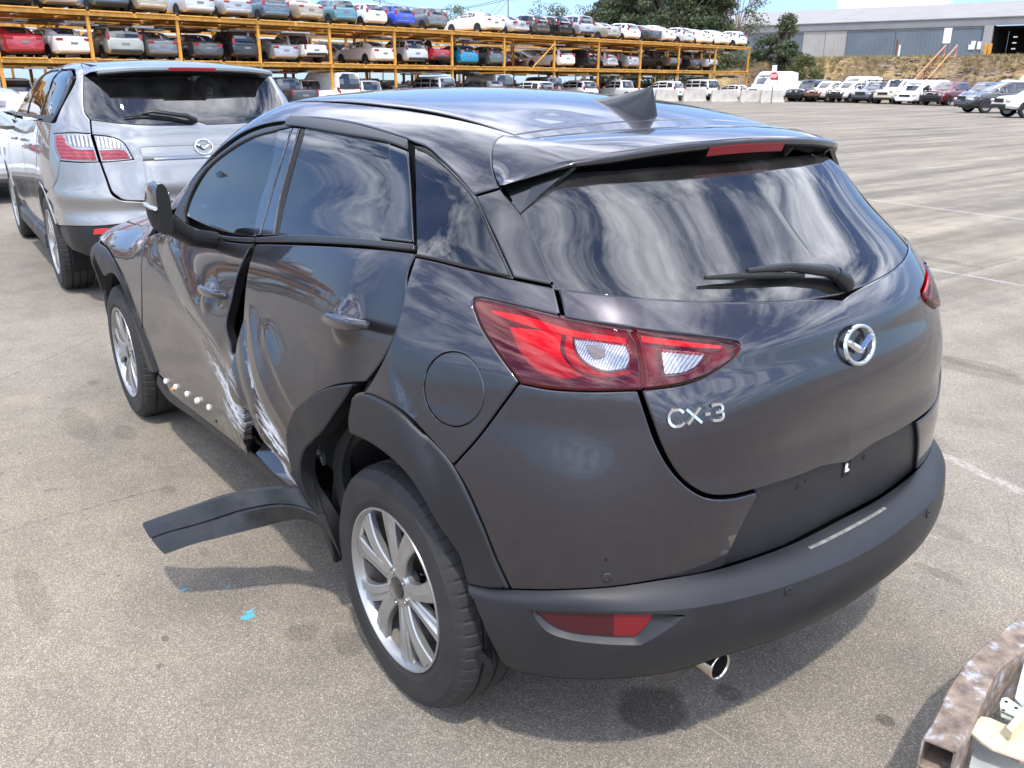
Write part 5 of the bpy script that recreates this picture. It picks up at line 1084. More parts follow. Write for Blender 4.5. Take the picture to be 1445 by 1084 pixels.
# spoiler
ys = np.linspace(-.60, .60, 31); a_ = np.abs(ys); zt_ = lambda x, y: VT(np.full_like(y, x) if np.isscalar(x) else x)-.10*y*y-.2*np.maximum(np.abs(y)-.5, 0)**2
xa, xb = -.60+.02*a_**2, -1.0+.32*a_**2.6
rws = [np.stack([xa+(xb-xa)*t, ys, zt_(xa, ys)*(1-t)+(1.655-.055*a_**2-.04*np.maximum(a_-.4, 0))*t+.008*math.sin(math.pi*t)], 1) for t in (0, .25, .5, .75, .95, 1)]
rws += [rws[-1]+[0, 0, -.016], rws[-1]+[.02, 0, -.026]]
loft_obj('spoiler', rws, SVB, suv, 50); loft_obj('spoiler_underside', [rws[-1], np.stack([xa*.6+xb*.4, ys*.97, 1.60-.05*a_**2], 1)], SATIN, suv, 50)
qe = PS([[(100, 84.5), (113, 88), (117, 96), (118.5, 106)]], close=False); qe = arcs(qe, 8); se = arcs(np.array([r[-1] for r in rws[:6]]), 8)
for s in (1, -1): k3 = np.array([1, s, 1]); loft_obj('spoiler_side', [qe*k3, ((qe+se)/2+[0, .006, .004])*k3, se*k3, (se+[0, 0, -.02])*k3], SVB, suv, 60)
m = MB(); yy = np.linspace(-.16, .16, 9); m.loft([[(-1.0+.32*abs(y)**2.6-.004+dx, y, 1.655-.055*y*y+dz) for y in yy] for dx, dz in ((0, -.002), (-.004, -.006), (-.002, -.026), (.01, -.028))]); m.build('high_brake_lamp', MATS['brake_red'], suv, angle=30)
# lamps: clear upper, red lower
for s in (1, -1):
    sl = [[(75.8, 189), (103, 188), (127, 189.5)], [(127, 189.5), (139, 228.5)], [(139, 228.5), (110, 228.5), (84, 226.5)], [(84, 226.5), (78, 212), (75.8, 189)]]
    sl2 = [[(132, 191), (156, 194), (172.7, 201), (188, 225)], [(188, 225), (165, 227.5), (143, 228.5)], [(143, 228.5), (132, 191)]]
    up1 = [[(92, 190.5), (126, 191), ], [(126, 191), (132, 208)], [(132, 208), (108, 207), (98, 203), (92, 190.5)]]; up2 = [[(134, 192.5), (155, 195.5), (171, 203), (175, 210)], [(175, 210), (139, 209.5)], [(139, 209.5), (134, 192.5)]]
    rd1 = [[(78, 191), (88, 191), (94, 203), (106, 210), (132.5, 211)], [(132.5, 211), (137.5, 227)], [(137.5, 227), (110, 226.5), (86, 224.5)], [(86, 224.5), (80, 211), (78, 191)]]; rd2 = [[(139.5, 212), (176, 212.5), (184, 224)], [(184, 224), (165, 225.5), (144.5, 226.5)], [(144.5, 226.5), (139.5, 212)]]
    for nm_, a1, u1, r1, fr in (('rear_lamp', sl, up1, rd1, GC), ('rear_lamp', sl2, up2, rd2, Frame((-.95, .3, .1), (-1, .5, 1)))):
        kk = dict(h=.03, gap=.001, roll=.003, drop=.002)
        base = panel(nm_, SL_(.0), PS(a1), REFL, None, fr, thick=.01, **kk); A = [panel('clear_section', SL_(.006), PS(u1), wave_on(plain('lamp_clear', (.34, .32, .30), rough=.22, metal=.6, coat=1, bump=.6, bscale=70), (.16, .14, .13), (.70, .66, .62), 'Y', 14, 1.5) if 'lamp_clear' not in MATS else MATS['lamp_clear'], None, fr, thick=.008, **kk),
             panel('red_section', SL_(.006), PS(r1), wave_on(plain('lamp_red', (.30, .008, .014), rough=.2, coat=1), (.16, .004, .008), (.42, .012, .02), 'Z', 13, .4) if 'lamp_red' not in MATS else MATS['lamp_red'], None, fr, thick=.008, **kk)]
        if s == 1:
            base.parent = suv
            for c in A: c.parent = base
        else:
            r = mirror_copy(base, parent=suv)
            for c in A: mirror_copy(c, parent=r); bpy.data.objects.remove(c)
            bpy.data.objects.remove(base)
# chrome garnish and badge
def suvpt(px_, off=0.): return s_loc(cast(SW_(off), [px_]))[0]
g0, g1 = suvpt((198, 210)), suvpt((272, 207)); m = MB(); zg = g0[2]
yy = np.linspace(g0[1], -g0[1], 24)
def gx(y, z): return surf(SL_(0), GR, GR.to2(np.stack([-1+0*y, y, z+0*y], 1)))
cen = gx(yy, zg-.03); up_ = gx(yy, zg+.012); dn = gx(yy, zg-.075)
loft_obj('tailgate_garnish', [up_+[-.002, 0, 0], up_+[-.012, 0, -.006], cen+[-.016, 0, .0], dn+[-.022, 0, .006], dn+[-.020, 0, -.004], dn+[.004, 0, -.006]], SVB, suv, 40)
loft_obj('chrome_strip', [dn[2:-2]+[-.024, 0, .008], dn[2:-2]+[-.026, 0, .0], dn[2:-2]+[-.022, 0, -.006]], CHROME, suv, 40)
bp_ = suvpt((286, 207)); e_ = empty('badge'); e_.parent = suv; e_.matrix_local = Matrix.Translation((bp_[0]-.022, 0, bp_[2])) @ Vector((-1, 0, .15)).normalized().to_track_quat('Z', 'Y').to_matrix().to_4x4()
a4 = [suvpt(q) for q in ((273, 207), (286, 195.5), (286, 219))]; emblem(e_, abs(a4[0][1]), abs(a4[1][2]-a4[2][2])/2, CHROME)
# wiper
def sg(px_, d): p = suvpt(px_); n_ = fgrad(SL_(0), p[None])[0]; return p+n_*d
m = MB(); m.tube([sg((276, 172), .02), sg((262, 168), .05), (np.array(sg((215, 162.5), .05))), sg((200, 163.5), .03)], [.02, .016, .012, .008], 8); w_a = m.build('wiper_arm', SATIN, suv, angle=50)
m = MB(); m.tube([sg(q, .02) for q in ((174, 167), (205, 164.5), (240, 168), (272, 174.5))], [.005, .009, .009, .006], 6); m.build('wiper_blade', RUBBER, w_a, angle=50)
# wheel arches, wheels, wells, mirrors, underside
for s in (1, -1):
    for x in (0, 2.875):
        m = MB(); m.lathe([(-.36, .0001), (-.36, .43), (-.02, .43)], (x, 0, .38), 'y', 36); m.v = [(a, s*(b+.90), max(c, .2)) for a, b, c in m.v]; m.build('wheel_well', DARK, suv)
        aa = np.linspace(math.pi-.45, -.2, 28); rws = []
        for r_, o_ in ((.425, -.05), (.425, .004), (.452, .005), (.458, -.002)):
            q = np.stack([x+r_*np.cos(aa), 0*aa+.94, .375+r_*np.sin(aa)], 1); zc_ = np.clip(q[:, 2], .28, 9); q[:, 1] = VW(q[:, 0], zc_)+o_; q[:, 1] *= s; rws.append(q)
        loft_obj('wheel_arch', rws, SVB, suv, 40)
    m = MB(); m.tube([(1.85, s*.84, 1.24), (1.83, s*.93, 1.21)], [.03, .04], 8); m.build('mirror_arm', SATIN, suv)
    m = MB(); secs = [(.94, .05, .07), (.97, .08, .095), (1.04, .09, .105), (1.10, .075, .09), (1.135, .03, .04)]
    m.loft([[(1.85+dx*(math.cos(q) if math.cos(q) > 0 else .5*math.cos(q)), s*(y-.06), 1.235+dz*.95*abs(math.sin(q))**.8*(1 if math.sin(q) > 0 else -1)) for q in np.linspace(0, 2*math.pi, 21)[:-1]] for y, dx, dz in secs], close=True); mr_ = m.build('door_mirror', SVB, suv, angle=60)
    m = MB(); m.box((1.806, s*.965, 1.235), (.012, .13, .13), bev=.005); m.build('mirror_glass', MATS['mirror_glass'], mr_)
    for x in (1.12, .12):
        m = MB(); m.tube([(x, s*.975, 1.10), (x+.04, s*1.0, 1.10), (x+.14, s*1.0, 1.095), (x+.18, s*.975, 1.09)], .013, 8); m.build('door_handle', SVB, suv, angle=60)
m = MB(); m.box((1.4, 0, .36), (4.0, 1.3, .16)); m.box((1.4, .92, .32), (1.95, .08, .14), bev=.02); m.box((1.4, -.92, .32), (1.95, .08, .14), bev=.02); m.build('floor_pan', CLAD, suv)
for (x, yv, fr) in ((1.55, .4, 1), (1.55, -.4, 1)):
    m = MB(); m.box((x, yv, .8), (.5, .52, .2), bev=.06); m.box((x-.3, yv, 1.12), (.16, .5, .6), bev=.06); m.box((x-.38, yv, 1.5), (.1, .26, .18), bev=.04); m.build('seat', SEATM, suv, angle=30)
for xs_, wd_ in ((.7, 1.25), (-.2, 1.1)):
    m = MB(); m.box((xs_, 0, 1.0), (.18, wd_, .6), bev=.06); m.box((xs_-.02, .36, 1.34), (.1, .24, .16), bev=.04); m.box((xs_-.02, -.36, 1.34), (.1, .24, .16), bev=.04); m.build('rear_seat', SEATM, suv, angle=30)
m = MB(); m.box((2.15, 0, 1.1), (.5, 1.5, .2), bev=.05); m.build('dashboard', INTM, suv)
for x, s in ((0, 1), (2.875, 1), (0, -1), (2.875, -1)):
    c = copy_tree(wh, kids, suv); c.location = (x, s*.838, .375); c.scale = (1.14, 1.15, 1.14); c.rotation_euler = (0, R(20) if x else 0, 0 if s > 0 else math.pi); c.parent = suv
# ------------------------------------------------------------------ the yard: ground
def asphalt():
    m, t, b = nmat('asphalt'); L = t.links; N = t.nodes
    tc = N.new('ShaderNodeTexCoord')
    def noise(scale, detail=5, rough=.6, src=None, dist=0):
        n = N.new('ShaderNodeTexNoise'); n.inputs['Scale'].default_value = scale; n.inputs['Detail'].default_value = detail; n.inputs['Roughness'].default_value = rough; n.inputs['Distortion'].default_value = dist
        L.new(src or tc.outputs['Object'], n.inputs['Vector']); return n.outputs['Fac']
    def ramp(src, pts):
        r = N.new('ShaderNodeValToRGB'); e = r.color_ramp.elements
        while len(e) < len(pts): e.new(.5)
        for k, (p, c) in enumerate(pts): e[k].position = p; e[k].color = (*(c if hasattr(c, '__len__') else (c, c, c)), 1)
        L.new(src, r.inputs[0]); return r.outputs[0]
    def mul(a, b_, f=1.0, mode='MULTIPLY'):
        x = N.new('ShaderNodeMix'); x.data_type = 'RGBA'; x.blend_type = mode
        for s, v in (('Factor', f), ('A', a), ('B', b_)):
            if isinstance(v, (int, float)): x.inputs[s].default_value = v
            elif isinstance(v, tuple): x.inputs[s].default_value = (*v, 1)
            else: L.new(v, x.inputs[s])
        return x.outputs['Result']
    def mt(op, a, b_=None, cl=False):
        n = N.new('ShaderNodeMath'); n.operation = op; n.use_clamp = cl
        for i, v in enumerate((a, b_)):
            if v is None: continue
            if isinstance(v, (int, float)): n.inputs[i].default_value = v
            else: L.new(v, n.inputs[i])
        return n.outputs[0]
    # stones of 4 to 10 mm in a darker binder
    v = N.new('ShaderNodeTexVoronoi'); v.inputs['Scale'].default_value = 330; v.inputs['Randomness'].default_value = 1; L.new(tc.outputs['Object'], v.inputs['Vector'])
    sepc = N.new('ShaderNodeSeparateColor'); L.new(v.outputs['Color'], sepc.inputs[0])
    stone = ramp(sepc.outputs[0], [(0, (.17, .160, .145)), (.45, (.225, .211, .190)), (.8, (.30, .281, .25)), (.95, (.39, .37, .335)), (1, (.50, .475, .43))])
    edge = ramp(v.outputs['Distance'], [(.25, 1.0), (.62, .80)])
    col = mul(stone, edge)
    fine = ramp(noise(420, 3), [(.3, .78), (.7, 1.2)]); col = mul(col, fine)
    mid = ramp(noise(3.1, 7, .65), [(.3, (.80, .80, .81)), (.7, (1.14, 1.13, 1.10))]); col = mul(col, mid)
    big = ramp(noise(.33, 5, .6), [(.32, (.86, .87, .88)), (.68, (1.10, 1.08, 1.04))]); col = mul(col, big)
    # warmer, paler ground on the near left
    mpw = N.new('ShaderNodeMapping'); mpw.inputs['Location'].default_value = (-1.4, -1.9, 0); L.new(tc.outputs['Object'], mpw.inputs[0])
    vl = N.new('ShaderNodeVectorMath'); vl.operation = 'LENGTH'; L.new(mpw.outputs[0], vl.inputs[0])
    warm = mt('MULTIPLY', mt('SUBTRACT', 1.0, mt('DIVIDE', vl.outputs['Value'], 2.6), True), .5); col = mul(col, (1.22, 1.13, .96), warm); col = mul(col, (1.12, 1.06, .98))
    # tyre rubber and drip lines drawn along the driving direction far out
    st = N.new('ShaderNodeMapping'); st.inputs['Rotation'].default_value = (0, 0, R(38)); st.inputs['Scale'].default_value = (1.05, .09, 1); L.new(tc.outputs['Object'], st.inputs[0])
    s1 = ramp(noise(1.0, 7, .62, st.outputs[0], .6), [(.40, 1.0), (.60, .60), (.70, .45)])
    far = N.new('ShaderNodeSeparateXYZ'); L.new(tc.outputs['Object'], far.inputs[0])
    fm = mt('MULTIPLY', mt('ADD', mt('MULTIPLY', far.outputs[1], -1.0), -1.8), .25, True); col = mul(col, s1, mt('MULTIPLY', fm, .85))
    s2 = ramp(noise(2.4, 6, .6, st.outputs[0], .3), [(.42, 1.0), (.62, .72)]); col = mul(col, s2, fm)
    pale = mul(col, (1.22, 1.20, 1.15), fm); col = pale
    # oil and water marks: (x, y, radius x, radius y, darkness)
    spots = [(-.15, 1.9, .2, .06, .3), (1.1, 1.55, .25, .05, .28), (2.6, 1.1, .3, .08, .3), (-.3, -1.2, .3, .07, .3), (.6, -3.2, .7, .12, .35), (-.7, .75, .18, .05, .3), (-.469, .351, .105, .105, .8), (-.555, .138, .045, .035, .6), (-.867, -.099, .030, .028, .75), (3.2, .9, .05, .03, .4), (2.2, 1.5, .04, .03, .4), (1.9, 1.35, .02, .03, .4), (.1, 1.6, .016, .012, .6), (-.2, 1.2, .014, .01, .6), (-.6, -.9, .1, .03, .4), (-.2, -1.5, .14, .05, .35), (.40, .95, .06, .05, .38), (.27, .86, .08, .05, .38), (2.35, .95, .12, .06, .35), (1.05, 1.02, .05, .02, .3), (.62, 1.28, .018, .012, .7), (.50, 1.33, .014, .012, .6), (-.35, .22, .02, .012, .6), (1.62, .97, .05, .03, .4), (.13, -1.9, .35, .2, .25),
             (1.6, -4.4, .5, .16, .35), (2.5, -6.2, .9, .12, .35), (.4, -3.3, .28, .10, .4), (3.8, -7.5, .8, .1, .45), (5.5, -9.3, 1.1, .10, .5), (1.2, -2.7, .2, .09, .35)]
    nn = noise(9, 7)
    for x, y, rx, ry, d in spots:
        mp = N.new('ShaderNodeMapping'); mp.vector_type = 'TEXTURE'; mp.inputs['Location'].default_value = (x, y, 0); mp.inputs['Scale'].default_value = (rx, ry, 1); L.new(tc.outputs['Object'], mp.inputs[0])
        ln = N.new('ShaderNodeVectorMath'); ln.operation = 'LENGTH'; L.new(mp.outputs[0], ln.inputs[0])
        w = mt('MULTIPLY', mt('SUBTRACT', mt('ADD', mt('MULTIPLY', nn, .95), .52), ln.outputs['Value']), 4, True)
        col = mul(col, (.30, .29, .28), mt('MULTIPLY', w, d*.85))
    # hairline cracks and worn paint, each a noisy segment: (x0, y0, x1, y1, half-width, colour)
    for x0, y0, x1, y1, hw, c in [(-.53, .294, -.76, .285, .0035, (.46, .42, .35)), (-.33, .33, -.53, .294, .003, (.10, .095, .09)), (-.626, .078, -.80, .077, .004, (.36, .33, .28)), (1.645, .92, 1.64, 1.75, .010, (.13, .10, .075)), (3.0, 1.9, 4.2, .6, .006, (.09, .085, .08)), (-.2, 2.2, .5, 1.5, .003, (.10, .095, .09)), (-.9, -.9, -.5, -1.6, .003, (.09, .085, .08)),
                                  (.35, -2.0, -.85, -1.68, .035, (.42, .39, .34)), (6.5, -9.9, 2.2, -9.5, .06, (.42, .40, .36)), (2.4, -5.8, .9, -5.73, .04, (.42, .40, .36)), (1.69, -5.3, 1.69, -6.9, .02, (.09, .088, .085))]:
        Lg = math.hypot(x1-x0, y1-y0); mp = N.new('ShaderNodeMapping'); mp.vector_type = 'TEXTURE'; mp.inputs['Location'].default_value = ((x0+x1)/2, (y0+y1)/2, 0); mp.inputs['Rotation'].default_value = (0, 0, math.atan2(y1-y0, x1-x0)); L.new(tc.outputs['Object'], mp.inputs[0])
        sp = N.new('ShaderNodeSeparateXYZ'); L.new(mp.outputs[0], sp.inputs[0]); wob = mt('MULTIPLY', mt('SUBTRACT', noise(6, 6), .5), .07)
        wy = mt('SUBTRACT', 1.0, mt('DIVIDE', mt('ABSOLUTE', mt('ADD', sp.outputs[1], wob)), hw)); wx = mt('MULTIPLY', mt('SUBTRACT', Lg/2, mt('ABSOLUTE', sp.outputs[0])), 12, True)
        w = mt('MULTIPLY', mt('MULTIPLY', mt('MULTIPLY', wy, 2.2, True), wx), mt('MULTIPLY', mt('SUBTRACT', noise(32, 4), .36), 3.2, True)); col = mul(col, c, mt('MULTIPLY', w, .95), 'MIX')
    # flecks of sky-blue paint
    for x, y, r_ in ((.578, 1.043, .016), (.60, 1.03, .010), (.848, 1.152, .008), (.777, 1.033, .006)):
        mp = N.new('ShaderNodeMapping'); mp.vector_type = 'TEXTURE'; mp.inputs['Location'].default_value = (x, y, 0); mp.inputs['Scale'].default_value = (r_, r_*1.6, 1); L.new(tc.outputs['Object'], mp.inputs[0])
        ln = N.new('ShaderNodeVectorMath'); ln.operation = 'LENGTH'; L.new(mp.outputs[0], ln.inputs[0])
        w = mt('MULTIPLY', mt('SUBTRACT', mt('MULTIPLY', noise(130, 4), 2.0), ln.outputs['Value']), 4, True); col = mul(col, (.10, .42, .52), w, 'MIX')
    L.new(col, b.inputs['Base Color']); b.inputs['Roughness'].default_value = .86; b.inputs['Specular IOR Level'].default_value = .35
    bp = N.new('ShaderNodeBump'); bp.inputs['Strength'].default_value = .45; bp.inputs['Distance'].default_value = .002; L.new(v.outputs['Distance'], bp.inputs['Height']); bp.invert = True
    bp2 = N.new('ShaderNodeBump'); bp2.inputs['Strength'].default_value = .5; bp2.inputs['Distance'].default_value = .01; L.new(noise(18, 6), bp2.inputs['Height']); L.new(bp.outputs[0], bp2.inputs['Normal']); L.new(bp2.outputs[0], b.inputs['Normal'])
    return m
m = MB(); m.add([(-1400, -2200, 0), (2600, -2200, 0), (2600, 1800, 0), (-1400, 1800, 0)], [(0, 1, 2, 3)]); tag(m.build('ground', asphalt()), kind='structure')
rng = random.Random(7)
# loose grit
m = MB()
for _ in range(420):
    x, y = rng.uniform(-1.1, 3.2), rng.uniform(-.9, 2.6); r_ = rng.uniform(.0015, .0045)
    m.box((x, y, r_*.5), (r_*2, r_*1.4, r_), rz=rng.uniform(0, 3))
tag(m.build('grit', plain('grit_stone', (.26, .24, .21), rough=.9, var=.5, vscale=40)), kind='stuff')
# ------------------------------------------------------------------ plainer cars for the racks and the rows
def cpaint(name, col, metal=.0, rough=.3): return plain(name, col, rough=rough, metal=metal, coat=1, coat_r=.05)
PC = {'white': cpaint('paint_white', (.78, .78, .76)), 'pearl white': cpaint('paint_pearl', (.70, .69, .66)), 'silver': cpaint('paint_silver', (.42, .43, .44), .5), 'red': cpaint('paint_red', (.36, .012, .022)), 'beige': cpaint('paint_beige', (.42, .36, .27), .3),
      'champagne': cpaint('paint_champagne', (.36, .35, .29), .4), 'grey': cpaint('paint_grey', (.16, .17, .18), .4), 'dark grey': cpaint('paint_dark_grey', (.055, .06, .065), .4), 'black': cpaint('paint_black', (.012, .012, .014)), 'dark blue': cpaint('paint_dark_blue', (.03, .05, .085), .3),
      'blue-grey': cpaint('paint_blue_grey', (.10, .15, .19), .4), 'teal': cpaint('paint_teal', (.12, .26, .30), .4), 'bright blue': cpaint('paint_bright_blue', (.012, .05, .42)), 'turquoise': cpaint('paint_turquoise', (.0, .22, .38), .2), 'green-grey': cpaint('paint_green_grey', (.10, .13, .12), .4),
      'brown-grey': cpaint('paint_brown_grey', (.13, .125, .11), .4), 'cream': cpaint('paint_cream', (.66, .60, .46)), 'maroon': cpaint('paint_maroon', (.13, .014, .02)), 'light silver': cpaint('paint_light_silver', (.55, .56, .57), .3)}
CGL = plain('car_glass', (.012, .016, .020), rough=.04, coat=1, spec=.8); LAMPR = wave_on(plain('tail_lamp', (.25, .012, .02), rough=.2, coat=1), (.12, .004, .008), (.42, .02, .03), 'Z', 3.2, 2.); LAMPC = plain('head_lamp', (.62, .62, .60), rough=.12, metal=.5, coat=1)
CTRIM = plain('car_trim', (.02, .02, .021), rough=.5); PLATE = plain('number_plate', (.22, .21, .19), rough=.5); CWHEEL = plain('car_rim', (.42, .42, .42), rough=.35, metal=.7); RUST = plain('rust_bar', (.16, .06, .035), rough=.8, var=.4, vscale=20)
KINDS_ = {
 'sedan': dict(L=4.7, W=.90, H=1.45, zb=.24, lo=[(0, .80), (.05, .98), (.25, 1.03), (.9, 1.05), (3.25, .99), (4.2, .86), (4.6, .70), (4.7, .52)], gh=[(.75, 0), (1.05, .52), (1.45, .88), (2.0, 1), (2.5, .97), (2.9, .55), (3.35, 0)], ax=(1.05, 3.78), bp=(1.45, 2.2), lamp=('wide', .88), r=.32),
 'hatch': dict(L=4.1, W=.87, H=1.50, zb=.24, lo=[(0, .70), (.04, .96), (.5, 1.02), (2.9, .98), (3.6, .87), (4.0, .68), (4.1, .5)], gh=[(.10, 0), (.25, .45), (.50, .88), (1.0, 1), (1.8, .97), (2.4, .55), (2.95, 0)], ax=(.72, 3.25), bp=(.85, 1.65), lamp=('tall', .95), r=.31),
 'suv': dict(L=4.5, W=.92, H=1.68, zb=.30, lo=[(0, .75), (.04, 1.05), (.5, 1.10), (3.2, 1.06), (3.95, .98), (4.4, .76), (4.5, .55)], gh=[(.08, 0), (.20, .5), (.38, .90), (.9, 1), (2.1, .98), (2.7, .55), (3.25, 0)], ax=(.88, 3.52), bp=(.95, 1.85), lamp=('tall', 1.08), r=.36),
 'four-wheel drive': dict(L=4.5, W=.90, H=1.86, zb=.38, lo=[(0, .80), (.03, 1.12), (.4, 1.15), (3.2, 1.12), (4.3, 1.06), (4.47, .9), (4.5, .6)], gh=[(.04, 0), (.08, .5), (.16, .92), (.8, 1), (2.5, .98), (2.8, .55), (3.1, 0)], ax=(.85, 3.62), bp=(1.0, 1.9), lamp=('tall', 1.0), r=.39),
 'ute': dict(L=5.2, W=.90, H=1.74, zb=.40, lo=[(0, .85), (.03, 1.06), (.3, 1.08), (1.7, 1.08), (4.1, 1.06), (4.8, .98), (5.1, .82), (5.2, .6)], gh=[(1.80, 0), (1.86, .5), (1.98, .9), (2.3, 1), (3.1, .97), (3.6, .5), (4.05, 0)], ax=(1.15, 4.25), bp=(2.0, 2.75), lamp=('bed', .95), r=.38),
 'van': dict(L=5.0, W=.97, H=2.15, zb=.32, lo=[(0, .85), (.03, 1.15), (.5, 1.2), (4.0, 1.12), (4.75, .96), (4.95, .78), (5.0, .55)], gh=[(.03, 0), (.06, .5), (.12, .93), (.8, 1), (3.2, .99), (3.8, .55), (4.3, 0)], ax=(1.0, 4.1), bp=(1.6, 2.8), lamp=('tall', 1.05), r=.35)}
def lin(t, T): return np.interp(t, [p[0] for p in T], [p[1] for p in T])
def smooth1(f, xs, k=.06): return (f(xs-k)+2*f(xs)+f(xs+k))/4
def build_car(kind, paint='white', extra=(), name=None, dmg=0):
    K = KINDS_[kind]; L, Wd, H, zb = K['L'], K['W'], K['H'], K['zb']; root = empty(name or 'car')
    xs = np.unique(np.concatenate([np.linspace(0, L, 30), [.02, .05, L-.02, L-.06], [p[0] for p in K['gh']], [p[0]+.05 for p in K['gh']]])); xs = xs[(xs >= 0) & (xs <= L)]
    zl = lambda x: smooth1(lambda t: lin(t, K['lo']), x); gk = lambda x: smooth1(lambda t: lin(t, K['gh']), x, .05)*((x > K['gh'][0][0]) & (x < K['gh'][-1][0]))
    pw = lambda x: Wd*(1-.10*np.clip((.55-x)/.55, 0, 1)**2.2-.14*np.clip((x-L+.8)/.8, 0, 1)**2.2)
    def ring(x):
        w = float(pw(x)); s = float(zl(x)); g = float(gk(x)); t = s+(H-s)*g; wt = Wd*(.80 if kind != 'van' else .88)*(1-.04*abs(x-L*.45)/L)
        e = .035 if (x < .01 or x > L-.01) else 0; b = zb+(.10*np.clip((.3-x)/.3, 0, 1)+.06*np.clip((x-L+.4)/.4, 0, 1)); w -= e*1.5
        y6, y7, y8 = w*.90, (w*.72)*(1-g)+wt*g, (w*.45)*(1-g)+wt*.86*g; z6 = s+.008; z7 = s+.015+(t-s-.075*g)*1.0; z8 = z7+.05*g+.005
        return [(x, 0, b), (x, w*.85, b), (x, w*.985, b+.10), (x, w, (b+s)*.5), (x, w*.985, s-.10), (x, w*.95, s-.02), (x, y6, z6), (x, y7*.5+y6*.5+.012*g, (z6+z7)/2), (x, y7, z7), (x, y8, z8), (x, y8*.5, z8+.014*g+.004), (x, 0, z8+.018*g+.005)]
    rows = []
    rr = random.Random(hash(kind) % 97+dmg*13)
    for x in xs:
        h_ = ring(x); full_ = h_+[(a, -b, c) for a, b, c in h_[-2:0:-1]]
        if dmg: full_ = [(a+(rr.uniform(.0, .22)*max(0, 1-a/1.2)), b*(1-.06*rr.random()*max(0, 1-a/1.5)), c-(rr.uniform(0, .10)*max(0, 1-a/1.2)*(c > .6))) for a, b, c in full_]
        rows.append(full_)
    m = MB(); m.loft(rows, close=True); n = len(rows[0]); m.f += [tuple(range(n))[::-1], tuple(len(m.v)-n+i for i in range(n))]; m.m += [0, 0]
    body = m.build('body', PC[paint], root, angle=38)
    def sidepatch(x0, x1, f0, f1, nm='side_window', mt=CGL, off=.008):
        # glass between heights f0 and f1 of the greenhouse side
        q = np.linspace(x0, x1, 7); A = []
        for f in (f0, f1):
            row = []
            for x in q:
                r = ring(x); p6, p7, p8 = np.array(r[6]), np.array(r[7]), np.array(r[8]); p = p6+(p7-p6)*min(1, f*2) if f < .5 else p7+(p8-p7)*(f*2-1); row.append(p)
            A.append(row)
        for s in (1, -1):
            mm = MB(); mm.loft([[(p[0], s*(p[1]+off), p[2]) for p in A[0]], [(p[0], s*(p[1]+off), p[2]) for p in A[1]], [(p[0], s*(p[1]-.02), p[2]+.004) for p in A[1]]]); mm.build(nm, mt, root)
    gx_ = [p[0] for p in K['gh']]; g0, g1 = gx_[2]-.12, gx_[-2]+.06
    if kind == 'ute': sidepatch(2.02, 2.55, .10, .86); sidepatch(2.65, 3.62, .10, .86)
    elif kind == 'van': sidepatch(2.95, 3.85, .08, .62)
    else: sidepatch(g0+.10, K['bp'][0]-.06 if K['bp'][0]-.06 > g0+.3 else K['bp'][0]+.2, .12, .84); sidepatch(K['bp'][0]+.04 if K['bp'][0]-.06 > g0+.3 else K['bp'][0]+.28, K['bp'][1]-.04, .10, .88); sidepatch(K['bp'][1]+.04, g1, .10, .86)
    def slope(x0, x1, nm, fr=.88, up=0):
        A = []
        for x in np.linspace(x0, x1, 5):
            r = ring(x); y8, z8 = r[9][1], r[9][2]; z11 = r[11][2]; A.append([(x, y8*fr*u, z8+(z11-z8)*(1-abs(u))+.010) for u in (-1, -.5, 0, .5, 1)])
        mm = MB(); mm.loft(A); o = mm.build(nm, CGL, root)
    def shift(o, d): o.location = d
    a, b, c_ = gx_[0], gx_[1], gx_[2]
    if kind in ('four-wheel drive', 'van', 'suv', 'ute', 'hatch'):
        # steep tail: glass panel stands just behind the body
        r0, r1 = ring(b), ring(c_); s0 = float(zl(b)); zt = s0+(H-s0)*.84; x_lo, x_hi = a-.012, c_-.02
        zz0 = s0+.05; wv = r1[8][1]*.90; mm = MB()
        def xat(z):
            q = np.linspace(a, gx_[3], 40); zt_ = np.array([ring(v)[9][2] for v in q]); i = np.searchsorted(zt_, z); return q[min(i, 39)]
        A = []
        for f in (0, .33, .66, 1):
            z = zz0+(H-.10-zz0)*f; x = xat(z)-.055; A.append([(x+.04*abs(u)**2, wv*u*(1.04-.06*f), z) for u in (-1, -.6, 0, .6, 1)])
        mm.loft(A); mm.build('rear_window', CGL, root)
    else: slope(a+.08, c_-.08, 'rear_window')
    slope(gx_[-2]-.28, gx_[-1]-.10, 'windscreen')
    for i, x in enumerate(K['ax']):
        for s in (1, -1):
            mm = MB(); mm.lathe([(0, .0001), (0, K['r']*1.17)], (x, 0, K['r']+.01), 'y', 20); w = float(pw(x)); mm.v = [(p, s*(w+.004), max(q, zb-.02)) for p, _, q in mm.v]; mm.build('wheel_arch', CTRIM, root)
            mm = MB(); mm.lathe([(-.2, K['r']*.9), (-.2, K['r']), (-.02, K['r']), (0, K['r']*.92), (.0, K['r']*.66), (-.02, K['r']*.64)], (0, 0, 0), 'y', 20, m=0)
            wh_ = mm.build('wheel', RUBBER, root); wh_.location = (x, s*(w+.012), K['r']); wh_.rotation_euler = (0, 0, 0 if s > 0 else math.pi)
            mm = MB(); mm.lathe([(-.015, K['r']*.65), (-.01, K['r']*.6), (-.03, K['r']*.3), (-.012, K['r']*.12), (-.012, .0001)], (0, 0, 0), 'y', 16); mm.build('rim', CWHEEL, wh_, angle=60)
    lk, lz = K['lamp']
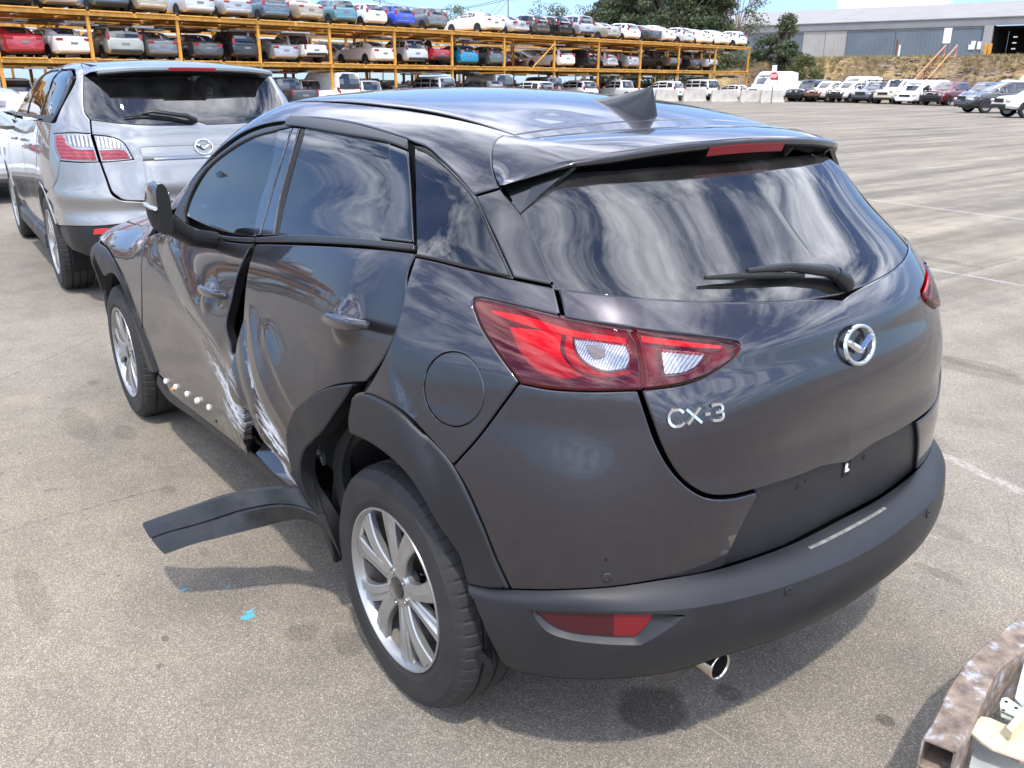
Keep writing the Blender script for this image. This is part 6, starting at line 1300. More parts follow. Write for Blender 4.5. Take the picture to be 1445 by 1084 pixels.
    for s in (1, -1):
        mm = MB(); w = float(pw(.02))
        if lk == 'wide': mm.box((.10, s*w*.80, lz), (.26, w*.42, .15), bev=.05)
        elif lk == 'tall': mm.box((.09, s*w*.93, lz+.05), (.20, .14, .32 if kind != 'four-wheel drive' else .24), bev=.05)
        else: mm.box((.03, s*w*.94, lz), (.10, .13, .30), bev=.02)
        mm.build('tail_lamp', LAMPR, root)
        mm = MB(); mm.box((L-.16, s*float(pw(L-.1))*.84, zl(np.array([L-.25]))[0]-.10), (.34, .30, .15), bev=.05); mm.build('headlight', LAMPC, root)
        mm = MB(); xm = gx_[-1]-.45; mm.box((xm, s*(Wd+.09), float(zl(np.array([xm]))[0])+.08), (.10, .18, .13), bev=.04); mm.build('door_mirror', PC[paint], root)
    mm = MB(); mm.box((.03, 0, .44 if kind not in ('ute', 'four-wheel drive') else .55), (.16, Wd*1.62, .17), bev=.05); bmp = mm.build('rear_bumper', PC[paint] if kind in ('sedan', 'hatch') else CTRIM, root)
    mm = MB(); mm.box((L-.03, 0, .42 if kind != 'ute' else .55), (.14, Wd*1.5, .20), bev=.05); mm.build('front_bumper', PC[paint] if kind in ('sedan', 'hatch', 'van') else CTRIM, root)
    mm = MB(); mm.box((L+.008, 0, .68 if kind in ('sedan', 'hatch') else .80), (.03, Wd*.95, .14 if kind in ('sedan', 'hatch') else .2), bev=.012); mm.build('grille', CTRIM, root)
    mm = MB(); mm.box((-.012, 0, .72 if kind == 'sedan' else .78), (.014, .36, .11)); mm.build('number_plate', PLATE, root)
    mm = MB(); mm.box((L*.5, 0, zb+.02), (L*.86, Wd*1.5, .12)); mm.build('underbody', CTRIM, root)
    if 'spare' in extra:
        mm = MB(); mm.lathe([(.0, .36), (-.18, .36), (-.2, .30), (-.2, .2)], (0, 0, 0), 'x', 20); sp = mm.build('spare_wheel', RUBBER, root); sp.location = (-.02, -.10, 1.08)
        mm = MB(); mm.lathe([(-.19, .2), (-.17, .1), (-.19, .0001)], (0, 0, 0), 'x', 14); mm.build('rim', CWHEEL, sp)
    if 'bullbar' in extra or 'rustbar' in extra:
        mm = MB(); mt_ = RUST if 'rustbar' in extra else CTRIM; mm.box((L+.12, 0, .62), (.14, Wd*1.8, .26), bev=.05); mm.tube([(L+.15, -.55, .74), (L+.16, -.5, 1.0), (L+.16, .5, 1.0), (L+.15, .55, .74)], .035, 6); mm.tube([(L+.1, -Wd*.9, .66), (L+.02, -Wd*.92, .95), (L+.15, -.5, .98)], .03, 6); mm.tube([(L+.1, Wd*.9, .66), (L+.02, Wd*.92, .95), (L+.15, .5, .98)], .03, 6); mm.build('bull_bar', mt_, root, angle=40)
        for s in (1, -1): mm = MB(); mm.lathe([(0, .09), (.06, .085), (.06, .0001)], (L+.18, s*.30, .88), 'x', 12); mm.build('spot_lamp', LAMPC, root)
    if 'roofrack' in extra:
        mm = MB()
        for x in np.linspace(1.0, 2.5, 6): mm.box((x, 0, H+.10), (.05, 1.25, .04))
        for s in (1, -1): mm.box((1.75, s*.62, H+.12), (1.7, .05, .07)); mm.box((1.2, s*.6, H+.06), (.05, .05, .12)); mm.box((2.3, s*.6, H+.06), (.05, .05, .12))
        mm.build('roof_rack', CTRIM, root)
    if 'highroof' in extra:
        for o in [root]: o.scale = (1.08, 1.02, 1.18)
    if 'bed' in extra or kind == 'ute':
        mm = MB(); mm.box((.95, 0, 1.085), (1.55, Wd*1.62, .012)); mm.build('tray_floor', CTRIM, root)
    if 'frame' in extra:
        mm = MB(); 
        for s in (1, -1): mm.tube([(1.72, s*.72, 1.08), (1.72, s*.70, 1.72), (1.72, 0, 1.74)], .03, 6); mm.tube([(.3, s*.72, 1.08), (1.72, s*.72, 1.6)], .025, 6)
        mm.box((1.72, 0, 1.45), (.03, 1.3, .03)); mm.box((1.72, 0, 1.3), (.03, 1.3, .03)); mm.build('ladder_frame', PC[paint], root)
    return root
PROTO = {}; RT = random.Random(9)
def put_car(kind, paint, loc, head, label, group, extra=(), cat='car', dmg=0, name=None, sc=None, lite=None):
    nm = {'sedan': 'parked_sedan', 'hatch': 'parked_hatchback', 'suv': 'parked_suv', 'four-wheel drive': 'parked_offroader', 'ute': 'parked_ute', 'van': 'parked_van'}[kind]
    key = (kind, tuple(extra), dmg)
    if key not in PROTO:
        o = build_car(kind, paint, extra, nm, dmg); PROTO[key] = (o, tree(o), paint)
    else:
        p, kk, pp = PROTO[key]; o = copy_tree(p, [k for k in kk if lite is None or k[0].name.split('.')[0] in lite])
        RECOL.append((o, pp, paint))
    o.location = loc; o.rotation_euler = (RT.uniform(-.012, .012), RT.uniform(-.02, .01) if loc[2] > 1 else 0, head)
    if sc: o.scale = tuple(a*b for a, b in zip(o.scale, sc))
    tag(o, label, cat, group)
    return o
RECOL = []
def flush_recol():
    par = {}
    for ob in bpy.data.objects:
        if ob.parent is not None: par.setdefault(ob.parent, []).append(ob)
    def rec(o, a, b):
        for c in par.get(o, []):
            if c.data and len(c.data.materials) and c.data.materials[0] is not None and c.data.materials[0].name == PC[a].name:
                c.material_slots[0].link = 'OBJECT'; c.material_slots[0].material = PC[b]
            rec(c, a, b)
    for o, a, b in RECOL:
        if a != b: rec(o, a, b)
def hit_plane(px_, p0, n_): d = pray([px_])[0]; t = ((np.array(p0)-CAM_POS)@np.array(n_))/(d@np.array(n_)); return CAM_POS+d*t
def hit_z(px_, z=0.): d = pray([px_])[0]; return CAM_POS+d*((z-CAM_POS[2])/d[2])
# ------------------------------------------------------------------ storage rack
RA, RB = np.array([47.03, -5.30, 0]), np.array([55.30, -71.79, 0]); RU = (RB-RA)/np.linalg.norm(RB-RA); RN = np.array([-RU[1], RU[0], 0]); RN = RN if RN[0] > 0 else -RN   # along the face, and into the rack
RHEAD = math.atan2(RN[1], RN[0]); Z1, Z2 = 2.60, 4.86
def u_px(px_, z): return float((hit_plane((px_, 110-(z-1.5)*18), RA, RN)-RA)@RU)
def rk(u, v, z): return tuple(RA+RU*u+RN*v+np.array([0, 0, z]))
YEL = plain('rack_steel', (.62, .30, .045), rough=.5, var=.25, vscale=3, rvar=.1)
RM = Matrix.Rotation(math.atan2(RU[1], RU[0]), 4, 'Z')
rack = empty('storage_rack', rk(0, 0, 0), math.atan2(RU[1], RU[0])); tag(rack, 'long three-tier steel rack painted orange-yellow and loaded with wrecked cars', 'rack')
sgn = 1 if (RM @ Vector((0, 1, 0))).dot(Vector(RN)) > 0 else -1
U0, U1 = -36., 67.2
posts_u = [u_px(p, 1.5) for p in (5, 137, 260, 371, 470, 560, 640, 713, 783, 845, 904, 957.5, 1008.6, 1055)]
posts_u = [posts_u[0]-5.0*k for k in range(6, 0, -1)]+posts_u; U0 = posts_u[0]; U1 = posts_u[-1]
post = MB(); post.box((0, 0, (Z2-.1)/2), (.15, .13, Z2-.1)); post_mesh = None
for row, v in enumerate((.12, 4.6, 5.6, 10.2)):
    for u in posts_u:
        if post_mesh is None: o = post.build('post', YEL, rack); post_mesh = o.data
        else: o = bpy.data.objects.new('post', post_mesh); COL.objects.link(o); o.parent = rack
        o.location = (u, sgn*v, 0)
        m_ = None
for z in (Z1, Z2):
    for v, h in ((.0, .20), (4.72, .16), (5.5, .16), (10.3, .16)):
        for k in range(len(posts_u)-1):
            a, b = posts_u[k], posts_u[k+1]; m = MB(); m.box(((a+b)/2, sgn*v, z-.12), (b-a-.02, .09, h)); m.build('beam', YEL, rack)
    # shallow car pans with a turned-up lip, two to a bay
    for k in range(len(posts_u)-1):
        a, b = posts_u[k], posts_u[k+1]
        for j in (0, 1):
            c0, c1 = a+(b-a)*j/2+.08, a+(b-a)*(j+1)/2-.08; m = MB(); m.box(((c0+c1)/2, sgn*-.08, z-.0), (c1-c0, .10, .07), bev=.02); m.box(((c0+c1)/2, sgn*2.3, z-.03), (c1-c0, 4.7, .03)); m.box(((c0+c1)/2, sgn*7.9, z-.03), (c1-c0, 4.7, .03)); m.build('deck_pan', YEL, rack)
        for v in (.12, 4.6):
            m = MB(); m.box((a, sgn*(v/2+1.2 if v > 1 else 2.3), z-.28), (.10, 4.5, .12)); 
        m.build('cross_beam', YEL, rack)
for k in range(0, len(posts_u)-1, 3):
    a, b = posts_u[k], posts_u[k+1]; m = MB(); m.tube([(a, sgn*4.7, Z1), (b, sgn*4.7, Z2-.3)], .035, 5); m.build('brace', YEL, rack)
a, b = u_px(752, 3.6), u_px(783, 3.6); m = MB(); m.tube([(a, sgn*-.02, Z1+.05), (b, sgn*-.02, Z2-.45)], .05, 6); m.build('brace', YEL, rack)
T3 = 'top tier'; T2 = 'middle tier'; T1 = 'ground under the rack'
TOPROW = [(28, 'sedan', 'dark blue'), (95.5, 'sedan', 'silver'), (164, 'suv', 'blue-grey'), (221.5, 'hatch', 'beige'), (288, 'sedan', 'light silver'), (341, 'sedan', 'silver'), (394.5, 'hatch', 'blue-grey'), (443, 'sedan', 'beige'), (492, 'hatch', 'teal'), (535.6, 'hatch', 'white'), (575, 'hatch', 'bright blue'), (621, 'hatch', 'grey'),
          (703, 'sedan', 'pearl white'), (739.6, 'sedan', 'light silver', 1), (769.7, 'hatch', 'brown-grey', 1), (801, 'hatch', 'black', 1), (832, 'suv', 'silver'), (870, 'sedan', 'champagne'), (898, 'hatch', 'white'), (929, 'sedan', 'dark grey'), (950.4, 'sedan', 'white'), (975.7, 'hatch', 'light silver'), (1002.6, 'sedan', 'white'), (1028.7, 'sedan', 'white'), (1052.8, 'hatch', 'white')]
MIDROW = [(40.5, 'sedan', 'red'), (109, 'sedan', 'white'), (181.6, 'suv', 'champagne'), (234.6, 'sedan', 'grey'), (297, 'sedan', 'dark grey'), (352, 'suv', 'black'), (407, 'sedan', 'silver'), (449.5, 'ute', 'white'), (546, 'sedan', 'pearl white'), (592, 'suv', 'light silver'), (626, 'ute', 'red'), (665, 'hatch', 'turquoise'), (706, 'hatch', 'green-grey'),
          (804, 'hatch', 'white'), (842, 'hatch', 'black', 1), (868, 'hatch', 'light silver', 1), (899, 'sedan', 'silver'), (956.5, 'ute', 'brown-grey'), (985.6, 'sedan', 'black'), (1009.7, 'ute', 'light silver')]
LOWROW = [(37, 'ute', 'pearl white'), (405, 'ute', 'dark grey'), (461, 'ute', 'white'), (491, 'van', 'white'), (522, 'ute', 'light silver'), (570, 'hatch', 'grey'), (630, 'four-wheel drive', 'light silver', 0, ('spare',)), (676, 'suv', 'dark grey'), (710.5, 'van', 'silver'), (747, 'suv', 'white'), (782, 'four-wheel drive', 'grey', 0, ('spare',)), (832, 'suv', 'pearl white'), (884, 'ute', 'white'),
          (934, 'suv', 'white'), (980.5, 'four-wheel drive', 'pearl white'), (1006, 'four-wheel drive', 'white', 0, ('spare',)), (1028, 'hatch', 'white')]
KN = {'hatch': 'hatchback', 'four-wheel drive': 'off-roader', 'suv': 'SUV', 'sedan': 'sedan', 'ute': 'ute', 'van': 'van'}
WHERE = {T3: 'on top tier', T2: 'on middle tier', T1: 'on ground tier'}
rr = random.Random(3)
used_lab = {}
CARPX = []
for row, z, tier in ((TOPROW, Z2, T3), (MIDROW, Z1, T2), (LOWROW, 0, T1)):
    for i, c in enumerate(row):
        px_, kd, col = c[:3]; dm = c[3] if len(c) > 3 else 0; ex = c[4] if len(c) > 4 else ()
        if kd == 'van' and col == 'white': ex = ()
        u = u_px(px_, z+.8); p = rk(u, .15 if z else (-.25 if min(abs(u-q_) for q_ in posts_u) < 1.15 else -2.0), z)
        a = row[i-1] if i else None; b = row[i+1] if i+1 < len(row) else None
        d = ('crumpled ' if dm else '')+f'{col} {KN[kd]} {WHERE[tier]}, '
        if a and b: d += f'between {a[2]} {KN[a[1]]} and {b[2]} {KN[b[1]]}'
        elif b: d += f'leftmost, beside a {b[2]} {KN[b[1]]}'
        else: d += f'rightmost, beside a {a[2]} {KN[a[1]]}'
        put_car(kd, col, p, RHEAD+R(rr.uniform(-4, 4)), d, f'cars {WHERE[tier]}', ex, dmg=dm, sc=(rr.uniform(.96, 1.03), rr.uniform(.98, 1.04), rr.uniform(.96, 1.04)))
ORD = ['first', 'second', 'third', 'fourth', 'fifth', 'sixth', 'seventh', 'eighth']
# cars to the left of the picture, seen mirrored in the side windows
for k, (kd, col) in enumerate([('sedan', 'white'), ('hatch', 'red'), ('suv', 'silver'), ('sedan', 'grey'), ('hatch', 'red'), ('sedan', 'white'), ('suv', 'beige'), ('sedan', 'dark blue')]):
    put_car(kd, col, rk(-6-2.6*k, .15, Z1), RHEAD, f'{col} {KN[kd]} on middle tier beyond the left edge, {ORD[k]} from it', 'cars racked beyond the left edge', lite=('body', 'rear_window', 'side_window', 'tail_lamp', 'wheel'))
for k, (kd, col) in enumerate([('hatch', 'silver'), ('sedan', 'white'), ('sedan', 'black'), ('hatch', 'champagne'), ('sedan', 'white'), ('hatch', 'blue-grey'), ('sedan', 'silver')]):
    put_car(kd, col, rk(-7-2.7*k, .15, Z2), RHEAD, f'{col} {KN[kd]} on top tier beyond the left edge, {ORD[k]} from it', 'cars racked beyond the left edge', lite=('body', 'rear_window', 'side_window', 'tail_lamp', 'wheel'))
# second line of cars behind, noses towards us, glimpsed through the rack
def backlab(u, z, kd, col):
    row = MIDROW if z else LOWROW; c = min(row, key=lambda r: abs(u_px(r[0], z+.8)-u)); i = row.index(c); s_ = 'left' if u < u_px(c[0], z+.8) else 'right'
    return f'{col} {KN[kd]} facing us, hidden behind {s_} side of {c[2]} {KN[c[1]]} {WHERE[T2 if z else T1]}'
kinds_b = ['sedan', 'hatch', 'suv', 'sedan', 'hatch']; cols_b = ['white', 'dark grey', 'silver', 'maroon', 'black', 'grey', 'champagne']
for z, n0, tier in ((Z1, 0, 'middle'), (0, 2, 'ground')):
    u = -1.5; k = n0
    while u < 66:
        put_car(kinds_b[k % 5], cols_b[(k*3) % 7], rk(u, 10.1, z), RHEAD+math.pi, backlab(u, z, kinds_b[k % 5], cols_b[(k*3) % 7]), 'cars in the back line of the rack', lite=('body', 'windscreen', 'headlight', 'grille')); u += 2.75; k += 1
# scrap parts laid under the decks of the rack
for z in (Z1-.16, Z2-.22):
    m = MB(); u = 0.
    while u < 66:
        w = rr.uniform(.5, 1.9); m.box((u+w/2, sgn*rr.uniform(.6, 3.6), z-rr.uniform(.22, .42)), (w, rr.uniform(.4, 1.4), rr.uniform(.06, .16)), rz=rr.uniform(-.3, .3), m=rr.randrange(5), bev=.03); u += w*rr.uniform(.5, 1.1)
    m.build('scrap_layer', mats=[PC['white'], CTRIM, PC['beige'], PC['silver'], RUST], parent=rack, angle=30)['kind'] = 'stuff'
# wrecks packed deep behind, too far in to tell apart
m = MB()
for z in (0, Z1):
    for v in (13.5, 17., 20.5):
        u = U0
        while u < U1+2:
            w = rr.uniform(1.2, 2.2); h = rr.uniform(.9, 1.7); k = rr.randrange(6); m.box((u+w/2, sgn*v, z+h*.36+.2), (w, 2.2, h*.62), m=k, bev=.15); m.box((u+w/2, sgn*(v-.1), z+h*.85+.2), (w*.78, 1.5, h*.42), m=5 if rr.random() < .5 else k, bev=.15); u += w+rr.uniform(.15, 1.3)
o = m.build('packed_wrecks', mats=[PC['white'], PC['grey'], PC['maroon'], PC['champagne'], PC['dark blue'], CTRIM], parent=None, angle=40); o.location = rack.location; o.rotation_euler = rack.rotation_euler; tag(o, kind='stuff')
m = MB()
for v in (12.4, 18.9):
    for z in (Z1-.15, Z2-.15): m.box(((U0+U1)/2, sgn*v, z), (U1-U0, .12, .2))
    for u in posts_u: m.box((u+1.5, sgn*v, Z2/2), (.14, .12, Z2))
m.build('rear_frame', YEL, rack)
# car just ahead of the wagon, cut by the left edge of the picture
p = hit_plane((6, 200), (11.55, 0, 0), (1, 0, 0)); put_car('sedan', 'light silver', (11.55, p[1]+.25, 0), R(-3), 'pale silver sedan cut by the left edge, just beyond the silver wagon', None)
# ------------------------------------------------------------------ row of trucks facing us on the right
def face_us(px_, y, kd, col, lab, ex=(), dm=0, sc=None, hd=90, group='off-roaders and vans facing us'):
    q = hit_plane((px_, 135), (0, y, 0), (0, 1, 0)); K = KINDS_[kd]; h = R(hd); L_ = K['L']*(sc[0] if sc else 1)
    return put_car(kd, col, (q[0]-math.cos(h)*L_, q[1]-math.sin(h)*L_, 0), h, lab, group, ex, dmg=dm, sc=sc)
face_us(1066, -63.5, 'van', 'white', 'tall white high-roof van behind the stop sign', ('highroof',))
face_us(1102, -66.5, 'ute', 'white', 'white ute with its front torn open, right of the stop sign', (), 1)
face_us(1121, -66.5, 'four-wheel drive', 'dark grey', 'dark boxy off-roader with spot lamps, between a wrecked ute and a cream ute', ('bullbar',))
face_us(1147, -66.5, 'ute', 'cream', 'cream ute with a rusty red bull bar', ('rustbar',))
face_us(1178, -66.0, 'ute', 'white', 'white ute with a black bull bar and two lamps', ('bullbar',))
face_us(1213, -66.0, 'suv', 'dark grey', 'dark SUV carrying a roof rack, facing us', ('roofrack',))
face_us(1244, -65.0, 'four-wheel drive', 'cream', 'cream off-roader facing us left of the white van')
face_us(1277, -64.5, 'van', 'white', 'white people van facing us between a cream off-roader and a maroon SUV', (), sc=(.95, .95, .84))
face_us(1314, -63.5, 'suv', 'maroon', 'maroon SUV with a black bull bar, behind the black crossover', ('bullbar',))
face_us(1368, -62.5, 'suv', 'dark blue', 'dark blue SUV half hidden behind the black crossover', ())
face_us(1405, -64.0, 'ute', 'white', 'white ute in the back row between two roofs', (), sc=(1, 1, 1.05))
face_us(1190, -71.5, 'van', 'white', 'white van roof showing behind the ute with lamps', ())
face_us(1130, -72.0, 'suv', 'white', 'white SUV roof showing behind the dark off-roader', ())
face_us(1290, -70.5, 'four-wheel drive', 'white', 'white off-roader roof behind the people van', ('roofrack',))
face_us(1440, -67.0, 'van', 'white', 'white van at the right edge behind the ute', ())
q = hit_z((1340, 158.5)); put_car('suv', 'black', (q[0]-3.3, q[1]-3.2, 0), R(54), 'black crossover standing broadside with a red strap under its sill', 'cars broadside on the right')
q = hit_z((1418, 165)); put_car('ute', 'white', (q[0]-3.4, q[1]-3.0, 0), R(52), 'white ute cut by the right edge, steel wheels, nose to the left', 'cars broadside on the right')
flush_recol()
# ------------------------------------------------------------------ barriers, bank, warehouse, sign, trees
CONC = plain('concrete', (.42, .39, .34), rough=.9, var=.16, vscale=2.5, bump=.6, bscale=40)
def barrier_mesh(L_=2.0):
    prof = [(-.30, 0), (-.30, .10), (-.17, .30), (-.10, .95), (.10, .95), (.17, .30), (.30, .10), (.30, 0)]; m = MB(); rows = []
    for x in (-L_/2, -L_/2+.02, L_/2-.02, L_/2): k = .97 if abs(x) > L_/2-.01 else 1; rows.append([(x-(math.copysign(.10, x) if z > .2 else 0)*(z/.95), y*k, z) for y, z in prof])
    m.loft(rows, close=True); n = len(prof); m.f += [tuple(range(n)), tuple(len(m.v)-1-i for i in range(n))]; m.m += [0, 0]; return m
bm_ = None
BL = [(424, 140.5, 'concrete barrier in front of the white ute, left of the crashed car roof'), (506, 140.2, 'concrete barrier half hidden behind the crashed car roof'), (940, 144, 'concrete barrier just right of the shark fin aerial'), (979, 144.4, 'second concrete barrier right of the shark fin aerial'), (1021, 144.8, 'concrete barrier nearest the right end of the rack'), (1062, 145.2, 'concrete barrier in front of the tall white van'), (1088, 145.6, 'concrete barrier below the stop sign')]
for px_, py_, lab in BL:
    q = hit_z((px_, py_)); d = q-CAM_POS
    if bm_ is None: o = barrier_mesh().build('concrete_barrier', CONC, None, angle=30); bm_ = o.data
    else: o = bpy.data.objects.new('concrete_barrier', bm_); COL.objects.link(o)
    s_ = 1.0 if px_ > 600 else 1.0; o.location = (q[0], q[1], 0); o.rotation_euler = (0, 0, math.atan2(CR[1], CR[0])+R(8)); o.scale = ((1.35 if px_ < 600 else 1.18 if px_ in (1021, 1062) else 1.02), 1, 1.05)
    tag(o, lab, 'barrier', 'concrete barriers along the rack')
# stop sign
q = hit_z((1088, 147)); st = empty('stop_sign', (q[0], q[1], 0)); tag(st, 'red stop sign on a post with white boards above and below it', 'sign')
d = CAM_POS[:2]-q[:2]; fz = math.atan2(d[1], d[0]); D_ = np.linalg.norm(d); st.rotation_euler = (0, 0, fz); kz = D_/CAM_F*1.08
def zpy(py_): return float(hit_plane((1088, py_), (q[0], q[1], 0), (d[0]/D_, d[1]/D_, 0))[2])
m = MB(); m.tube([(0, 0, 0), (0, 0, zpy(92))], .04, 8); m.build('post', STEEL, st)
zs_ = zpy(107.7); rs_ = .34
m = MB(); P8 = [(rs_*math.cos(R(22.5+45*k)), rs_*math.sin(R(22.5+45*k))) for k in range(8)]; m.add([(.05, a, zs_+b) for a, b in P8]+[(.07, a, zs_+b) for a, b in P8], [tuple(range(8))[::-1], tuple(range(8, 16))]+[(k, (k+1) % 8, 8+(k+1) % 8, 8+k) for k in range(8)]); sb = m.build('octagon_plate', plain('sign_red', (.50, .02, .03), rough=.4), st)
STROKES.update({'S': [[(1, .85), (.8, 1), (.2, 1), (0, .85), (0, .6), (.2, .5), (.8, .5), (1, .4), (1, .15), (.8, 0), (.2, 0), (0, .15)]], 'T': [[(0, 1), (1, 1)], [(.5, 1), (.5, 0)]], 'O': [[(.25, 0), (0, .25), (0, .75), (.25, 1), (.75, 1), (1, .75), (1, .25), (.75, 0), (.25, 0)]], 'P': [[(0, 0), (0, 1), (.8, 1), (1, .85), (1, .6), (.8, .48), (0, .48)]]})
letters('letter', [('S', 1), ('T', 1), ('O', 1), ('P', 1)], (.071, -.24, zs_-.09), (.071, .24, zs_-.09), .19, (1, 0, 0), PC['white'], sb, sw=.22, t=.006)
m = MB(); m.box((.06, 0, (zpy(92)+zpy(103))/2), (.02, .36, abs(zpy(92)-zpy(103)))); m.build('upper_board', plain('sign_white', (.78, .78, .76), rough=.5), st)
m = MB(); m.box((.06, 0, (zpy(113)+zpy(122))/2), (.02, .62, abs(zpy(113)-zpy(122)))); m.build('lower_board', MATS['sign_white'], st)
# bank: rises behind the row of trucks to the terrace the warehouse stands on
def bank_mat():
    m, t, b = nmat('dry_bank'); tc = t.nodes.new('ShaderNodeTexCoord')
    n1 = t.nodes.new('ShaderNodeTexNoise'); n1.inputs['Scale'].default_value = .13; n1.inputs['Detail'].default_value = 5; t.links.new(tc.outputs['Object'], n1.inputs['Vector'])
    n2 = t.nodes.new('ShaderNodeTexNoise'); n2.inputs['Scale'].default_value = 1.3; n2.inputs['Detail'].default_value = 8; n2.inputs['Roughness'].default_value = .7; t.links.new(tc.outputs['Object'], n2.inputs['Vector'])
    r1 = t.nodes.new('ShaderNodeValToRGB'); r1.color_ramp.elements[0].color = (.13, .085, .055, 1); r1.color_ramp.elements[1].color = (.33, .24, .11, 1); r1.color_ramp.elements[0].position = .40; r1.color_ramp.elements[1].position = .58; t.links.new(n1.outputs['Fac'], r1.inputs[0])
    r2 = t.nodes.new('ShaderNodeValToRGB'); r2.color_ramp.elements[0].color = (.42, .40, .38, 1); r2.color_ramp.elements[1].color = (1.25, 1.2, 1.1, 1); r2.color_ramp.elements[0].position = .36; r2.color_ramp.elements[1].position = .62; t.links.new(n2.outputs['Fac'], r2.inputs[0])
    x = t.nodes.new('ShaderNodeMix'); x.data_type = 'RGBA'; x.blend_type = 'MULTIPLY'; x.inputs['Factor'].default_value = 1; t.links.new(r1.outputs[0], x.inputs['A']); t.links.new(r2.outputs[0], x.inputs['B']); t.links.new(x.outputs['Result'], b.inputs['Base Color']); b.inputs['Roughness'].default_value = .95
    return m
BANKM = bank_mat()
def foot(px_, dd=84.): d = pray([(px_, 118)])[0]; d = d/np.linalg.norm(d[:2]); return CAM_POS[:2]+d[:2]*dd
rb = random.Random(11); cols_ = []
pxs = np.linspace(1000, 1620, 110)
for px_ in pxs:
    dd0 = 92+(px_-1060)*-.012; c = []
    for t, z in ((0, -.05), (.12, .3), (.35, 1.3), (.6, 2.65), (.82, 3.7), (.94, 4.1), (1.0, 4.2), (1.6, 4.35), (9, 5.0)):
        p = foot(px_, dd0+t*16); j = 0 if z < .1 or z > 4.15 else rb.uniform(-.16, .16); c.append((p[0], p[1], z+j))
    cols_.append(c)
m = MB(); m.loft(cols_); tag(m.build('embankment', BANKM, None, smooth=True), kind='structure')
TUFT = plain('dry_grass', (.33, .25, .11), rough=.9, var=.35, vscale=.8); TUFT2 = plain('dull_scrub', (.13, .105, .06), rough=.95, var=.4, vscale=1.2)
def tufts(name, n, mat, seed, zr, hmax, pxr=(1050, 1500)):
    rg = random.Random(seed); m = MB()
    for _ in range(n):
        px_ = rg.uniform(*pxr); t = rg.uniform(*zr); dd0 = 92+(px_-1060)*-.012; p = foot(px_, dd0+t*16); z = float(np.interp(t, [0, .12, .35, .6, .82, .94, 1, 1.6], [-.05, .3, 1.3, 2.65, 3.7, 4.1, 4.2, 4.35]))
        h = rg.uniform(.25, 1)*hmax; w = h*rg.uniform(.7, 1.4)
        for _k in range(12):
            a = rg.uniform(0, 6.28); r_ = rg.uniform(0, w*.5); x, y = p[0]+math.cos(a)*r_, p[1]+math.sin(a)*r_; lx, ly = math.cos(a)*h*.45, math.sin(a)*h*.45; b_ = h*.12
            m.add([(x-b_*math.sin(a), y+b_*math.cos(a), z-.1), (x+b_*math.sin(a), y-b_*math.cos(a), z-.1), (x+lx, y+ly, z+h*rg.uniform(.6, 1))], [(0, 1, 2)])
    return tag(m.build(name, mat, recalc=False), kind='stuff')
tufts('dry_grass', 1500, TUFT, 1, (.6, 1.05), .38); tufts('dry_grass', 1300, TUFT, 5, (.1, 1.0), .30, (1100, 1245)); tufts('low_scrub', 1800, TUFT2, 2, (.05, .95), .30)
m = MB()
for _ in range(160):
    px_ = rb.uniform(1200, 1480); t = rb.uniform(.05, .9); p = foot(px_, 92+(px_-1060)*-.012+t*16); z = float(np.interp(t, [0, .12, .35, .6, .82, .94], [-.05, .3, 1.3, 2.65, 3.7, 4.1])); s_ = rb.uniform(.15, .55); m.box((p[0], p[1], z+s_*.2), (s_, s_*.8, s_*.5), rz=rb.uniform(0, 3), bev=s_*.15)
tag(m.build('rocks', plain('bank_rock', (.24, .19, .15), rough=.95, var=.4, vscale=3)), kind='stuff')
# stair with orange rails up the bank
p0 = foot(1290, 90.); p1 = foot(1334, 106.); s0 = np.array([*p0, .3]); s1 = np.array([*p1, 4.4]); dr = (s1-s0)/np.linalg.norm(s1-s0); sd = np.cross(dr, [0, 0, 1]); sd /= np.linalg.norm(sd)
stair = empty('bank_stair', tuple(s0)); tag(stair, 'steel stair with faded orange handrails climbing the dry bank', 'stairs'); ORR = plain('orange_rail', (.62, .25, .12), rough=.6)
for k in (-.55, .55):
    for h in (0, .95): m = MB(); m.tube([tuple(sd*k+np.array([0, 0, h])), tuple(s1-s0+sd*k+np.array([0, 0, h]))], .06 if h else .08, 6); m.build('handrail' if h else 'stringer', ORR, stair)
for t in np.linspace(.02, .98, 22):
    c = (s1-s0)*t; m = MB(); m.box(tuple(c), (1.1, .25, .05), rz=math.atan2(sd[1], sd[0])); m.build('tread', ORR, stair)
for t in np.linspace(0, 1, 6):
    for k in (-.55, .55): c = (s1-s0)*t+sd*k; m = MB(); m.tube([tuple(c), tuple(c+np.array([0, 0, .95]))], .035, 5); m.build('baluster', ORR, stair)
# warehouse ---------------------------------------------------------------------
def wh_pt(px_, depth): d = CF*CAM_F+CR*(px_-722.5)-CU*(118-542); d = d/CAM_F; return (CAM_POS+d*depth)[:2]
Wa, Wb = wh_pt(1060, 150), wh_pt(1445, 126); wu = (Wb-Wa)/np.linalg.norm(Wb-Wa); wn_ = np.array([wu[1], -wu[0]]); wn_ = wn_ if wn_@(CAM_POS[:2]-Wa) > 0 else -wn_   # wn_ points to us
ware = empty('warehouse', (Wa[0], Wa[1], 5.0), math.atan2(wu[1], wu[0])); tag(ware, 'long steel-clad warehouse with blue-grey sliding doors on the terrace above the bank', 'building')
ys_w = 1 if (np.array([-wu[1], wu[0]])@wn_) > 0 else -1        # local y towards us = ys_w
LW = float(np.linalg.norm(Wb-Wa))
def uw(px_): d = pray([(px_, 60)])[0]; n3 = np.array([*wn_, 0]); t = ((np.array([*Wa, 0])-CAM_POS)@n3)/(d@n3); P = CAM_POS+d*t; return float((P[:2]-Wa)@wu)
